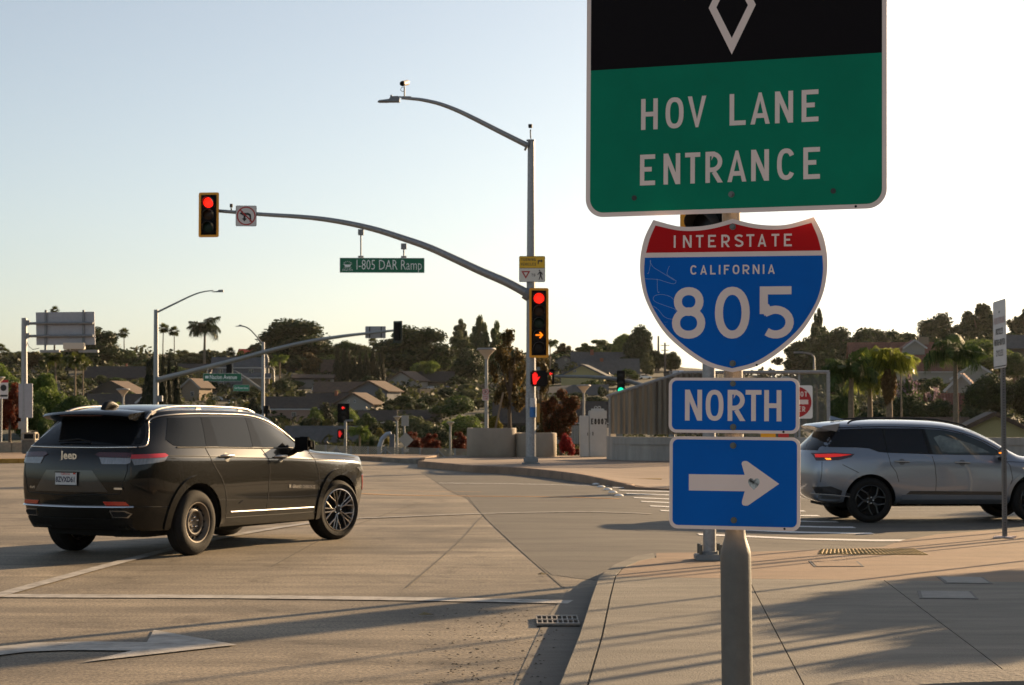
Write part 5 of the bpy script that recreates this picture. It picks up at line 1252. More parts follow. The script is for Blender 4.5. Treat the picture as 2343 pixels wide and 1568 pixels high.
def wheel(parent, c, side, kind, rz=0., r=.388, w=.25, rim=.265):
    """side -1 = right side (outer face towards -Y)"""
    t = MB(); s_ = side; hw = w / 2
    e = bpy.data.objects.new('wheel', None)
    prof = [(rim, -hw + .01), (rim + .02, -hw), (rim + .06, -hw - .004), (r - .045, -hw + .006), (r - .012, -hw + .035), (r, -hw + .06), (r, hw - .06), (r - .012, hw - .035), (r - .045, hw - .006), (rim + .06, hw + .004), (rim + .02, hw), (rim, hw - .01)]
    ty = t.lathe(prof, 56, (0, 0, 0), 'Y', close=True).build('wheel', m_tyre, parent, smooth=32)   # the tyre carries its rim
    ty.location = c; ty.rotation_euler = (0, 0, rz)
    grv = MB()
    for y in (-.06, -.02, .02, .06): grv.lathe([(r + .0008, y - .005), (r + .0008, y + .005)], 56, (0, 0, 0), 'Y')
    grv.build('tread_groove', m_seam, ty)
    o = s_ * hw
    mb = MB()
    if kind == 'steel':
        mb.lathe([(rim, o * .94), (rim - .012, o * .92), (rim - .02, o * .6), (rim - .05, o * .1), (rim - .055, -o * .7), (rim, -o * .9)], 48, (0, 0, 0), 'Y').build('rim', mat('steel_wheel_lit_rim', (.16, .13, .10), .5, .2), ty, smooth=40)  # rim painted lighter to carry its sunlit edge
        MB().lathe([(rim - .052, o * .05), (rim - .075, o * .30), (.165, o * .5), (.14, o * .62), (.125, o * .60), (.118, o * .28), (.03, o * .26), (.001, o * .26)], 48, (0, 0, 0), 'Y').build('disc', mat('steel_wheel_disc', (.09, .075, .06), .4, .3, var=.3), ty, smooth=30)
        mb = MB()
        for k in range(16):
            a = 2 * pi * k / 16; mb.lathe([(.001, o * .52), (.014, o * .52), (.016, o * .36)], 10, (.178 * cos(a), 0, .178 * sin(a)), 'Y')
        mb.build('vent_hole', m_well, ty)
        mb = MB()
        for k in range(5):
            a = 2 * pi * k / 5 + .3; cc = (.06 * cos(a), 0, .06 * sin(a)); mb = MB().lathe([(.013, o * .26), (.013, o * .5), (.009, o * .56), (.001, o * .6)], 10, cc, 'Y'); mb.build('wheel_nut', m_chr, ty, smooth=40)
    else:
        m_r = m_satin if kind == 'alloy' else mat('black_alloy', (.012, .012, .012), .25, .5, coat=.6)
        MB().lathe([(rim, o * .95), (rim - .01, o * .98), (rim - .018, o * .9), (rim - .025, o * .3), (rim - .03, -o * .7), (rim, -o * .9)], 56, (0, 0, 0), 'Y').build('rim', m_r, ty, smooth=40)
        MB().lathe([(rim - .025, -o * .1), (.001, -o * .1)], 40, (0, 0, 0), 'Y').build('brake_disc', m_well, ty)
        ns = 5
        for k in range(ns):
            a = 2 * pi * k / ns + .31 + (pi / 2)
            def pt(rad, da, y): return (rad * cos(a + da), y, rad * sin(a + da))
            mb = MB()
            if kind == 'alloy':
                for sg in (-1, 1):
                    mb.tube([pt(.05, sg * .12, o * .72), pt(.13, sg * .17, o * .80), pt(.185, sg * .12, o * .86), pt(rim - .012, sg * .10, o * .9)], [(.010, .010), (.010, .010), (.009, .009), (.010, .010)], 6)
                    mb.tube([pt(.125, sg * .17, o * .80), pt(.19, sg * .36, o * .86), pt(rim - .012, sg * .44, o * .9)], [.010, .009, .010], 6)
            else:
                for sg in (-1, 1):
                    mb.tube([pt(.05, sg * .10, o * .7), pt(.14, sg * .10, o * .78), pt(rim - .012, sg * .42, o * .9)], [(.024, .014), (.022, .013), (.022, .013)], 6)
            mb.build('spoke', m_r, ty, smooth=50)
            MB().lathe([(.011, o * .6), (.011, o * .74), (.001, o * .76)], 8, (.052 * cos(a + .6), 0, .052 * sin(a + .6)), 'Y').build('wheel_nut', m_chr, ty)
        MB().lathe([(.062, o * .5), (.062, o * .66), (.036, o * .74), (.034, o * .80), (.001, o * .81)], 24, (0, 0, 0), 'Y').build('hub_cap', m_plas, ty, smooth=35)
    return ty

# =================================================================== dark grey three-row SUV
YAW = R(90 - 26.9)
jeep = thing('suv', 'dark grey brown SUV turning away at left with black steel rear wheel', 'car', (-5.012, 20.7, .0), YAW)
def row(x, zb, k2, k3, k4, k5, k6, k7, k8, z9, z10, dx=(0,) * 9):
    p = [(k2, zb), k3, k4, k5, k6, k7, k8, (k8[0] * .55, z9), (0, z10)]
    return [(x + dx[i], p[i][0], p[i][1]) for i in range(9)]
rows = [
 row(.24, .34, .66, (.735, .52), (.765, .84), (.76, 1.15), (.72, 1.27), (.60, 1.56), (.54, 1.63), 1.665, 1.675, (0, -.08, -.10, -.08, .0, .38, .46, .36, .32)),
 row(.34, .32, .82, (.875, .52), (.90, .84), (.895, 1.15), (.84, 1.265), (.70, 1.575), (.63, 1.655), 1.695, 1.705, (0, -.03, -.04, -.02, .06, .40, .46, .38, .35)),
 row(.66, .31, .90, (.95, .50), (.965, .82), (.94, 1.14), (.88, 1.265), (.745, 1.59), (.67, 1.67), 1.72, 1.735, (0, 0, 0, 0, .06, .25, .28, .26, .25)),
 row(1.13, .30, .93, (.97, .50), (.98, .82), (.955, 1.125), (.895, 1.255), (.76, 1.605), (.685, 1.68), 1.735, 1.75),
 row(1.75, .30, .93, (.965, .48), (.975, .80), (.95, 1.11), (.895, 1.245), (.765, 1.605), (.69, 1.68), 1.74, 1.755),
 row(2.35, .295, .93, (.955, .48), (.965, .80), (.945, 1.095), (.895, 1.232), (.765, 1.59), (.685, 1.665), 1.725, 1.74),
 row(2.80, .29, .93, (.955, .48), (.965, .79), (.945, 1.085), (.895, 1.22), (.77, 1.565), (.68, 1.65), 1.705, 1.715),
 row(3.15, .285, .93, (.955, .48), (.965, .79), (.945, 1.075), (.895, 1.205), (.78, 1.42), (.68, 1.485), 1.53, 1.54),
 row(3.50, .285, .93, (.96, .49), (.97, .79), (.945, 1.06), (.89, 1.175), (.79, 1.255), (.68, 1.295), 1.325, 1.33),
 row(3.80, .29, .93, (.965, .50), (.975, .80), (.945, 1.05), (.88, 1.135), (.77, 1.155), (.66, 1.17), 1.18, 1.185),
 row(4.20, .30, .93, (.97, .50), (.98, .80), (.945, 1.035), (.875, 1.11), (.76, 1.135), (.64, 1.145), 1.155, 1.158),
 row(4.58, .30, .90, (.955, .52), (.965, .80), (.935, 1.01), (.87, 1.095), (.75, 1.12), (.63, 1.13), 1.14, 1.143),
 row(4.88, .28, .82, (.905, .52), (.925, .78), (.90, .98), (.85, 1.07), (.72, 1.095), (.60, 1.105), 1.112, 1.115),
 row(4.99, .28, .72, (.80, .52), (.84, .76), (.82, .95), (.79, 1.045), (.68, 1.07), (.56, 1.08), 1.088, 1.09),
]
jb = body_mesh([[(x, y * (1.03 if j in (5, 6, 7) else 1), z) for j, (x, y, z) in enumerate(r_)] for r_ in rows], .15, .12, 3, ((3, .75, .2, 5), (4, .85, .2, 5), (6, .8, .2, 3.2), (0, .8, .2, 5)), True)
bv = bvh_of(jb)
WR, WF = (1.15, .385), (4.21, .388)
jc = cut(jb, [(WR, .455, -1.2, -.62), (WF, .455, -1.2, -.62), (WR, .455, .62, 1.2), (WF, .455, .62, 1.2)])
jc.materials.clear(); 
for m_ in (m_jeep, m_well): jc.materials.append(m_)
jc.polygons.foreach_set('use_smooth', [True] * len(jc.polygons)); jc.set_sharp_from_angle(angle=R(38))
# faces on the cutter: mark those lying on wheel cylinders
for p in jc.polygons:
    c = p.center; hit = 0
    for w_ in (WR, WF):
        d = math.hypot(c.x - w_[0], c.z - w_[1])
        if d < .453 and abs(abs(c.y) - .62) < .01 or (abs(d - .455) < .004 and abs(c.y) < .99 and abs(p.normal.y) < .3): hit = 1
    p.material_index = hit
jo = bpy.data.objects.new('body', jc); COL.objects.link(jo); jo.parent = jeep
# underbody
MB().box((2.6, 0, .33), (4.2, 1.3, .16)).build('underbody', m_well, jeep)
MB().tube([(.5, -.3, .3), (1.0, -.35, .27), (1.7, -.3, .27)], .07, 10).box((.9, .0, .3), (.6, .9, .14)).tube([(1.15, -.6, .36), (1.15, .6, .36)], .06, 8).build('exhaust_and_axle', m_well, jeep)
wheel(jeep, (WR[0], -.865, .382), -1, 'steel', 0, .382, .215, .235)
wheel(jeep, (WF[0], -.86, .388), -1, 'alloy', R(-13), .388, .25, .275)
wheel(jeep, (WR[0], .86, .388), 1, 'alloy', 0)
wheel(jeep, (WF[0], .86, .388), 1, 'alloy', R(-13))
def arcp(c, r_, a0, a1, n=26): return [(c[0] + r_ * cos(R(a0 + (a1 - a0) * k / n)), c[1] + r_ * sin(R(a0 + (a1 - a0) * k / n))) for k in range(n + 1)]
def flare(c, r0_, r1_, a0, a1, sg, mm, par, off=.016, bvx=None):
    # slightly squared arch
    def sq(p_, k_): return [(c[0] + (x - c[0]), c[1] + (z - c[1]) * 1.0) for x, z in p_]
    return put('wheel_arch', patch(bvx or bv, arcp(c, r1_, a0, a1) + arcp(c, r0_, a1, a0), 'y', sg, off, .06, .02), mm, par, 40)
for sg in (-1, 1):
    flare(WR, .452, .54, 186, -10, sg, m_jeep, jeep, .02); flare(WF, .452, .54, 190, -6, sg, m_jeep, jeep, .02)
# side windows (right and left)
W1 = [(.86, 1.585), (.70, 1.34), (.80, 1.275), (.90, 1.26), (1.39, 1.252), (1.44, 1.60)]
W2 = [(1.60, 1.60), (1.635, 1.25), (2.33, 1.23), (2.34, 1.595)]
W3 = [(2.44, 1.588), (2.62, 1.565), (2.85, 1.50), (3.08, 1.405), (3.25, 1.315), (3.36, 1.215), (2.54, 1.226)]
Wm1 = [(1.44, 1.60), (1.39, 1.252), (1.635, 1.25), (1.60, 1.60)]; Wm2 = [(2.34, 1.595), (2.33, 1.23), (2.54, 1.226), (2.44, 1.588)]
for sg in (-1, 1):
    for w_ in (W1, W2, W3): put('window', patch(bv, w_, 'y', sg, .004, .06), m_glass, jeep)
    for w_ in (Wm1, Wm2): put('window_pillar', patch(bv, shrink(w_, .004), 'y', sg, .006, .06), mat('gloss_pillar', (.007, .007, .007), .05, spec=.12), jeep)
    trim('window_trim', bv, [(.30, 1.258), (.38, 1.272), (.45, 1.33), (.55, 1.45), (.66, 1.56), (.84, 1.612), (1.25, 1.632), (1.8, 1.632), (2.25, 1.624), (2.55, 1.60), (2.85, 1.53), (3.1, 1.43), (3.32, 1.30), (3.42, 1.22)], 'y', sg, (.009, .008), m_satin, jeep, .006)
    trim('sill_trim', bv, [(.84, 1.25), (1.6, 1.238), (2.4, 1.217), (3.1, 1.205), (3.42, 1.19)], 'y', sg, .008, m_plas, jeep, .004)
    for pts in ([(1.37, 1.245), (1.41, 1.12), (1.50, 1.0), (1.62, .86), (1.69, .70), (1.71, .55), (1.72, .40)], [(2.50, 1.225), (2.60, 1.08), (2.62, .95), (2.59, .7), (2.56, .42)], [(3.55, 1.19), (3.67, 1.0), (3.72, .8), (3.69, .55), (3.70, .42)], [(1.72, .405), (2.6, .395), (3.68, .385)], [(3.55, 1.13), (4.2, 1.10), (4.7, 1.055)], [(.42, 1.165), (1.5, 1.13), (2.6, 1.09), (3.67, 1.055), (4.3, 1.035)]):
        trim('panel_gap', bv, pts, 'y', sg, .0055, m_seam, jeep, -.001, curve=len(pts) > 3)
    trim('sill_strip', bv, [(1.80, .475), (2.6, .462), (3.60, .45)], 'y', sg, (.011, .007), m_satin, jeep, .004)
    put('door_crease', patch(bv, [(1.96, .565), (2.05, .60), (3.40, .555), (3.52, .52)], 'y', sg, .010, .1), m_jeep, jeep)
    for x, z in ((1.73, 1.135), (2.86, 1.105)):
        q, nn = project(bv, (x, z), 'y', sg)
        MB().tube([q + Vector((-.13, sg * .012, 0)), q + Vector((-.10, sg * .04, .008)), q + Vector((.10, sg * .04, .008)), q + Vector((.13, sg * .012, 0))], [(.010, .012), (.017, .012), (.017, .012), (.010, .012)], 8).build('door_handle', m_satin, jeep, smooth=50)
        put('handle_recess', patch(bv, circ(x + .01, z - .015, .055, 16), 'y', sg, .0025, .05), m_plas, jeep)
    # mirror
    mb = MB(); mc = Vector((3.26, sg * 1.04, 1.262)); mb.box((0, 0, 0), (.13, .21, .175)); o = mb.build('mirror', m_jeep, jeep, bevel=.045, loc=mc)
    MB().box((3.26 - .078, sg * 1.04, 1.265), (.006, .19, .15)).build('mirror_glass', m_glass, jeep, bevel=.002)
    MB().tube([(3.30, sg * .88, 1.19), (3.29, sg * .95, 1.19), (3.27, sg * 1.0, 1.20)], .04, 8).build('mirror_arm', m_plas, jeep)
    MB().box((3.34, sg * 1.06, 1.24), (.012, .16, .10)).build('mirror_cover', m_chr, jeep, bevel=.004)
    # roof rails
    yy_ = sg * .62
    def roofz(x): q, _ = project(bv, (x, yy_), 'z', 1); return q.z
    rp = catmull([(.62, roofz(.66) - .0), (.78, roofz(.78) + .025), (1.2, roofz(1.2) + .03), (2.0, roofz(2.0) + .03), (2.55, roofz(2.55) + .025), (2.75, roofz(2.75) + .0)], 5)
    MB().tube([(x, yy_, z) for x, z in rp], (.014, .022)[0] if False else [(.016, .014)] * len(rp), 8).build('roof_rail', m_satin, jeep, smooth=50)
    for x in (.75, 1.6, 2.45): MB().box((x, yy_, roofz(x) + .015), (.09, .022, .05)).build('rail_foot', m_satin, jeep)
    # wrap-round tail lamps and front side marker
    put('tail_lamp', patch(bv, [(.18, 1.155), (.60, 1.17), (.63, 1.155), (.56, 1.095), (.2, 1.06)], 'y', sg, .008, .04), m_lampc, jeep)
    put('tail_lamp', patch(bv, [(.18, 1.13), (.2, 1.175), (.60, 1.185), (.64, 1.16), (.58, 1.14)], 'y', sg, .012, .04), m_lampr, jeep)
    put('side_marker', patch(bv, [(4.84, .82), (4.88, .83), (4.89, .62), (4.86, .64)], 'y', sg, .008, .04), m_refl, jeep)
    put('headlamp', patch(bv, [(4.68, .93), (4.88, .93), (4.88, .87), (4.76, .87)], 'y', sg, .008, .04), m_lampc, jeep)
# rear face
put('rear_window', patch(bv, [(-.70, 1.285), (.70, 1.285), (.58, 1.57), (-.58, 1.57)], 'x', -1, .004, .07), m_glass, jeep)
trim('rear_chrome_trim', bv, [(-.76, 1.258), (-.4, 1.252), (.4, 1.252), (.76, 1.258)], 'x', -1, (.007, .008), m_chr, jeep, .004, curve=False)
for sg in (-1, 1): put('rear_window', patch(bv, [(.22, 1.285), (.36, 1.30), (.44, 1.36), (.62, 1.555), (.40, 1.555)], 'y', sg, .004, .05), m_glass, jeep)
# spoiler
mb = MB(); vs = []
for i in range(13):
    f = -1 + 2 * i / 12; y = f * .62; xb = .21 + .09 * abs(f) ** 3; zt = 1.655 - .03 * f * f
    vs += [(.66, y * .93, zt + .035), (xb + .04, y, zt + .008), (xb, y, zt - .022), (xb + .05, y * .97, zt - .05), (.66, y * .90, zt - .10)]
fs = [(i * 5 + j, i * 5 + 5 + j, i * 5 + 6 + j, i * 5 + 1 + j) for i in range(12) for j in range(4)] + [(0, 1, 2, 3, 4), (64, 63, 62, 61, 60)]
mb.add(vs, fs); mb.build('spoiler', m_jeep, jeep, smooth=35)
MB().tube([(.235, -.3, 1.615), (.235, .3, 1.615)], .008, 6).build('brake_light', m_lampd, jeep)
# number plate, badges, lamps
put('plate_recess', patch(bv, [(-.52, .76), (.52, .76), (.33, 1.0), (-.33, 1.0)], 'x', -1, .003, .08), mat('recess_dark', (.02, .02, .02), .3, .5, coat=1), jeep)
q, nn = project(bv, (0, .91), 'x', -1); X0 = q.x - .02
PLN = (Vector((0, 0, 0)), Vector((0, -1, 0)), Vector((0, 0, 1)), Vector((-1, 0, 0)))
pl = MB().box((X0, 0, .905), (.012, .305, .155)).build('number_plate', mat('plate_white', (.5, .5, .5), .5), jeep, bevel=.004)
fonttext('8ZVXD61', .085, Vector((X0 - .008, 0, .895)), PLN[1], PLN[2], PLN[3], 'plate_number', mat('plate_navy', (.01, .015, .05), .5), pl, .001, width=.27, bold=.002)
fonttext('California', .04, Vector((X0 - .008, .0, .96)), PLN[1], PLN[2], PLN[3], 'plate_state', m_lampr, pl, .001, width=.13)
MB().box((X0 - .007, -.125, .965), (.003, .035, .02)).build('plate_tag', m_lampr, pl)
for z in (.832, .979): MB().box((X0 - .007, 0, z), (.004, .31, .012)).build('plate_frame', m_plas, pl)
q, nn = project(bv, (0, 1.165), 'x', -1)
fonttext('Jeep', .13, Vector((q.x - .006, 0, 1.165)), PLN[1], PLN[2], PLN[3], 'badge', m_chr, jeep, .002, width=.24, bold=.003, thick=.004)
q, nn = project(bv, (.57, .80), 'x', -1); fonttext('4x4', .05, q + Vector((-.008, 0, 0)), PLN[1], PLN[2], PLN[3], 'badge', m_chr, jeep, .002, thick=.002)
q, nn = project(bv, (-.62, .80), 'x', -1); MB().box(q + Vector((-.004, 0, 0)), (.008, .17, .022)).build('badge', m_chr, jeep, bevel=.003)
for sg in (-1, 1):
    put('tail_lamp', patch(bv, [(sg * .34, 1.175), (sg * .38, 1.20), (sg * .76, 1.195), (sg * .76, 1.145), (sg * .40, 1.15)], 'x', -1, .010, .05), m_lampd, jeep)
    put('tail_lamp', patch(bv, [(sg * .40, 1.145), (sg * .76, 1.14), (sg * .76, 1.085), (sg * .72, 1.072), (sg * .44, 1.072)], 'x', -1, .008, .05), m_lampc, jeep)
    put('reflector', patch(bv, [(sg * .46, .655), (sg * .72, .655), (sg * .75, .615), (sg * .49, .615)], 'x', -1, .014, .05), m_refl, jeep)
    P_ = [(sg * .52, .555), (sg * .70, .555), (sg * .76, .52), (sg * .72, .475), (sg * .54, .475)]
    put('exhaust_tip', patch(bv, P_, 'x', -1, .010, .06), m_satin, jeep)
    cx_ = sum(p[0] for p in P_) / 5; cz_ = sum(p[1] for p in P_) / 5
    put('exhaust_opening', patch(bv, [(cx_ + (p[0] - cx_) * .88, cz_ + (p[1] - cz_) * .72) for p in P_], 'x', -1, .012, .06), m_well, jeep)
trim('bumper_strip', bv, [(-.78, .605), (-.5, .603), (0, .602), (.5, .603), (.78, .605)], 'x', -1, (.006, .02)[::-1], m_chr, jeep, .010)
trim('panel_gap', bv, [(-.72, 1.24), (-.74, 1.0), (-.66, .74), (0, .72), (.66, .74), (.74, 1.0), (.72, 1.24)], 'x', -1, .005, m_seam, jeep, -.001, curve=False)
trim('panel_gap', bv, [(.13, .60), (.3, .595), (.55, .585), (.72, .58)], 'y', -1, .005, m_seam, jeep, -.001, curve=False)
put('lower_valance', patch(bv, [(-.72, .335), (.72, .335), (.75, .46), (-.75, .46)], 'x', -1, .008, .08), m_plas, jeep)
# antenna fin
MB().tube([(.62, 0, 1.68), (.66, 0, 1.73), (.74, 0, 1.745), (.84, 0, 1.73), (.95, 0, 1.69)], [(.03, .03), (.05, .04), (.055, .04), (.035, .03), (.01, .01)], 12).build('antenna_fin', m_plas, jeep, smooth=60)
pass
# windscreen, name badge on door
put('windscreen', patch(bv, [(2.9, -.60), (2.9, .60), (3.6, .68), (3.6, -.68)], 'z', 1, .003, .1), m_glass, jeep)
q0_, n0_ = project(bv, (3.02, .735), 'y', -1)
fonttext('GRAND CHEROKEE', .055, Vector((3.36, q0_.y - .004, .715)), Vector((1, 0, -.05)), Vector((0, 0, 1)), Vector((0, -1, 0)), 'badge', m_chr, jeep, .002, width=.52, bold=.002, thick=.002)
MB().box((3.05, q0_.y - .005, .735), (.04, .006, .04)).build('badge', m_chr, jeep)
# wiper
q, nn = project(bv, (.05, 1.32), 'x', -1); MB().tube([q + Vector((-.02, .2, 0)), q + Vector((-.025, -.1, .03)), q + Vector((-.02, -.25, .0))], .01, 6).build('rear_wiper', m_plas, jeep)

# =================================================================== silver SUV crossing at the right
K = .935
SA = R(4.5)
sv_pos = (G(1991, 1197, -.107) if True else None)
silver = thing('suv', 'silver SUV with black wheels and lit amber indicator crossing behind the signs', 'car', (0, 0, 0), SA, None, K)
ax_r = 1.10                                   # rear axle x
off = Matrix.Rotation(SA, 3, 'Z') @ Vector((ax_r, -.955, 0)) * K
silver.location = Vector((sv_pos.x, sv_pos.y, -.107)) - off
def zr(x): return 0
rows2 = [
 row(.22, .36, .72, (.80, .52), (.84, .84), (.83, 1.08), (.78, 1.275), (.66, 1.52), (.60, 1.66), 1.705, 1.72, (0, -.08, -.10, -.06, .02, .32, .40, .28, .24)),
 row(.34, .34, .86, (.92, .52), (.95, .82), (.93, 1.08), (.865, 1.27), (.73, 1.54), (.66, 1.675), 1.725, 1.74, (0, -.03, -.04, 0, .06, .32, .36, .28, .26)),
 row(.66, .33, .92, (.965, .50), (.985, .80), (.955, 1.08), (.89, 1.26), (.75, 1.57), (.68, 1.69), 1.745, 1.755, (0, 0, 0, 0, .06, .2, .22, .2, .2)),
 row(1.10, .32, .93, (.97, .50), (.99, .80), (.96, 1.075), (.90, 1.24), (.76, 1.60), (.69, 1.70), 1.76, 1.77),
 row(1.70, .31, .93, (.955, .46), (.955, .74), (.95, 1.06), (.905, 1.215), (.765, 1.60), (.69, 1.705), 1.765, 1.775),
 row(2.30, .31, .93, (.95, .46), (.95, .72), (.945, 1.04), (.905, 1.185), (.765, 1.585), (.685, 1.69), 1.75, 1.76),
 row(2.75, .305, .93, (.95, .46), (.955, .72), (.945, 1.03), (.90, 1.16), (.765, 1.545), (.675, 1.645), 1.705, 1.715),
 row(3.15, .30, .93, (.955, .47), (.96, .74), (.945, 1.02), (.90, 1.125), (.78, 1.43), (.68, 1.51), 1.565, 1.575),
 row(3.55, .30, .93, (.96, .48), (.97, .76), (.945, 1.0), (.89, 1.10), (.79, 1.25), (.68, 1.30), 1.335, 1.345),
 row(3.78, .30, .93, (.965, .50), (.98, .79), (.945, .99), (.88, 1.06), (.77, 1.115), (.66, 1.14), 1.155, 1.16),
 row(4.00, .31, .93, (.97, .50), (.985, .80), (.945, .985), (.87, 1.045), (.76, 1.09), (.64, 1.11), 1.125, 1.13),
 row(4.50, .31, .90, (.955, .52), (.965, .80), (.93, .95), (.86, 1.01), (.74, 1.05), (.62, 1.065), 1.08, 1.085),
 row(4.80, .30, .82, (.90, .52), (.92, .76), (.885, .90), (.82, .95), (.70, .985), (.60, 1.0), 1.01, 1.015),
 row(4.92, .30, .72, (.80, .52), (.83, .72), (.80, .85), (.75, .90), (.66, .93), (.56, .945), .955, .96),
]
sb_ = body_mesh(rows2, .16, .12, 3, ((3, .3, .2, 5),)); bs = bvh_of(sb_)
VR, VF = (1.10, .388), (4.00, .388)
sc_m = cut(sb_, [(VR, .45, -1.2, -.62), (VF, .45, -1.2, -.62), (VR, .45, .62, 1.2), (VF, .45, .62, 1.2)])
sc_m.materials.clear()
for m_ in (m_silver, m_well): sc_m.materials.append(m_)
sc_m.polygons.foreach_set('use_smooth', [True] * len(sc_m.polygons)); sc_m.set_sharp_from_angle(angle=R(38))
for p in sc_m.polygons:
    c = p.center; hit = 0
    for w_ in (VR, VF):
        d = math.hypot(c.x - w_[0], c.z - w_[1])
        if d < .448 and abs(abs(c.y) - .62) < .01 or (abs(d - .45) < .004 and abs(c.y) < 1. and abs(p.normal.y) < .3): hit = 1
    p.material_index = hit
so = bpy.data.objects.new('body', sc_m); COL.objects.link(so); so.parent = silver
MB().box((2.5, 0, .35), (4.1, 1.3, .16)).build('underbody', m_well, silver)
for (c_, sg) in ((VR, -1), (VF, -1), (VR, 1), (VF, 1)): wheel(silver, (c_[0], sg * .865, .388), sg, 'black', 0, .388, .24, .265)
for sg in (-1, 1):
    flare(VR, .448, .515, 182, -8, sg, m_silver, silver, .014, bs); flare(VF, .448, .515, 186, -4, sg, m_silver, silver, .014, bs)
    put('lower_cladding', patch(bs, [(1.66, .33), (3.50, .325), (3.50, .47), (1.66, .485)], 'y', sg, .012, .1), m_silver, silver)
    put('sill_strip', patch(bs, [(1.72, .488), (3.44, .470), (3.44, .53), (1.80, .548)], 'y', sg, .008, .1), mat('dark_strip', (.02, .02, .022), .3, coat=.6), silver)
    G0 = [(.20, 1.30), (.40, 1.54), (.62, 1.605), (1.25, 1.622), (2.02, 1.615), (2.45, 1.585), (2.8, 1.515), (3.12, 1.39), (3.38, 1.24), (3.44, 1.15), (2.26, 1.17), (1.42, 1.20), (1.26, 1.215), (1.10, 1.275), (.90, 1.29)]
    put('window_surround', patch(bs, G0, 'y', sg, .0022, .06), m_plas, silver)
    G1 = [(.26, 1.31), (.44, 1.53), (.62, 1.59), (1.36, 1.612), (1.40, 1.215), (1.28, 1.225), (1.12, 1.285), (.92, 1.298)]
    G2 = [(1.39, 1.612), (2.06, 1.603), (2.14, 1.185), (1.43, 1.21)]
    G3 = [(2.12, 1.60), (2.45, 1.572), (2.8, 1.50), (3.10, 1.385), (3.34, 1.24), (3.38, 1.16), (2.22, 1.18)]
    for w_ in (G1, G2): put('window', patch(bs, w_, 'y', sg, .004, .06), mat('privacy_glass', (.006, .006, .007), .05, spec=.45), silver)
    put('window', patch(bs, [(2.07, 1.60), (2.11, 1.60), (2.21, 1.185), (2.15, 1.188)], 'y', sg, .005, .06), m_plas, silver)
    put('window', patch(bs, G3, 'y', sg, .004, .06), mat('clear_side_glass', (.03, .04, .04), .05, spec=.6), silver)
    put('quarter_glass_view', patch(bs, [(2.26, 1.46), (2.38, 1.50), (2.92, 1.35), (3.24, 1.20), (2.50, 1.20), (2.38, 1.22)], 'y', sg, .006, .06), mat('light_through_glass', (.10, .125, .12), .25, var=.5, vscale=5, coat=.5), silver)  # pale patch painted over the glass for the light seen through it
    trim('window_trim', bs, [(.62, 1.625), (1.3, 1.645), (2.05, 1.632), (2.5, 1.595), (2.9, 1.50), (3.2, 1.375), (3.46, 1.225)], 'y', sg, (.008, .008), m_plas, silver, .003)
    for pts in ([(1.42, 1.20), (1.46, 1.0), (1.56, .86), (1.60, .7)], [(2.20, 1.14), (2.24, .98), (2.26, .75), (2.24, .45)], [(3.46, 1.10), (3.56, .98), (3.60, .75), (3.50, .5), (3.50, .34)], [(3.5, 1.045), (4.1, 1.02), (4.6, .97)], [(.62, 1.0), (.90, .86)], [(.28, 1.05), (.27, .85), (.25, .70)], [(.96, 1.655), (1.0, 1.64), (1.02, 1.62)]):
        trim('panel_gap', bs, pts, 'y', sg, .005, m_seam, silver, -.001, curve=False)
    for x, z in ((1.66, 1.05), (2.72, 1.03)):
        q, nn = project(bs, (x, z), 'y', sg)
        MB().tube([q + Vector((-.13, sg * .012, .008)), q + Vector((-.10, sg * .04, .008)), q + Vector((.10, sg * .04, -.0)), q + Vector((.13, sg * .012, -.006))], [(.010, .012), (.017, .012), (.017, .012), (.010, .012)], 8).build('door_handle', m_satin, silver, smooth=50)
        put('handle_recess', patch(bs, circ(x, z - .005, .055, 16), 'y', sg, .0025, .05), mat('recess_grey', (.12, .125, .135), .4, .5), silver)
    put('tail_lamp', patch(bs, [(.16, 1.19), (.50, 1.20), (.84, 1.18), (.78, 1.13), (.56, 1.075), (.2, 1.065)], 'y', sg, .009, .05), m_lampd, silver)
    put('tail_lamp', patch(bs, [(.2, 1.172), (.50, 1.182), (.79, 1.168), (.58, 1.135), (.45, 1.125), (.2, 1.12)], 'y', sg, .014, .05), mat('tail_red_sunlit', (.45, .01, .008), .2, coat=.5, emit=(1, .03, .02), estr=.16), silver)  # faint emission stands in for sun shining through the red lens
    put('indicator', patch(bs, [(.33, 1.108), (.42, 1.106), (.43, 1.082), (.36, 1.08)], 'y', sg, .015, .05), mat('indicator_lit', (.6, .2, .0), .4, emit=(1, .2, .01), estr=1.1), silver)
    put('bumper_vent', patch(bs, [(.14, .62), (.42, .63), (.75, .50), (.78, .46), (.2, .50)], 'y', sg, .010, .06), mat('dark_strip', (.02, .02, .022), .3, coat=.6), silver)
    trim('bumper_strip', bs, [(.14, .50), (.45, .485), (.80, .445)], 'y', sg, .009, m_satin, silver, .01)
    put('lower_bumper', patch(bs, [(.16, .345), (.62, .34), (.66, .44), (.18, .48)], 'y', sg, .006, .06), mat('cladding_grey', (.12, .12, .12), .4, .3), silver)
    MB().box((0, 0, 0), (.13, .22, .17)).build('mirror', m_silver, silver, bevel=.04, loc=(3.40, sg * 1.04, 1.20))
    MB().box((0, 0, 0), (.10, .20, .05)).build('mirror_base', m_plas, silver, bevel=.01, loc=(3.40, sg * 1.02, 1.10))
    MB().box((3.35, sg * 1.152, 1.20), (.11, .006, .02)).build('mirror_indicator', mat('indicator_lit', (.6, .2, .0), .4, emit=(1, .2, .01), estr=1.1), silver)
    q, nn = project(bs, (3.80, .93), 'y', sg); MB().box(q, (.04, .012, .03)).build('badge', m_chr, silver)
    rl = catmull([(.80, 1.70), (.95, 1.765), (1.6, 1.795), (2.3, 1.775), (2.75, 1.70), (2.9, 1.65)], 5)
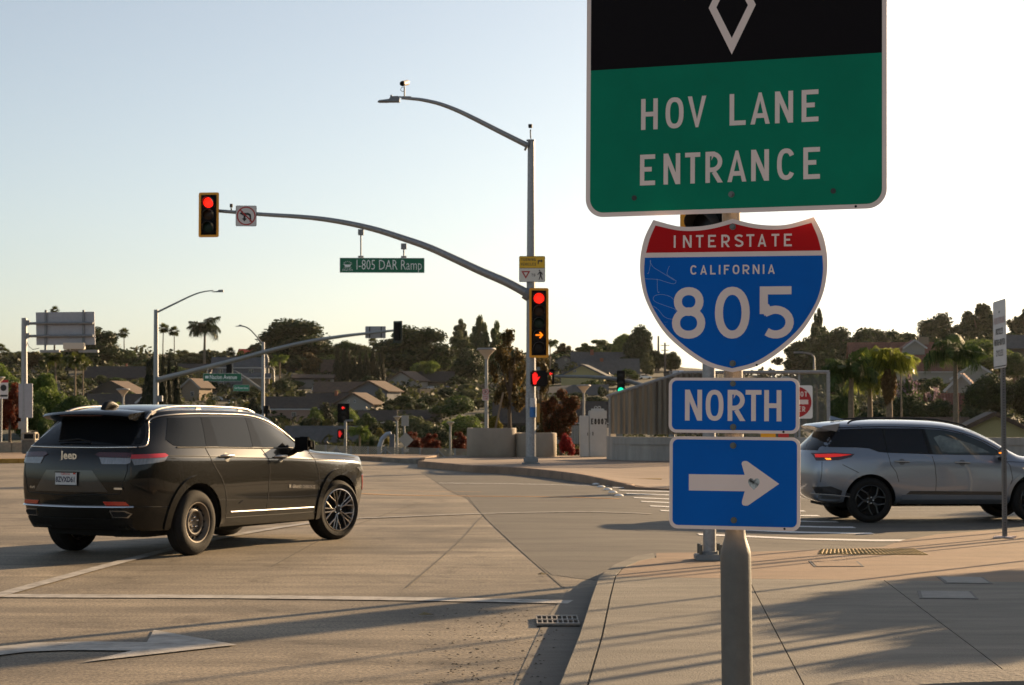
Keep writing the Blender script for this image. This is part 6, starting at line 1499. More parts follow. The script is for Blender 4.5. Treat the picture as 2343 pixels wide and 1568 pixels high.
    MB().tube([(x, sg * .62, z + .0) for x, z in rl], .016, 8).build('roof_rail', m_plas, silver, smooth=50)
mb = MB(); vs = []
for i in range(13):
    f = -1 + 2 * i / 12; y = f * .69; xb = .22 + .09 * abs(f) ** 3; zt = 1.695 - .035 * f * f
    vs += [(.66, y * .95, zt + .045), (xb + .04, y, zt + .0), (xb, y, zt - .028), (xb + .04, y, zt - .05), (.6, y * .95, zt - .10)]
fs = [(i * 5 + j, i * 5 + 5 + j, i * 5 + 6 + j, i * 5 + 1 + j) for i in range(12) for j in range(4)] + [(0, 1, 2, 3, 4), (64, 63, 62, 61, 60)]
mb.add(vs, fs); mb.build('spoiler', m_silver, silver, smooth=35)
put('rear_window', patch(bs, [(-.72, 1.24), (.72, 1.24), (.62, 1.56), (-.62, 1.56)], 'x', -1, .004, .07), m_glass, silver)
put('windscreen', patch(bs, [(2.9, -.62), (2.9, .62), (3.66, .70), (3.66, -.70)], 'z', 1, .003, .1), m_glass, silver)
MB().add([(.62, 0, 1.755), (.90, -.03, 1.765), (.90, .03, 1.765), (.66, 0, 1.835), (.64, -.02, 1.76), (.64, .02, 1.76)], [(4, 1, 3), (2, 5, 3), (1, 2, 3), (5, 4, 3)]).build('antenna_fin', m_silver, silver, smooth=60)
# ------------------------------------------------------------------ houses on the hillside
m_rb = mat('roof_brown', (.085, .055, .038), .9, var=.25, vscale=1.5, bump=.4, bscale=6)
m_rd = mat('roof_dark', (.045, .038, .034), .9, var=.25, vscale=1.5, bump=.4, bscale=6)
m_rg = mat('roof_grey', (.075, .078, .082), .9, var=.2, vscale=1.2, bump=.3, bscale=6)
m_rt = mat('roof_tile_red', (.16, .06, .042), .85, var=.35, vscale=2.2, bump=.6, bscale=5)
m_rr2 = mat('roof_bright_red', (.42, .05, .03), .8)
m_ww = mat('stucco_white', (.25, .235, .21), .9, var=.08); m_wg = mat('stucco_grey', (.12, .124, .135), .9, var=.1); m_wp = mat('stucco_pink', (.3, .2, .16), .9, var=.1)
m_wt = mat('stucco_tan', (.2, .155, .11), .9, var=.1); m_wd = mat('stucco_dark', (.06, .052, .045), .9); m_wy = mat('stucco_yellow', (.36, .3, .14), .9, var=.1)
m_win = mat('house_window', (.012, .014, .018), .1, spec=.7); m_fas = mat('fascia_white', (.42, .41, .4), .8); m_fasd = mat('fascia_dark', (.05, .04, .032), .8); m_brick = mat('chimney_brick', (.25, .09, .05), .9, var=.2)
m_gar = mat('garage_door', (.1, .085, .075), .8)
def house(label, u, vb, W, Hw, Hr, D, yaw, wall, roof, ridge='x', wins=(), chim=None, door=None, fas=None, Y=None, over=.5, cat='house', name='house', tiles=False, dz=-4):
    """W,Hw,Hr,D in photo pixels at the house's distance; ridge 'y' shows a gable to the viewer"""
    p = T(u, vb) if Y is None else at(u, vb, Y); k = p.y / 4200; W, Hw, Hr, D = W * k, Hw * k, Hr * k, D * k
    t = thing(name, label, cat, p, R(yaw)); fas = fas or m_fasd
    a, b = W / 2, D
    mb = MB()
    if ridge == 'x':
        mb.add([(-a, 0, dz), (a, 0, dz), (a, b, dz), (-a, b, dz), (-a, 0, Hw), (a, 0, Hw), (a, b, Hw), (-a, b, Hw), (-a, b / 2, Hw + Hr), (a, b / 2, Hw + Hr)], [(0, 1, 5, 4), (1, 2, 6, 9, 5), (2, 3, 7, 6), (3, 0, 4, 8, 7)])
        e = (-a - over, a + over); pr = [(-over, Hw - over * Hr / (b / 2)), (b / 2, Hw + Hr), (b + over, Hw - over * Hr / (b / 2))]
        mk = lambda x, y: (x, y)
        sides = [((e[0], pr[0][0], pr[0][1]), (e[1], pr[0][0], pr[0][1]), (e[1], pr[1][0], pr[1][1]), (e[0], pr[1][0], pr[1][1])), ((e[0], pr[1][0], pr[1][1]), (e[1], pr[1][0], pr[1][1]), (e[1], pr[2][0], pr[2][1]), (e[0], pr[2][0], pr[2][1]))]
        fb = [((0, pr[0][0] - .04, pr[0][1] - .02), (2 * e[1], .06, .28))]
    else:
        mb.add([(-a, 0, dz), (a, 0, dz), (a, b, dz), (-a, b, dz), (-a, 0, Hw), (a, 0, Hw), (a, b, Hw), (-a, b, Hw), (0, 0, Hw + Hr), (0, b, Hw + Hr)], [(0, 1, 5, 8, 4), (1, 2, 6, 5), (2, 3, 7, 9, 6), (3, 0, 4, 7)])
        zo = Hw - over * Hr / a; y0, y1 = -over, b + over
        sides = [((-a - over, y0, zo), (0, y0, Hw + Hr), (0, y1, Hw + Hr), (-a - over, y1, zo)), ((0, y0, Hw + Hr), (a + over, y0, zo), (a + over, y1, zo), (0, y1, Hw + Hr))]
        fb = []
    mb.build('wall', wall, t)
    th = .22
    for s_ in sides:
        q = [Vector(x) for x in s_]; nn = (q[1] - q[0]).cross(q[2] - q[0]).normalized(); nn = nn if nn.z > 0 else -nn
        mb = MB(); mb.add([x + nn * .03 for x in q] + [x + nn * (.03 + th) for x in q], [(3, 2, 1, 0), (4, 5, 6, 7), (0, 1, 5, 4), (1, 2, 6, 5), (2, 3, 7, 6), (3, 0, 4, 7)])
        ro = mb.build('roof', roof, t)
        if tiles:
            e0, e1 = (q[0], q[1]); n_ = int((q[1] - q[0]).length / .45); tb = MB()
            for i in range(n_ + 1):
                f = i / max(1, n_); tb.tube([q[0].lerp(q[1], f) + nn * (th + .05), q[3].lerp(q[2], f) + nn * (th + .05)], .13, 5, cap=False)
            tag(tb.build('tile_row', roof, ro), kind='stuff')
    if ridge == 'y':
        for sg in (-1, 1):
            p0, p1 = Vector((sg * (a + over), -over - .05, Hw - over * Hr / a)), Vector((0, -over - .05, Hw + Hr)); d = p1 - p0; nn = Vector((-d.z, 0, d.x)).normalized(); nn = nn if nn.z > 0 else -nn
            MB().add([p0 - nn * .15, p1 - nn * .15, p1 + nn * .25, p0 + nn * .25], [(0, 1, 2, 3)]).add([p0 - nn * .15 + Vector((0, .08, 0)), p1 - nn * .15 + Vector((0, .08, 0)), p1 + nn * .25 + Vector((0, .08, 0)), p0 + nn * .25 + Vector((0, .08, 0))], [(0, 1, 2, 3)]).build('fascia', fas, t)
    for c_, d_ in fb: MB().box(c_, d_).build('fascia', fas, t)
    for (x, z, w, h_) in wins:
        x, z, w, h_ = x * k, z * k, w * k, h_ * k
        f = MB().box((x, -.03, z), (w + .16, .06, h_ + .16)).build('window', m_fas, t); MB().box((x, -.065, z), (w, .03, h_)).build('pane', m_win, f)
        MB().box((x, -.085, z), (.06, .02, h_)).build('glazing_bar', m_fas, f)
    if door: x, z, w, h_ = [q_ * k for q_ in door]; MB().box((x, -.05, z), (w, .08, h_)).build('garage_door', m_gar, t)
    if chim: x, y, z, w, h_, m_ = chim; MB().box((x * k, y * k, z * k), (w * k, w * k * .8, h_ * k)).build('chimney', m_, t)
    return t
# left
house('long dark roofed house with a brick chimney behind the palms at left', 262, 880, 132, 16, 24, 60, 4, m_wd, m_rd, chim=(22, 30, 42, 4, 12, m_brick))
house('dark gabled house with a lit right roof slope above the saucer lamp', 254, 918, 118, 16, 28, 80, -14, m_wd, m_rb, 'y', wins=((-16, 8, 8, 6),), fas=m_fasd)
house('dark low house with a thin white fascia line just above the dark car', 268, 940, 140, 10, 26, 70, 0, m_wd, m_rd, fas=m_fas)
house('small dark gable with pale edge beside the lone signal pole', 330, 940, 28, 20, 12, 30, 0, m_wd, m_rd, 'y', fas=m_fas)
house('brown gabled house with pale bargeboard right of the tall cypresses', 436, 916, 44, 30, 18, 60, -20, m_wt, m_rb, 'y', wins=((4, 14, 7, 9),), fas=m_ww)
house('low house with dark roof between the cypresses and the two storey house', 440, 862, 80, 14, 14, 40, 0, m_wg, m_rd)
house('two storey grey house left of the thin pole', 546, 896, 118, 57, 20, 60, 5, m_wg, m_rg, wins=((-42, 44, 10, 12), (28, 44, 10, 12), (-40, 15, 10, 12), (18, 14, 14, 10)), fas=m_fas)
house('lower wing with flat grey roof in front of the two storey house', 585, 898, 60, 36, 6, 20, 5, m_wt, m_rg, fas=m_fas)
house('bright red pyramid roof peeking over the two storey house', 572, 826, 36, 12, 14, 30, 30, m_wt, m_rr2)
# centre
house('white house with dark garage left of the cypress row', 716, 888, 88, 22, 7, 40, 0, m_ww, m_rb, door=(22, 10, 36, 19), fas=m_fasd)
house('steep brown roof with a white dormer window left of the cypress row', 752, 866, 30, 20, 22, 30, 0, m_rb, m_rb, wins=((-2, 12, 7, 16),))
house('wide brown roofed house at mid slope', 776, 918, 112, 20, 22, 70, 0, m_wg, m_rb)
house('grey gabled wing with lit brown roof slope at mid slope', 844, 922, 92, 26, 22, 70, -24, m_wg, m_rb, 'y', fas=m_rb)
house('long dark brown roof with an orange chimney below the mid slope house', 752, 944, 100, 16, 26, 60, 0, m_wd, m_rd, chim=(15, 20, 44, 7, 12, m_brick))
house('white gabled house with lit brown roof slope below the mid slope house', 808, 946, 92, 20, 24, 60, -22, m_ww, m_rb, 'y', wins=((-12, 26, 3, 5), (4, 26, 3, 5)), fas=m_rb)
house('pink house with dark roof right of the thin pole', 668, 968, 112, 36, 22, 60, 8, m_wp, m_rd, wins=((4, 20, 8, 8),), fas=m_fas)
house('small white edged gable on the pink house roof', 703, 934, 14, 10, 10, 20, 0, m_wp, m_rd, 'y', fas=m_fas)
house('white gabled house with lit tan roof slope right of the cypress row', 918, 892, 72, 20, 20, 60, -26, m_ww, m_rb, 'y', wins=((-14, 6, 9, 9),), fas=m_rb)
house('dark roofed house behind the bushy palm', 985, 884, 100, 12, 20, 50, 0, m_wt, m_rd)
house('dark roofed house with white fascia behind the red arrow signal', 862, 978, 78, 16, 20, 50, 0, m_wd, m_rd, fas=m_fas)
house('low dark brown roof left of the large hedge', 960, 968, 84, 10, 16, 50, 0, m_wd, m_rd)
house('broad slate grey roof just above the dark car bonnet', 735, 1020, 160, 12, 30, 60, 0, m_wd, m_rg)
house('dark brown roofed house behind the planter', 1172, 990, 80, 24, 42, 90, 0, m_wd, m_rd)
house('dark brown roofed house with white fascia right of the red tree', 1330, 990, 150, 26, 42, 90, 0, m_wd, m_rd, fas=m_fas, wins=((-50, 12, 14, 10), (-20, 12, 16, 10)))
house('white gabled house top half hidden behind the main pole', 1292, 848, 56, 20, 12, 50, 0, m_ww, m_rg, 'y', wins=((2, 24, 5, 6),), fas=m_rg)
house('big house with broad dark grey roof on the crest left of the shield', 1385, 850, 150, 6, 38, 70, 0, m_wg, m_rg, chim=(-30, 30, 44, 8, 14, m_brick))
house('grey roofed wing below the crest house', 1395, 872, 130, 14, 36, 50, 0, m_wg, m_rg, chim=(-18, 20, 48, 7, 8, m_brick), fas=m_fas)
house('beige gabled house in front of the grey roofed wing', 1332, 884, 100, 24, 24, 60, -14, m_wy, m_rg, 'y', wins=((-18, 34, 7, 4),), fas=m_rg)
# right
house('large red tiled house below the tree line at right', 2068, 892, 232, 44, 66, 170, -6, m_ww, m_rt, wins=((-58, 24, 14, 14),), chim=(54, 85, 112, 23, 24, m_wt), fas=m_fas, tiles=True)
house('upper red tiled wing with stepped roof at right', 2000, 880, 90, 74, 26, 90, 0, m_wt, m_rt, wins=((-20, 46, 14, 12),), fas=m_fas, tiles=True)
house('small cream gable dormer beside the chimney at right', 2092, 800, 46, 5, 16, 30, 0, m_ww, m_rt, 'y', fas=m_fas, Y=450, dz=-1.2)
house('red tiled gabled house behind the tall palm at right', 2232, 950, 104, 84, 34, 110, -14, m_ww, m_rt, 'y', wins=((8, 60, 16, 14),), fas=m_fas, tiles=True)
house('lower cream gable with red tiles left of the dark round bush', 2200, 952, 64, 62, 32, 60, -18, m_ww, m_rt, 'y', fas=m_fas, tiles=True, Y=300)
house('low red tiled porch roof behind the pink flowering tree', 2168, 958, 74, 16, 40, 60, 0, m_ww, m_rt, fas=m_fas, tiles=True, Y=285)
house('yellow gabled house with dark eaves at the right edge', 2276, 1020, 130, 40, 32, 150, -8, m_wy, m_rd, 'y', fas=m_rb, Y=170)
house('brown roofed house left of the yellow gable behind the silver car', 2150, 1015, 130, 26, 30, 80, 0, m_wt, m_rb, Y=190)
house('dark grey roofed house on the crest at the right edge', 2330, 815, 60, 20, 28, 60, 0, m_wd, m_rg, Y=480)
# retaining walls and fences on the slope
def slopewall(label, pts, hpx, m, name='retaining_wall', cat='wall'):
    q = [T(u, v) for u, v in pts]; t = thing(name, label, cat, q[0]); mb = MB()
    vs = []
    for p, (u, v) in zip(q, pts): d = p - q[0]; h_ = hpx * p.y / 4200; vs += [(d.x, d.y, d.z - 2), (d.x, d.y, d.z + h_), (d.x, d.y + .3, d.z + h_), (d.x, d.y + .3, d.z - 2)]
    mb.add(vs, [(i * 4 + j, i * 4 + 4 + j, i * 4 + 4 + (j + 1) % 4, i * 4 + (j + 1) % 4) for i in range(len(q) - 1) for j in range(4)] + [(3, 2, 1, 0)]).build('wall', m, t)
    return t
slopewall('grey block retaining wall left of the young brown tree', [(1040, 905), (1075, 892), (1140, 892), (1204, 893)], 14, m_wt)
slopewall('grey retaining wall under the beige gabled house', [(1230, 912), (1310, 906), (1392, 904)], 24, m_wg)
slopewall('dark timber fence below the white gabled house right of the cypress row', [(890, 905), (960, 905), (1040, 900)], 14, m_wd, 'timber_fence', 'fence')
slopewall('pale grey wall of the curving street left of the cypress row', [(625, 900), (680, 902), (712, 900)], 6, m_wg)
t = thing('picket_fence', 'white board fence behind the red shrub', 'fence', at(1225, 1010, 95)); 
for k in range(34): MB().box((k * .135 * .5 * 2, 0, .35), (.125, .04, .95)).build('board', m_ww, t)
# pale twisting slide behind the mesh fence
p = at(880, 1036, 100); t = thing('play_slide', 'pale blue curved play slide behind the mesh fence', 'slide', p)
MB().tube([(-.3, 0, -.3), (-.3, 0, .3), (-.15, 0, .75), (.1, 0, 1.0), (.35, 0, 1.05)], [(.13, .12)] * 5, 10).build('chute', mat('slide_pale', (.3, .34, .4), .5), t)
MB().box((.4, 0, .4), (.28, .3, 1.2)).build('tower', m_wg, t)
# parked vehicles on the hill
def far_car(label, u, vb, wpx, col, yaw=0, van=False, Y=None):
    p = T(u, vb) if Y is None else at(u, vb, Y); L = 4.6; t = thing('parked_car' if not van else 'parked_van', label, 'car' if not van else 'van', p, R(yaw), 'vehicles parked on the hillside', wpx * p.y / 4200 / L)
    pr = [(-2.3, .3), (2.3, .3), (2.3, .75), (1.9, .9), (1.1, 1.0), (.5, 1.5), (-1.5, 1.5), (-2.1, 1.05), (-2.3, .9)] if not van else [(-2.3, .35), (2.3, .35), (2.3, 1.1), (1.8, 1.4), (1.4, 2.2), (-2.3, 2.3)]
    m = mat('car_' + '%d%d%d' % tuple(int(c * 99) for c in col), col, .3, .3, coat=1)
    MB().slab(pr, (0, 0, 0), (1, 0, 0), (0, 0, 1), (0, -1, 0), -.9, .9).build('body', m, t, bevel=.08)
    wn_ = [(1.0, 1.02), (.46, 1.42), (-1.4, 1.42), (-1.9, 1.04)] if not van else [(1.75, 1.42), (1.4, 2.0), (.7, 2.0), (.7, 1.42)]
    MB().slab(wn_, (0, 0, 0), (1, 0, 0), (0, 0, 1), (0, -1, 0), .9, .915).build('window', m_win, t)
    MB().box((-2.31 if not van else 2.1, 0, 1.2 if not van else 1.6), (.2, 1.4, .3)).build('rear_window' if not van else 'windscreen', m_win, t)
    for x in (-1.4, 1.4):
        for y in (-.82, .82): MB().lathe([(.001, -.12), (.33, -.12), (.33, .12), (.001, .12)], 14, (x, y, .33), 'Y').build('wheel', m_tyre, t)
far_car('white SUV parked on the crest road left of the shield', 1475, 868, 30, (.95, .95, .97), 12)
far_car('white van on the crest road just left of the shield', 1553, 865, 34, (.75, .8, .9), -60, True)
far_car('dark truck parked behind the white van', 1529, 862, 26, (.08, .08, .09), -60, True)
far_car('pale sedan parked left in the street below the Nacion Avenue sign', 494, 918, 30, (.35, .38, .42), 200)
far_car('pale pickup parked right in the street below the Nacion Avenue sign', 533, 926, 28, (.36, .4, .44), 75)
far_car('silver car parked in front of the wide brown roofed house', 728, 896, 32, (.25, .28, .3), 10)
far_car('bright blue covered car beside the bushy palm', 1024, 892, 24, (.01, .09, .4), 0)
far_car('light grey car left of the bright blue covered car', 990, 892, 26, (.3, .3, .32), 0)
far_car('pale car glimpsed above the mesh fence between shield and NORTH plaque', 1793, 872, 32, (.4, .42, .45), 180, False, 300)
# ------------------------------------------------------------------ vegetation
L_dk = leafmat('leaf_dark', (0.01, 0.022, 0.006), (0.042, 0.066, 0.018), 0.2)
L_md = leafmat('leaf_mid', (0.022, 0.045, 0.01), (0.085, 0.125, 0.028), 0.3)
L_lt = leafmat('leaf_light', (0.05, 0.085, 0.014), (0.18, 0.235, 0.045), 0.4)  # light green leaf; its paler tone also paints the sunlit look of bushes
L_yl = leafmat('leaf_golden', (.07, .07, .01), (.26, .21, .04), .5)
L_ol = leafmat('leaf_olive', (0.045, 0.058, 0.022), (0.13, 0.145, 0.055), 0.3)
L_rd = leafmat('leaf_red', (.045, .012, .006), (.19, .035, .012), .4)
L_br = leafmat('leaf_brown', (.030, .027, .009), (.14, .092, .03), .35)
L_rg = leafmat('leaf_red_green', (.018, .022, .006), (.15, .045, .018), .4)
L_pk = leafmat('blossom_lilac', (.16, .11, .14), (.45, .33, .38), .4)
L_gl = leafmat('palm_leaf_glowing', (.09, .12, .02), (.34, .36, .07), .6, .3)  # backlit glow put into a brighter palm leaf colour
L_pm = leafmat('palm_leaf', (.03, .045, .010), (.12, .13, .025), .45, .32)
L_cy = leafmat('cypress_leaf', (.008, .014, .006), (.03, .036, .012), .15)
L_th = leafmat('palm_thatch', (.08, .05, .02), (.22, .14, .06), .3)
m_bark = mat('bark', (.09, .065, .045), .95, var=.3, vscale=6, bump=.5, bscale=20, aniso=(3, 3, .6))
m_barkl = mat('bark_pale', (.2, .15, .1), .95, var=.25, vscale=6, bump=.5, bscale=20)
rng = np.random.RandomState(5)
def leaf_cloud(blobs, n, size, seed, shell=(.72, 1.06), flat=1., squash=None, aspect=1.):
    r = np.random.RandomState(seed); B = np.array(blobs, float)
    w = B[:, 3] ** 2; w /= w.sum(); idx = r.choice(len(B), n, p=w)
    d = r.normal(size=(n, 3)); d /= np.linalg.norm(d, axis=1)[:, None]
    rad = r.uniform(shell[0], shell[1], n) ** 1.0
    P = B[idx, :3] + d * (B[idx, 3] * rad)[:, None]
    N = d + r.normal(scale=.75, size=(n, 3)); N /= np.linalg.norm(N, axis=1)[:, None]
    A = np.cross(N, r.normal(size=(n, 3))); A /= np.linalg.norm(A, axis=1)[:, None] + 1e-9; C = np.cross(N, A)
    s = size * r.uniform(.55, 1.3, n)[:, None]
    V = np.stack([P - A * s - C * s * .2 * aspect, P - A * s * .1 - C * s * .6 * aspect, P + A * s + C * s * .1, P + A * s * .1 + C * s * .6 * aspect], 1).reshape(-1, 3)
    return V
def crown_mesh(name, blobs, n, size, seed, m, core=.74, shell=(.72, 1.06), aspect=1.):
    V = leaf_cloud(blobs, n, size, seed, shell, aspect=aspect); k = len(V) // 4
    vs = [V]; fs = [np.arange(4 * k).reshape(-1, 4)]
    me = bpy.data.meshes.new(name)
    faces = fs[0].tolist(); verts = V.tolist()
    if core:
        r = random.Random(seed)
        for (x, y, z, rr) in blobs:
            b_ = bmesh.new(); bmesh.ops.create_icosphere(b_, subdivisions=2, radius=rr * core)
            o = len(verts)
            for v in b_.verts:
                f = 1 + .25 * mnoise(v.co * 3 / rr + Vector((x, y, z)) * 7); verts.append((x + v.co.x * f, y + v.co.y * f, z + v.co.z * f))
            b_.verts.index_update()
            for f in b_.faces: faces.append([o + v.index for v in f.verts])
            b_.free()
    me.from_pydata(verts, [], faces); me.materials.append(m); return me
def blobset(kind, seed):
    r = random.Random(seed); out = []
    if kind == 'round':
        for i in range(22):
            a, z = r.uniform(0, 2 * pi), r.uniform(-.8, .95); q = math.sqrt(max(0, 1 - z * z)) * r.uniform(.35, .75)
            out.append((q * cos(a) * .42, q * sin(a) * .42, .5 + z * .34, r.uniform(.13, .2)))
        out.append((0, 0, .48, .36))
    elif kind == 'wide':
        for i in range(30):
            a = r.uniform(0, 2 * pi); q = r.uniform(.0, .38); h_ = math.sqrt(max(0, 1 - (q / .5) ** 2)); out.append((q * cos(a), q * sin(a), .12 + .72 * h_ * r.uniform(.15, 1), r.uniform(.12, .18)))
        out.append((0, 0, .42, .34))
    elif kind == 'loose':
        for i in range(26):
            a, z = r.uniform(0, 2 * pi), r.uniform(-.9, 1); q = math.sqrt(max(0, 1 - z * z)) * r.uniform(.4, 1); out.append((q * cos(a) * .4, q * sin(a) * .4, .5 + z * .40, r.uniform(.07, .14)))
        out.append((0, 0, .45, .28))
    elif kind == 'cypress':
        for i in range(16):
            z = i / 15; rr = .5 * (1 - z ** 1.6) * (.75 + .25 * min(1, z * 5)); a = r.uniform(0, 2 * pi); out.append((cos(a) * .07, sin(a) * .07, z * .93 + .03, max(.10, rr * .82)))
    elif kind == 'bush':
        for i in range(22):
            a = r.uniform(0, 2 * pi); q = r.uniform(0, .4); out.append((q * cos(a), q * sin(a), r.uniform(.08, .25) + (1 - (q / .45) ** 2) * r.uniform(.3, .55), r.uniform(.14, .2)))
    elif kind == 'airy':
        for i in range(46):
            z = r.uniform(0, 1); q = .45 * math.sin(pi * min(1, z * .9 + .12)) * r.uniform(.3, 1); a = r.uniform(0, 2 * pi); out.append((q * cos(a), q * sin(a), z, r.uniform(.05, .10)))
    elif kind == 'pine':
        for i in range(26):
            z = r.uniform(.25, 1); q = .42 * (1.08 - z * .75) * r.uniform(.3, 1); a = r.uniform(0, 2 * pi); out.append((q * cos(a), q * sin(a), z, r.uniform(.07, .15)))
    return out
CM = {}
NL = {'round': (6500, .032), 'wide': (7500, .028), 'loose': (5500, .029), 'cypress': (4000, .06), 'bush': (6000, .032), 'airy': (2400, .026), 'pine': (2600, .034)}
def crown(kind, m, var=0, dens=1., leaf=1.):
    key = (kind, m.name, var, dens, leaf)
    if key not in CM:
        n, s = NL[kind]
        if kind == 'cypress':
            bl = blobset(kind, 31 + var); 
            me = crown_mesh('crown', bl, int(n * dens), s * leaf, var + 1, m, .8)
        else: me = crown_mesh('crown', blobset(kind, 11 + var * 7), int(n * dens), s * leaf, var + 1, m, None if kind == 'airy' else .74, (.72, 1.08) if kind != 'airy' else (0, 1.3))
        CM[key] = me
    return CM[key]
TB = {}
def trunk_mesh(kind, m):
    key = (kind, m.name)
    if key not in TB:
        mb = MB()
        mb.tube([(0, 0, -.1), (.01, 0, .25), (-.01, .01, .55), (.0, 0, .8)], [.06, .045, .035, .015], 8)
        for a in (0.4, 2.2, 4.3): mb.tube([(0, 0, .38), (.14 * cos(a), .14 * sin(a), .58), (.26 * cos(a), .26 * sin(a), .75)], [.028, .02, .008], 6)
        me = bpy.data.meshes.new('trunk'); me.from_pydata(mb.v, [], mb.f); me.materials.append(m); TB[key] = me
    return TB[key]
def tree(kind, u, vt, vb, w, m, label, cat='tree', name='tree', Y=None, var=None, stem=.08, group=None, dens=1., leaf=1., zb=None):
    p = T(u, vb) if Y is None else at(u, vb, Y)
    if zb is not None: p.z = zb
    k = p.y / 4200; H_ = (vb - vt) * k if zb is None else at(u, vt, p.y).z - zb; W_ = w * k
    t = thing(name, label, cat, p, random.uniform(0, 6.28), group)
    v_ = var if var is not None else random.randint(0, 2)
    c = bpy.data.objects.new('crown' if cat == 'tree' else 'foliage', crown(kind, m, v_, dens, leaf)); COL.objects.link(c); c.parent = t
    z0 = stem * H_ if kind not in ('bush', 'cypress') else 0
    c.location = (0, 0, z0 - (.06 * H_ if kind != 'bush' else 0)); c.scale = (W_ / (.96 if kind != 'cypress' else .98), W_ / .96, (H_ - z0) * (1.04 if kind != 'cypress' else .97))
    if kind == 'cypress': c.scale = (W_ * 1.45, W_ * 1.45, H_ * .97)
    if kind not in ('bush',):
        s_ = bpy.data.objects.new('trunk', trunk_mesh(kind, m_bark)); COL.objects.link(s_); s_.parent = t; s_.scale = (min(W_, H_) * .9, min(W_, H_) * .9, H_ * .95)
    return t
def frond_mesh(nl=20, L=1., droop=.9, lw=.035, ll=.34, m=None, seed=0, hang=.6):
    r = random.Random(seed); mb = MB(); pts = []
    for i in range(9):
        t_ = i / 8; an = R(70) - droop * 2.1 * t_ ** 1.25
        pts.append((0, 0) if i == 0 else (pts[-1][0] + L / 8 * cos(an), pts[-1][1] + L / 8 * sin(an)))
    mb.tube([(x, 0, z) for x, z in pts], [.02 * (1 - i / 9) + .004 for i in range(9)], 4)
    for i in range(nl):
        f = .15 + .85 * i / nl; k = f * 8; j = min(7, int(k)); q = k - j; x = pts[j][0] + (pts[j + 1][0] - pts[j][0]) * q; z = pts[j][1] + (pts[j + 1][1] - pts[j][1]) * q
        dx, dz = pts[j + 1][0] - pts[j][0], pts[j + 1][1] - pts[j][1]; n_ = math.hypot(dx, dz); dx /= n_; dz /= n_
        l = ll * L * sin(pi * min(1, .25 + f * .72)) * r.uniform(.8, 1.1)
        for sg in (-1, 1):
            o = Vector((x, 0, z)); a = Vector((dx * .5, sg * r.uniform(.6, .85), dz * .5 + r.uniform(-.1, .25))).normalized() * l
            e = o + a * .55; e2 = o + a * .9 + Vector((0, 0, -hang * l)); w_ = Vector((dx, 0, dz)) * lw * L
            mb.add([o - w_ * .5, o + w_ * .5, e + w_ * .5, e - w_ * .5], [(0, 1, 2, 3)]); mb.add([e - w_ * .5, e + w_ * .5, e2], [(0, 1, 2)])
    me = bpy.data.meshes.new('frond'); me.from_pydata(mb.v, [], mb.f); me.materials.append(m or L_pm); return me
FR = {}
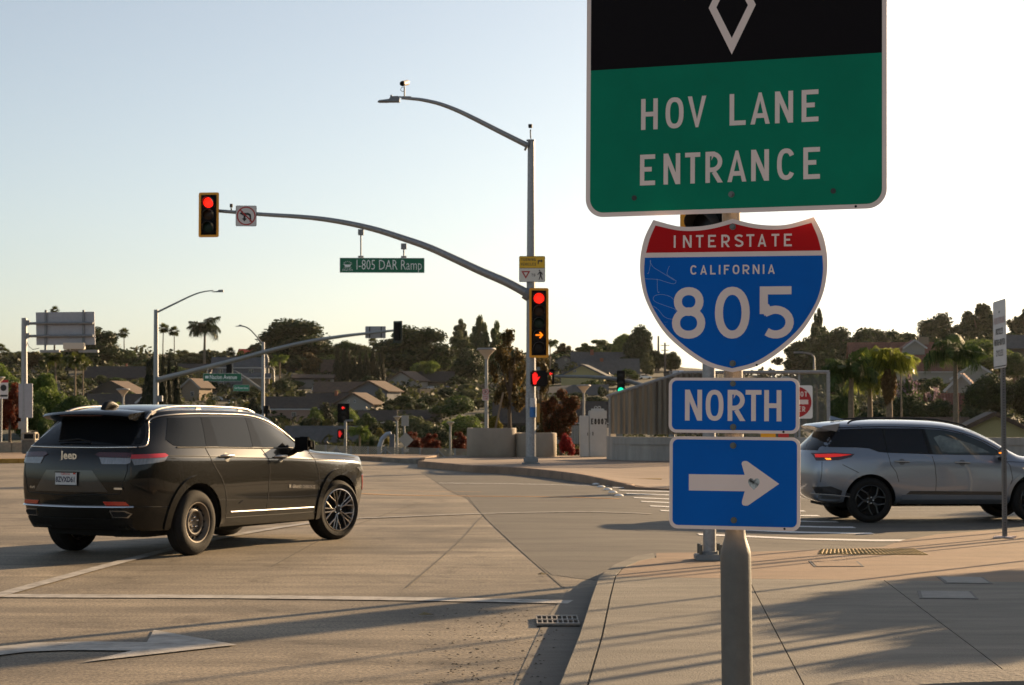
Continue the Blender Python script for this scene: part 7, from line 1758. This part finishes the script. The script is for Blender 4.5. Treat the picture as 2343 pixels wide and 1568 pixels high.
def palm(kind, u, vc, vb, w, label, Y=None, n=None, m=None, thatch=False, parts=False, group=None, tr=None, top=None):
    """vc: pixel row of the crown centre"""
    p = T(u, vb) if Y is None else at(u, vb, Y); k = p.y / 4200; H_ = (vb - vc) * k; W_ = w * k; m = m or L_pm
    t = thing('palm_tree', label, 'palm tree', p, random.uniform(0, 6), group); rr = tr * k if tr else max(.03 * H_ * .5, .035 * W_)
    MB().tube([(0, 0, -1), (.01 * H_, 0, H_ * .5), (0, 0, H_)], [rr * 1.2, rr, rr * .8], 8).build('trunk', m_barkl if kind == 'queen' else m_bark, t, smooth=50)
    n = n or (34 if kind == 'fan' else 17)
    if kind == 'fan':
        key = ('fan', m.name)
        if key not in FR:
            mb = MB()
            r = random.Random(3)
            for i in range(64):
                a = r.uniform(0, 2 * pi); el = r.uniform(-.85, 1.45); L_ = .5 * r.uniform(.8, 1.08); d = Vector((cos(a) * cos(el), sin(a) * cos(el), sin(el))); side = d.cross(Vector((0, 0, 1))).normalized(); up = side.cross(d)
                side = (side * cos(r.uniform(-.6, .6)) + up * r.uniform(-.5, .5)).normalized()
                for j in range(-4, 5):
                    dj = (d + side * j * .16 + up * r.uniform(-.08, .08)).normalized(); b0_ = d * .12; e_ = dj * (L_ - .012 * j * j) + Vector((0, 0, -.06)); w_ = side * .026
                    mb.add([b0_, b0_ * .3 + e_ * .7 + w_, e_, b0_ * .3 + e_ * .7 - w_], [(0, 1, 2, 3)])
            me = bpy.data.meshes.new('crown'); me.from_pydata(mb.v, [], mb.f); me.materials.append(m); FR[key] = me
        c = bpy.data.objects.new('crown', FR[key]); COL.objects.link(c); c.parent = t; c.location = (0, 0, H_); c.scale = (W_,) * 3
    else:
        for q in range(3):
            if ('q', q, m.name) not in FR: FR[('q', q, m.name)] = frond_mesh(34, 1., (.62, .9, 1.25)[q], .03, .42, m, q, .9)
        r = random.Random(int(u))
        if parts:
            for i in range(n):
                c = bpy.data.objects.new('frond', FR[('q', i % 3, m.name)]); COL.objects.link(c); c.parent = t; c.location = (0, 0, H_)
                c.rotation_euler = (r.uniform(-.25, .25), r.uniform(-.35, .45), 2.4 * i + r.uniform(-.2, .2)); s_ = W_ * .62 * r.uniform(.8, 1.1); c.scale = (s_,) * 3
        else:
            key = ('crownq', m.name, n)
            if key not in FR:
                mb = MB()
                for i in range(n):
                    fm = FR[('q', i % 3, m.name)]; M_ = Matrix.Rotation(2.4 * i + r.uniform(-.2, .2), 4, 'Z') @ Matrix.Rotation(r.uniform(-.3, .4), 4, 'Y') @ Matrix.Scale(r.uniform(.8, 1.1), 4)
                    mb.add([M_ @ v.co for v in fm.vertices], [tuple(q.vertices) for q in fm.polygons])
                me = bpy.data.meshes.new('crown'); me.from_pydata([tuple(v) for v in mb.v], [], mb.f); me.materials.append(m); FR[key] = me
            c = bpy.data.objects.new('crown', FR[key]); COL.objects.link(c); c.parent = t; c.location = (0, 0, H_); c.scale = (W_ * .6,) * 3
    if thatch:
        c = bpy.data.objects.new('dead_fronds', crown('cypress', L_th, 5)); COL.objects.link(c); c.parent = t; c.rotation_euler = (pi, 0, 0); c.location = (0, 0, H_ + .02 * H_); c.scale = (W_ * .26, W_ * .26, H_ * .55)
    return t

# ---- ground cover over the slope
V = []
r_ = np.random.RandomState(9)
cl = leaf_cloud([(0, 0, .3, .8), (.6, .2, .2, .6), (-.5, -.2, .25, .6)], 26, .34, 4)
for i in range(5200):
    y = 86 * (620 / 86) ** r_.uniform(0, 1) ** .8; rr = r_.uniform(-.34, .36); x = rr * y
    if .06 < rr < .13 and y > 420: continue
    s = r_.uniform(.5, 1.7) * (.5 + y / 380); a = r_.uniform(0, 6.28); c, s_ = cos(a), sin(a)
    if y < 105 and x > -26: s *= .35
    W = cl.copy(); W = np.stack([W[:, 0] * c - W[:, 1] * s_, W[:, 0] * s_ + W[:, 1] * c, W[:, 2]], 1) * s
    V.append(W + np.array([x, y, terr(x, y)]))
V = np.concatenate(V); me = bpy.data.meshes.new('hillside_scrub'); me.from_pydata(V.tolist(), [], np.arange(len(V)).reshape(-1, 4).tolist()); me.materials.append(leafmat('leaf_scrub', (0.016, 0.024, 0.008), (0.06, 0.066, 0.022), .3, scale=.05))
o = bpy.data.objects.new('hillside_scrub', me); COL.objects.link(o); tag(o, 'low green and brown scrub covering the hillside between the houses', 'scrub', kind='stuff')

# ---- the unbroken belts of trees that fill the slope between the houses
rb = random.Random(21)
LM = [(0, 'left edge'), (56, 'big sign post'), (150, 'big sign back'), (283, 'lone fan palm'), (357, 'left signal pole'), (405, 'twin fan palms'), (468, 'tall feather palm'), (510, 'Nacion Avenue sign'), (548, 'two storey house'), (602, 'thin pole'), (645, 'pale feathery palm'), (690, 'giant evergreen'), (735, 'garage house'), (785, 'red arrow signal'),
      (820, 'cypress row'), (858, 'hanging sign back'), (910, 'black signal back'), (950, 'large spreading tree'), (1030, 'small saucer lamp'), (1112, 'tall saucer lamp'), (1160, 'young bronze tree'), (1215, 'main pole'), (1285, 'dark reddish tree'), (1335, 'right saucer lamp'), (1385, 'crest house'), (1420, 'green signal'), (1460, 'rounded crest tree'), (1506, 'utility poles'), (1550, 'white van'),
      (1680, 'shield sign'), (1822, 'do not enter sign'), (1895, 'mesh fence post'), (1950, 'first large palm'), (2034, 'thatched palm'), (2092, 'cream dormer'), (2125, 'wide chimney'), (2186, 'tall dark palm'), (2240, 'ragged pine'), (2298, 'punched post'), (2342, 'right edge')]
used_l = set()
def lab_of(kind, shape, m, u, v, w):
    lu, ln = min(LM, key=lambda q: abs(q[0] - u)); cn = {'leaf_dark': 'dark', 'leaf_mid': 'green', 'leaf_olive': 'olive'}[m.name]
    sh_ = {'round': 'round', 'wide': 'spreading', 'loose': 'ragged', 'bush': 'bushy'}[shape]
    rel = 'straight behind' if abs(lu - u) < 7 else ('left of' if u < lu else 'right of')
    for sz in (('small', 'smallish') if w < 45 else ('medium', 'mid sized')) if kind == 'shrub' else (('smaller', 'narrow') if w < 62 else ('larger', 'broad')):
        for far_ in (('close ' if abs(lu - u) < 22 else 'farther '), 'just '):
            for row_ in ('high' if v < 852 else 'halfway' if v < 905 else 'low', 'on the slope'):
                l_ = '%s %s %s %s %s, %s%s the %s' % (sz, cn, sh_, kind, row_, '' if rel[0] == 's' else far_, rel, ln)
                if l_ not in used_l: used_l.add(l_); return l_
    return l_
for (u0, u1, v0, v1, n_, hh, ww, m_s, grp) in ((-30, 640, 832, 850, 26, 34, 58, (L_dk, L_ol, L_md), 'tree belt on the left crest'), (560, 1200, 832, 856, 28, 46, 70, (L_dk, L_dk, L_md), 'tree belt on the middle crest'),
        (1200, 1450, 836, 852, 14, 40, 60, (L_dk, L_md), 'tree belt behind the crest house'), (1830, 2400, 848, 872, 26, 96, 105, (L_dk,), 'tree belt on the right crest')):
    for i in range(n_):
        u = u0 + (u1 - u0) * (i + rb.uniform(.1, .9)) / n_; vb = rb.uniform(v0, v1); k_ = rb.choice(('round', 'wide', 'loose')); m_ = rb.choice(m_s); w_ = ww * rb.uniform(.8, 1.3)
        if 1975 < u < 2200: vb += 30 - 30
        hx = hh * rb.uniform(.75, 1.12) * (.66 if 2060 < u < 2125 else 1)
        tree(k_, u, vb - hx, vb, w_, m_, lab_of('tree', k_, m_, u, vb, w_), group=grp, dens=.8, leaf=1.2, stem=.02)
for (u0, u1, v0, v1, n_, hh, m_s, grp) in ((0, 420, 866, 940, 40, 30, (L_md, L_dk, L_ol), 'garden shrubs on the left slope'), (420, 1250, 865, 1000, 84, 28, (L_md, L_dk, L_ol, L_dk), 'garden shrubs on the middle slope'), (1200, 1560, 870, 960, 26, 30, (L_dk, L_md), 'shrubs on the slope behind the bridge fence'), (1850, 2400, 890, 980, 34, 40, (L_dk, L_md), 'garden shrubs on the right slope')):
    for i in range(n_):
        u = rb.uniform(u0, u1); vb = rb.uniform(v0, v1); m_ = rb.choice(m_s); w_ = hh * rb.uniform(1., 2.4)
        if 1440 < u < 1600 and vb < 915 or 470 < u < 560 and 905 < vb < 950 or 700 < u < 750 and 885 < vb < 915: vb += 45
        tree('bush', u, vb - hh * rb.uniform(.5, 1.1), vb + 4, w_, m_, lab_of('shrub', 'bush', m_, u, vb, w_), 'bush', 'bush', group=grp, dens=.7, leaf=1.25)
# ---- left side
GL = 'leafy bushes at the left edge'
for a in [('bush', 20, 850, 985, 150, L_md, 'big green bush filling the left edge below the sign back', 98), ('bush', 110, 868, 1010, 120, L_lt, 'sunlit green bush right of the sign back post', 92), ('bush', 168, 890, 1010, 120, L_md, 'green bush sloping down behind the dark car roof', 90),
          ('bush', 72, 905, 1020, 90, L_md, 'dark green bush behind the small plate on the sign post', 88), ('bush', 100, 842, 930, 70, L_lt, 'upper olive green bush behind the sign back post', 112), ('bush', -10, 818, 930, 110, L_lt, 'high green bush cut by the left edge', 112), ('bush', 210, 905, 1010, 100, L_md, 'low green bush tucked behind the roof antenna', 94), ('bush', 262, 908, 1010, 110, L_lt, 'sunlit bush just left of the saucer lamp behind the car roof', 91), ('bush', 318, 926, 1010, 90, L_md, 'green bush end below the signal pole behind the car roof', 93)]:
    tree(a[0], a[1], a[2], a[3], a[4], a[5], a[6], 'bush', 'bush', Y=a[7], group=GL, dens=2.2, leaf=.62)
tree('loose', 22, 862, 1012, 78, L_rd, 'red leaved young tree at the left edge', Y=80, stem=.3, dens=1.6, leaf=.7, zb=.1)
for a in [('wide', 205, 738, 842, 150, L_dk, 'huge round evergreen behind the back of the big sign'), ('round', 288, 795, 832, 62, L_md, 'round tree right of the big sign on the crest'), ('loose', 70, 800, 845, 60, L_br, 'brown bushy tree left of the sign back post on the crest'),
          ('loose', 130, 815, 860, 60, L_ol, 'olive tree under the back of the big sign'), ('loose', 330, 812, 845, 50, L_ol, 'pale olive tree between the palms and the crest tree'), ('round', 395, 806, 836, 40, L_ol, 'small round olive tree right of the signal pole on the crest'),
          ('round', 432, 812, 838, 60, L_dk, 'dark tree left of the tall feather palm'), ('loose', 360, 836, 868, 60, L_dk, 'dark tree below the two fan palms'), ('loose', 512, 806, 828, 40, L_ol, 'tiny olive tree right of the tall feather palm'), ('round', 355, 860, 900, 50, L_dk, 'dark round tree left of the grouped cypresses')]:
    tree(a[0], *a[1:4], a[4], a[5], a[6], group='trees on the left slope')
palm('fan', 124, 711, 840, 28, 'palm crown poking up over the back of the big sign')
palm('fan', 283, 763, 830, 32, 'single tall fan palm right of the big sign'); palm('fan', 373, 752, 835, 32, 'left of the two tall fan palms beside the signal pole'); palm('fan', 398, 759, 835, 32, 'right of the two tall fan palms beside the signal pole')
palm('queen', 468, 765, 850, 92, 'tall feathery palm standing alone on the left skyline', n=15, m=L_dk, tr=3)
palm('fan', 527, 806, 838, 28, 'short fan palm above the two storey house'); palm('fan', 482, 812, 836, 20, 'short fan palm just right of the tall feather palm'); palm('fan', 12, 806, 835, 26, 'small fan palm near the left edge on the crest'); palm('fan', 2, 795, 830, 24, 'fan palm cut by the left edge on the crest')
palm('queen', 126, 828, 905, 60, 'leftmost feather palm of the clump below the big sign', Y=190); palm('queen', 172, 832, 905, 66, 'middle feather palm of the clump below the big sign', Y=185); palm('queen', 190, 838, 900, 50, 'rightmost feather palm of the clump below the big sign', Y=192); palm('queen', 108, 838, 900, 46, 'small feather palm half behind the sign post', Y=195)
for i, (u, vt, w, vb, lb) in enumerate([(343, 811, 36, 945, 'broad dark cypress just left of the signal pole'), (372, 803, 17, 938, 'tallest narrow cypress right of the signal pole'), (386, 811, 17, 938, 'middle narrow cypress right of the signal pole'), (402, 820, 20, 940, 'rightmost narrow cypress right of the signal pole'),
                              (771, 790, 20, 885, 'first cypress of the row from the left'), (786, 793, 18, 885, 'second cypress of the row from the left'), (798, 800, 15, 885, 'third cypress of the row from the left'), (811, 812, 15, 885, 'fourth cypress of the row, a short one'), (823, 806, 15, 885, 'fifth cypress of the row from the left'),
                              (838, 800, 20, 885, 'sixth cypress of the row from the left'), (853, 785, 17, 884, 'tallest cypress of the row under the sign back'), (873, 787, 15, 884, 'slender brown tipped cypress at the right end of the row'), (863, 825, 16, 886, 'short cypress between the two tall ones of the row'),
                              (634, 895, 26, 958, 'cypress left of the pink house front'), (690, 892, 28, 965, 'tallest cypress in front of the pink house'), (579, 908, 32, 968, 'dark cypress just left of the thin pole'), (745, 918, 30, 975, 'rounded dark cypress right of the pink house')]):
    tree('cypress', u, vt, vb, w, L_cy, lb, 'tree', 'cypress_tree', group='dark cypresses on the hillside', var=i % 3, Y=(205 + i if i < 4 else None))
# ---- centre
for a in [('wide', 682, 722, 838, 222, L_dk, 'giant round evergreen on the crest behind the long signal arm', 'tree'), ('round', 585, 784, 820, 40, L_dk, 'small dark tree left of the giant evergreen', 'tree'), ('loose', 712, 800, 870, 66, L_br, 'bronze leaved tree in front of the giant evergreen', 'tree'),
          ('round', 790, 778, 838, 70, L_md, 'green tree between the giant evergreen and the cypress row', 'tree'), ('round', 832, 782, 838, 60, L_ol, 'olive green tree above the cypress row', 'tree'), ('wide', 955, 738, 860, 190, L_dk, 'large dark spreading tree right of the hanging signal back', 'tree'),
          ('round', 905, 772, 850, 80, L_dk, 'dark tree just under the black signal back', 'tree'), ('loose', 1052, 728, 800, 44, L_dk, 'small dark treetop left of the gum trees', 'tree'), ('loose', 1100, 720, 860, 62, L_ol, 'tallest gum tree left of the main pole', 'tree'), ('loose', 1138, 732, 860, 50, L_md, 'gum tree right of the tallest gum tree', 'tree'),
          ('loose', 1050, 755, 850, 70, L_ol, 'wide pale gum tree left of the tallest gum tree', 'tree'), ('round', 1075, 790, 880, 90, L_dk, 'dark rounded tree under the gum trees', 'tree'), ('round', 1010, 800, 860, 80, L_md, 'mid green tree right of the spreading dark tree', 'tree'), ('round', 1165, 790, 870, 70, L_dk, 'dark tree behind the tall saucer lamp', 'tree'),
          ('bush', 650, 862, 905, 60, L_dk, 'dark hedge below the feathery pale palms', 'bush'), ('bush', 600, 893, 940, 46, L_yl, 'golden leaved bush beside the thin pole', 'bush'), ('bush', 565, 915, 965, 44, L_yl, 'small golden bush under the East Palomar sign', 'bush'), ('bush', 720, 928, 975, 56, L_lt, 'sunlit green shrub in front of the pink house', 'bush'),
          ('bush', 748, 955, 985, 24, L_yl, 'small orange tinted shrub right of the pink house', 'bush'), ('bush', 792, 922, 985, 74, L_lt, 'yellow green bush behind the red arrow signal', 'bush'), ('bush', 840, 940, 990, 50, L_md, 'mid green bush right of the red arrow signal', 'bush'), ('loose', 870, 890, 935, 40, L_ol, 'thin olive tree in front of the grey gabled wing', 'tree'),
          ('bush', 925, 900, 950, 90, L_dk, 'dark brownish hedge left of the large clipped hedge', 'bush'), ('bush', 1052, 898, 965, 124, L_md, 'large clipped green hedge left of the no parking sign', 'bush'), ('bush', 955, 942, 1030, 84, L_ol, 'loose pale green bush left of the second saucer lamp', 'bush'), ('bush', 890, 955, 1010, 46, L_dk, 'dark round bush left of the first saucer lamp', 'bush'),
          ('bush', 1060, 942, 1020, 116, L_lt, 'bright leafy shrub behind the small saucer lamps', 'bush'), ('bush', 1000, 965, 1040, 76, L_dk, 'dark green shrub behind the second saucer lamp', 'bush'), ('bush', 700, 1000, 1050, 90, L_md, 'green bush over the dark car bonnet', 'bush'), ('bush', 840, 985, 1035, 60, L_md, 'green bush behind the mesh fence near the signal post', 'bush'), ('bush', 870, 975, 1025, 40, L_yl, 'golden bush behind the mesh fence', 'bush')]:
    tree(*a[:7], cat=a[7], name='tree' if a[7] == 'tree' else 'bush', group='trees in the middle of the hillside' if a[7] == 'tree' else 'shrubs in the middle of the hillside', dens=1.3, leaf=.85)
for u, vt, w, Y_, lb in ((948, 982, 66, 96, 'left red leaved shrub behind the mesh fence'), (985, 986, 62, 95, 'middle red leaved shrub behind the mesh fence'), (1052, 982, 50, 94, 'right red leaved shrub left of the planter')):
    tree('loose', u, vt, 1050, w, L_rd, lb, 'bush', 'bush', Y=Y_, group='red shrubs behind the mesh fence', stem=.1, dens=1.6, leaf=.7)
palm('queen', 640, 828, 895, 46, 'feathery pale palm right of the thin pole', m=L_lt); palm('queen', 622, 838, 890, 34, 'smaller pale palm touching the thin pole', m=L_lt); palm('queen', 972, 850, 882, 74, 'bushy low palm beside the white gabled house', m=L_lt, n=24)
palm('queen', 822, 995, 1045, 60, 'low feather palm behind the mesh fence', m=L_lt, Y=110); palm('fan', 853, 783, 830, 30, 'distant palm top under the sign back on the long arm')
palm('queen', 1258, 790, 860, 46, 'feather palm peeking right of the five light signal', m=L_md)
tree('loose', 1290, 785, 835, 50, L_br, 'brown tree right of the five light signal', group='trees on the right crest')
tree('airy', 1166, 748, 985, 108, L_br, 'young bronze tree leaning in the concrete planter', Y=64.5, stem=.28, dens=3.2, leaf=1.0, zb=.9, var=1)
tree('airy', 1238, 806, 1040, 86, L_br, 'bronze leaved tree just right of the main pole', Y=72, stem=.2, dens=2.4, leaf=1.1, var=2)
tree('loose', 1283, 884, 1046, 98, L_rg, 'dark tree with reddish leaves right of the main pole', Y=68, stem=.25, dens=2.4, leaf=.62, var=1, zb=0)
tree('bush', 1293, 985, 1048, 46, leafmat('leaf_scarlet', (.09, .008, .008), (.34, .03, .03), .4), 'scarlet shrub beside the right planter', 'bush', 'bush', Y=66, dens=1.6, leaf=.8, zb=.1)
tree('bush', 1320, 1025, 1050, 44, L_rd, 'low dark red ground shrub left of the cabinets', 'bush', 'bush', Y=68, dens=1, zb=.1)
tree('bush', 1130, 945, 985, 38, L_yl, 'upright golden shrub growing in the taller planter', 'bush', 'bush', Y=64, zb=.9)
t = thing('tree_stake', 'leaning wooden tree stake in the taller planter', 'stake', at(1133, 980, 63.6)); MB().tube([(0, 0, 0), at(1151, 898, 63.6) - at(1133, 980, 63.6)], .035, 6).build('stake', m_barkl, t)
# ---- right crest
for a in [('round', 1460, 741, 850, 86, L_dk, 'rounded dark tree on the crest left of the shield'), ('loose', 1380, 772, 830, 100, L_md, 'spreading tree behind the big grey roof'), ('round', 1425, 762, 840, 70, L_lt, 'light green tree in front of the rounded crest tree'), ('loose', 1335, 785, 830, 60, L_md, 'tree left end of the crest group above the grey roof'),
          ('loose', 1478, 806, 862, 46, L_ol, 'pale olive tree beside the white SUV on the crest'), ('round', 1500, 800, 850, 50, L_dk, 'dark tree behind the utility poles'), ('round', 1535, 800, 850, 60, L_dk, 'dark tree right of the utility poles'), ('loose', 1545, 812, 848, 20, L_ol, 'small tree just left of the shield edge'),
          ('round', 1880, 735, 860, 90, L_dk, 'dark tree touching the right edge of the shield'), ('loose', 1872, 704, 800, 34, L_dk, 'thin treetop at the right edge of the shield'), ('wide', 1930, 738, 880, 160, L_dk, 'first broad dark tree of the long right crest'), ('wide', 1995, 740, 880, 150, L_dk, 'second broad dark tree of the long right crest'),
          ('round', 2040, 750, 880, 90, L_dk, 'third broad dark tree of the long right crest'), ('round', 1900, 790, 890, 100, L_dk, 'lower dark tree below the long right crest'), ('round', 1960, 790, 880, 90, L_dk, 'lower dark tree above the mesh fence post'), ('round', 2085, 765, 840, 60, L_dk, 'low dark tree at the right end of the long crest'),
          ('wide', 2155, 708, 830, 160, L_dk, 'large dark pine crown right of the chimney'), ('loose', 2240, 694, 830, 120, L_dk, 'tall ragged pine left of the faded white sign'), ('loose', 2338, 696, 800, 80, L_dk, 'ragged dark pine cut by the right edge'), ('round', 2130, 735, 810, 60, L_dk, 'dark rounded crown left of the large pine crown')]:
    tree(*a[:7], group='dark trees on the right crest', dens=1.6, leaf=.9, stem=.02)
for i, (u, vt) in enumerate(((2154, 716), (2172, 712))):
    q = T(u, 812); t = thing('bare_trunk', ('left', 'right')[i] + ' of two thin bare trunks before the large pine crown', 'tree', q, 0, 'thin bare trunks'); MB().tube([(0, 0, 0), (-.6, 0, (812 - vt) * q.y / 4200)], [.3, .12], 6).build('trunk', m_barkl, t)
tree('wide', 2232, 770, 850, 190, L_lt, 'light green rounded tree behind the faded white sign', Y=400, dens=1.6, leaf=.7); tree('round', 2320, 800, 870, 90, L_md, 'green tree at the right edge above the dark bush', Y=390, dens=1.6, leaf=.7)
tree('bush', 2262, 836, 975, 150, L_dk, 'large dark bush behind the punched post', 'bush', 'bush', Y=210, dens=2, leaf=.6); tree('bush', 2345, 842, 975, 90, L_dk, 'dark bush cut by the right edge', 'bush', 'bush', Y=212, dens=1.6, leaf=.7)
# palms and flowering trees behind the silver car
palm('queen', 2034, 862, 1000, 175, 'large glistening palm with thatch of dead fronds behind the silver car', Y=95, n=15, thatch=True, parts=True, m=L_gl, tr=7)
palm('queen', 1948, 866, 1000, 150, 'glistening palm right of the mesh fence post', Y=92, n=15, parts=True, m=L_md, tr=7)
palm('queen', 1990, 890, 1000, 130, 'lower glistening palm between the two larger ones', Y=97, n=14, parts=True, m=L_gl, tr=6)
palm('queen', 2186, 828, 1000, 150, 'tall dark palm in front of the red tiled houses', Y=150, n=12, parts=True, m=L_md, tr=6)
palm('queen', 1868, 880, 1000, 80, 'palm seen through the mesh fence panel', Y=110, n=18, m=L_md); palm('queen', 2062, 820, 940, 40, 'small palm tuft above the large glistening palm', Y=140, m=L_lt)
tree('bush', 1940, 870, 990, 96, L_md, 'leafy green shrub behind the mesh fence post', 'bush', 'bush', Y=104, dens=2, leaf=.6); tree('bush', 1880, 900, 990, 90, L_ol, 'grey green shrub seen through the mesh panel', 'bush', 'bush', Y=112, dens=1.6, leaf=.6)
for u, vt, w, lb in ((2080, 848, 76, 'lilac flowering tree right of the large glistening palm'), (2138, 880, 60, 'low lilac flowering tree left of the round bush')):
    tree('loose', u, vt + 8, 960, w * .8, L_md, lb.replace('lilac flowering tree', 'green tree inside the lilac blossom'), Y=216, dens=.5)
    tree('airy', u, vt, 960, w, L_pk, lb, Y=215, stem=.1, dens=.22, leaf=1.2, group='lilac flowering trees'); 
for u, vt, w, lb in ((2080, 890, 110, 'dark green shrub under the flowering trees'), (2150, 905, 110, 'dark shrub in front of the tiled houses'), (2000, 930, 120, 'low green shrub behind the silver car roof'), (2230, 925, 110, 'low dark shrub left of the yellow gable')):
    tree('bush', u, vt, 990, w, L_dk, lb, 'bush', 'bush', Y=205 if u > 2020 else 120, group='low shrubs behind the silver car', dens=1.6, leaf=.7)
V = []
for i in range(900):
    a = R(21 + 118 * r_.uniform()); q = r_.uniform(150, 262); e = min(1, (math.degrees(a) - 20) / 12, (140 - math.degrees(a)) / 12); s = r_.uniform(3, 6.5)
    W = cl[:4 * 26] * s; V.append(W + np.array([sin(a) * q, cos(a) * q, -6 + (interp([(120, -6), (150, -2), (190, 12), (230, 22), (270, 20)], q) + 6) * e]))
V = np.concatenate(V); me = bpy.data.meshes.new('ridge_woods'); me.from_pydata(V.tolist(), [], np.arange(len(V)).reshape(-1, 4).tolist()); me.materials.append(L_dk)
o = bpy.data.objects.new('ridge_woods', me); COL.objects.link(o); tag(o, 'woods on the ridge beyond the right edge', 'woods', kind='stuff')
# ---- unseen street trees added beyond the right edge to shade corner and road
for i, (x, y, hh, w, lb) in enumerate(((11.6, 23.0, 4.4, 3.2, 'unseen leafy street tree added beyond the right edge to shade the corner'), (10.9, 19.9, 3.9, 2.4, 'second unseen street tree added beyond the right edge for shade'), (24, 47, 7, 5, 'unseen street tree added past the silver car for road shadows'), (30, 60, 7, 5, 'unseen street tree added behind the barrier for road shadows'))):
    t = thing('tree', lb, 'tree', (x, y, 0)); c = bpy.data.objects.new('crown', crown('round', L_md, i % 3)); COL.objects.link(c); c.parent = t; c.scale = (w, w, hh * .72); c.location = (0, 0, hh * .25)
    s_ = bpy.data.objects.new('trunk', trunk_mesh('round', m_bark)); COL.objects.link(s_); s_.parent = t; s_.scale = (2, 2, hh * .9)

# ------------------------------------------------------------------ thin evening haze
hz = MB().box((60, 420, 0), (1500, 1200, 150)).build('haze', bpy.data.materials.new('haze')); hz.location = (0, 0, 0)
hm = hz.data.materials[0]; hm.use_nodes = True; hm.node_tree.nodes.clear()
ho = hm.node_tree.nodes.new('ShaderNodeOutputMaterial'); hv = hm.node_tree.nodes.new('ShaderNodeVolumePrincipled')
hv.inputs['Color'].default_value = (.9, .88, .84, 1); hv.inputs['Density'].default_value = .000022; hv.inputs['Anisotropy'].default_value = .35
hm.node_tree.links.new(hv.outputs[0], ho.inputs['Volume']); tag(hz, 'thin evening haze', 'haze', kind='stuff')
sc.cycles.volume_bounces = 0
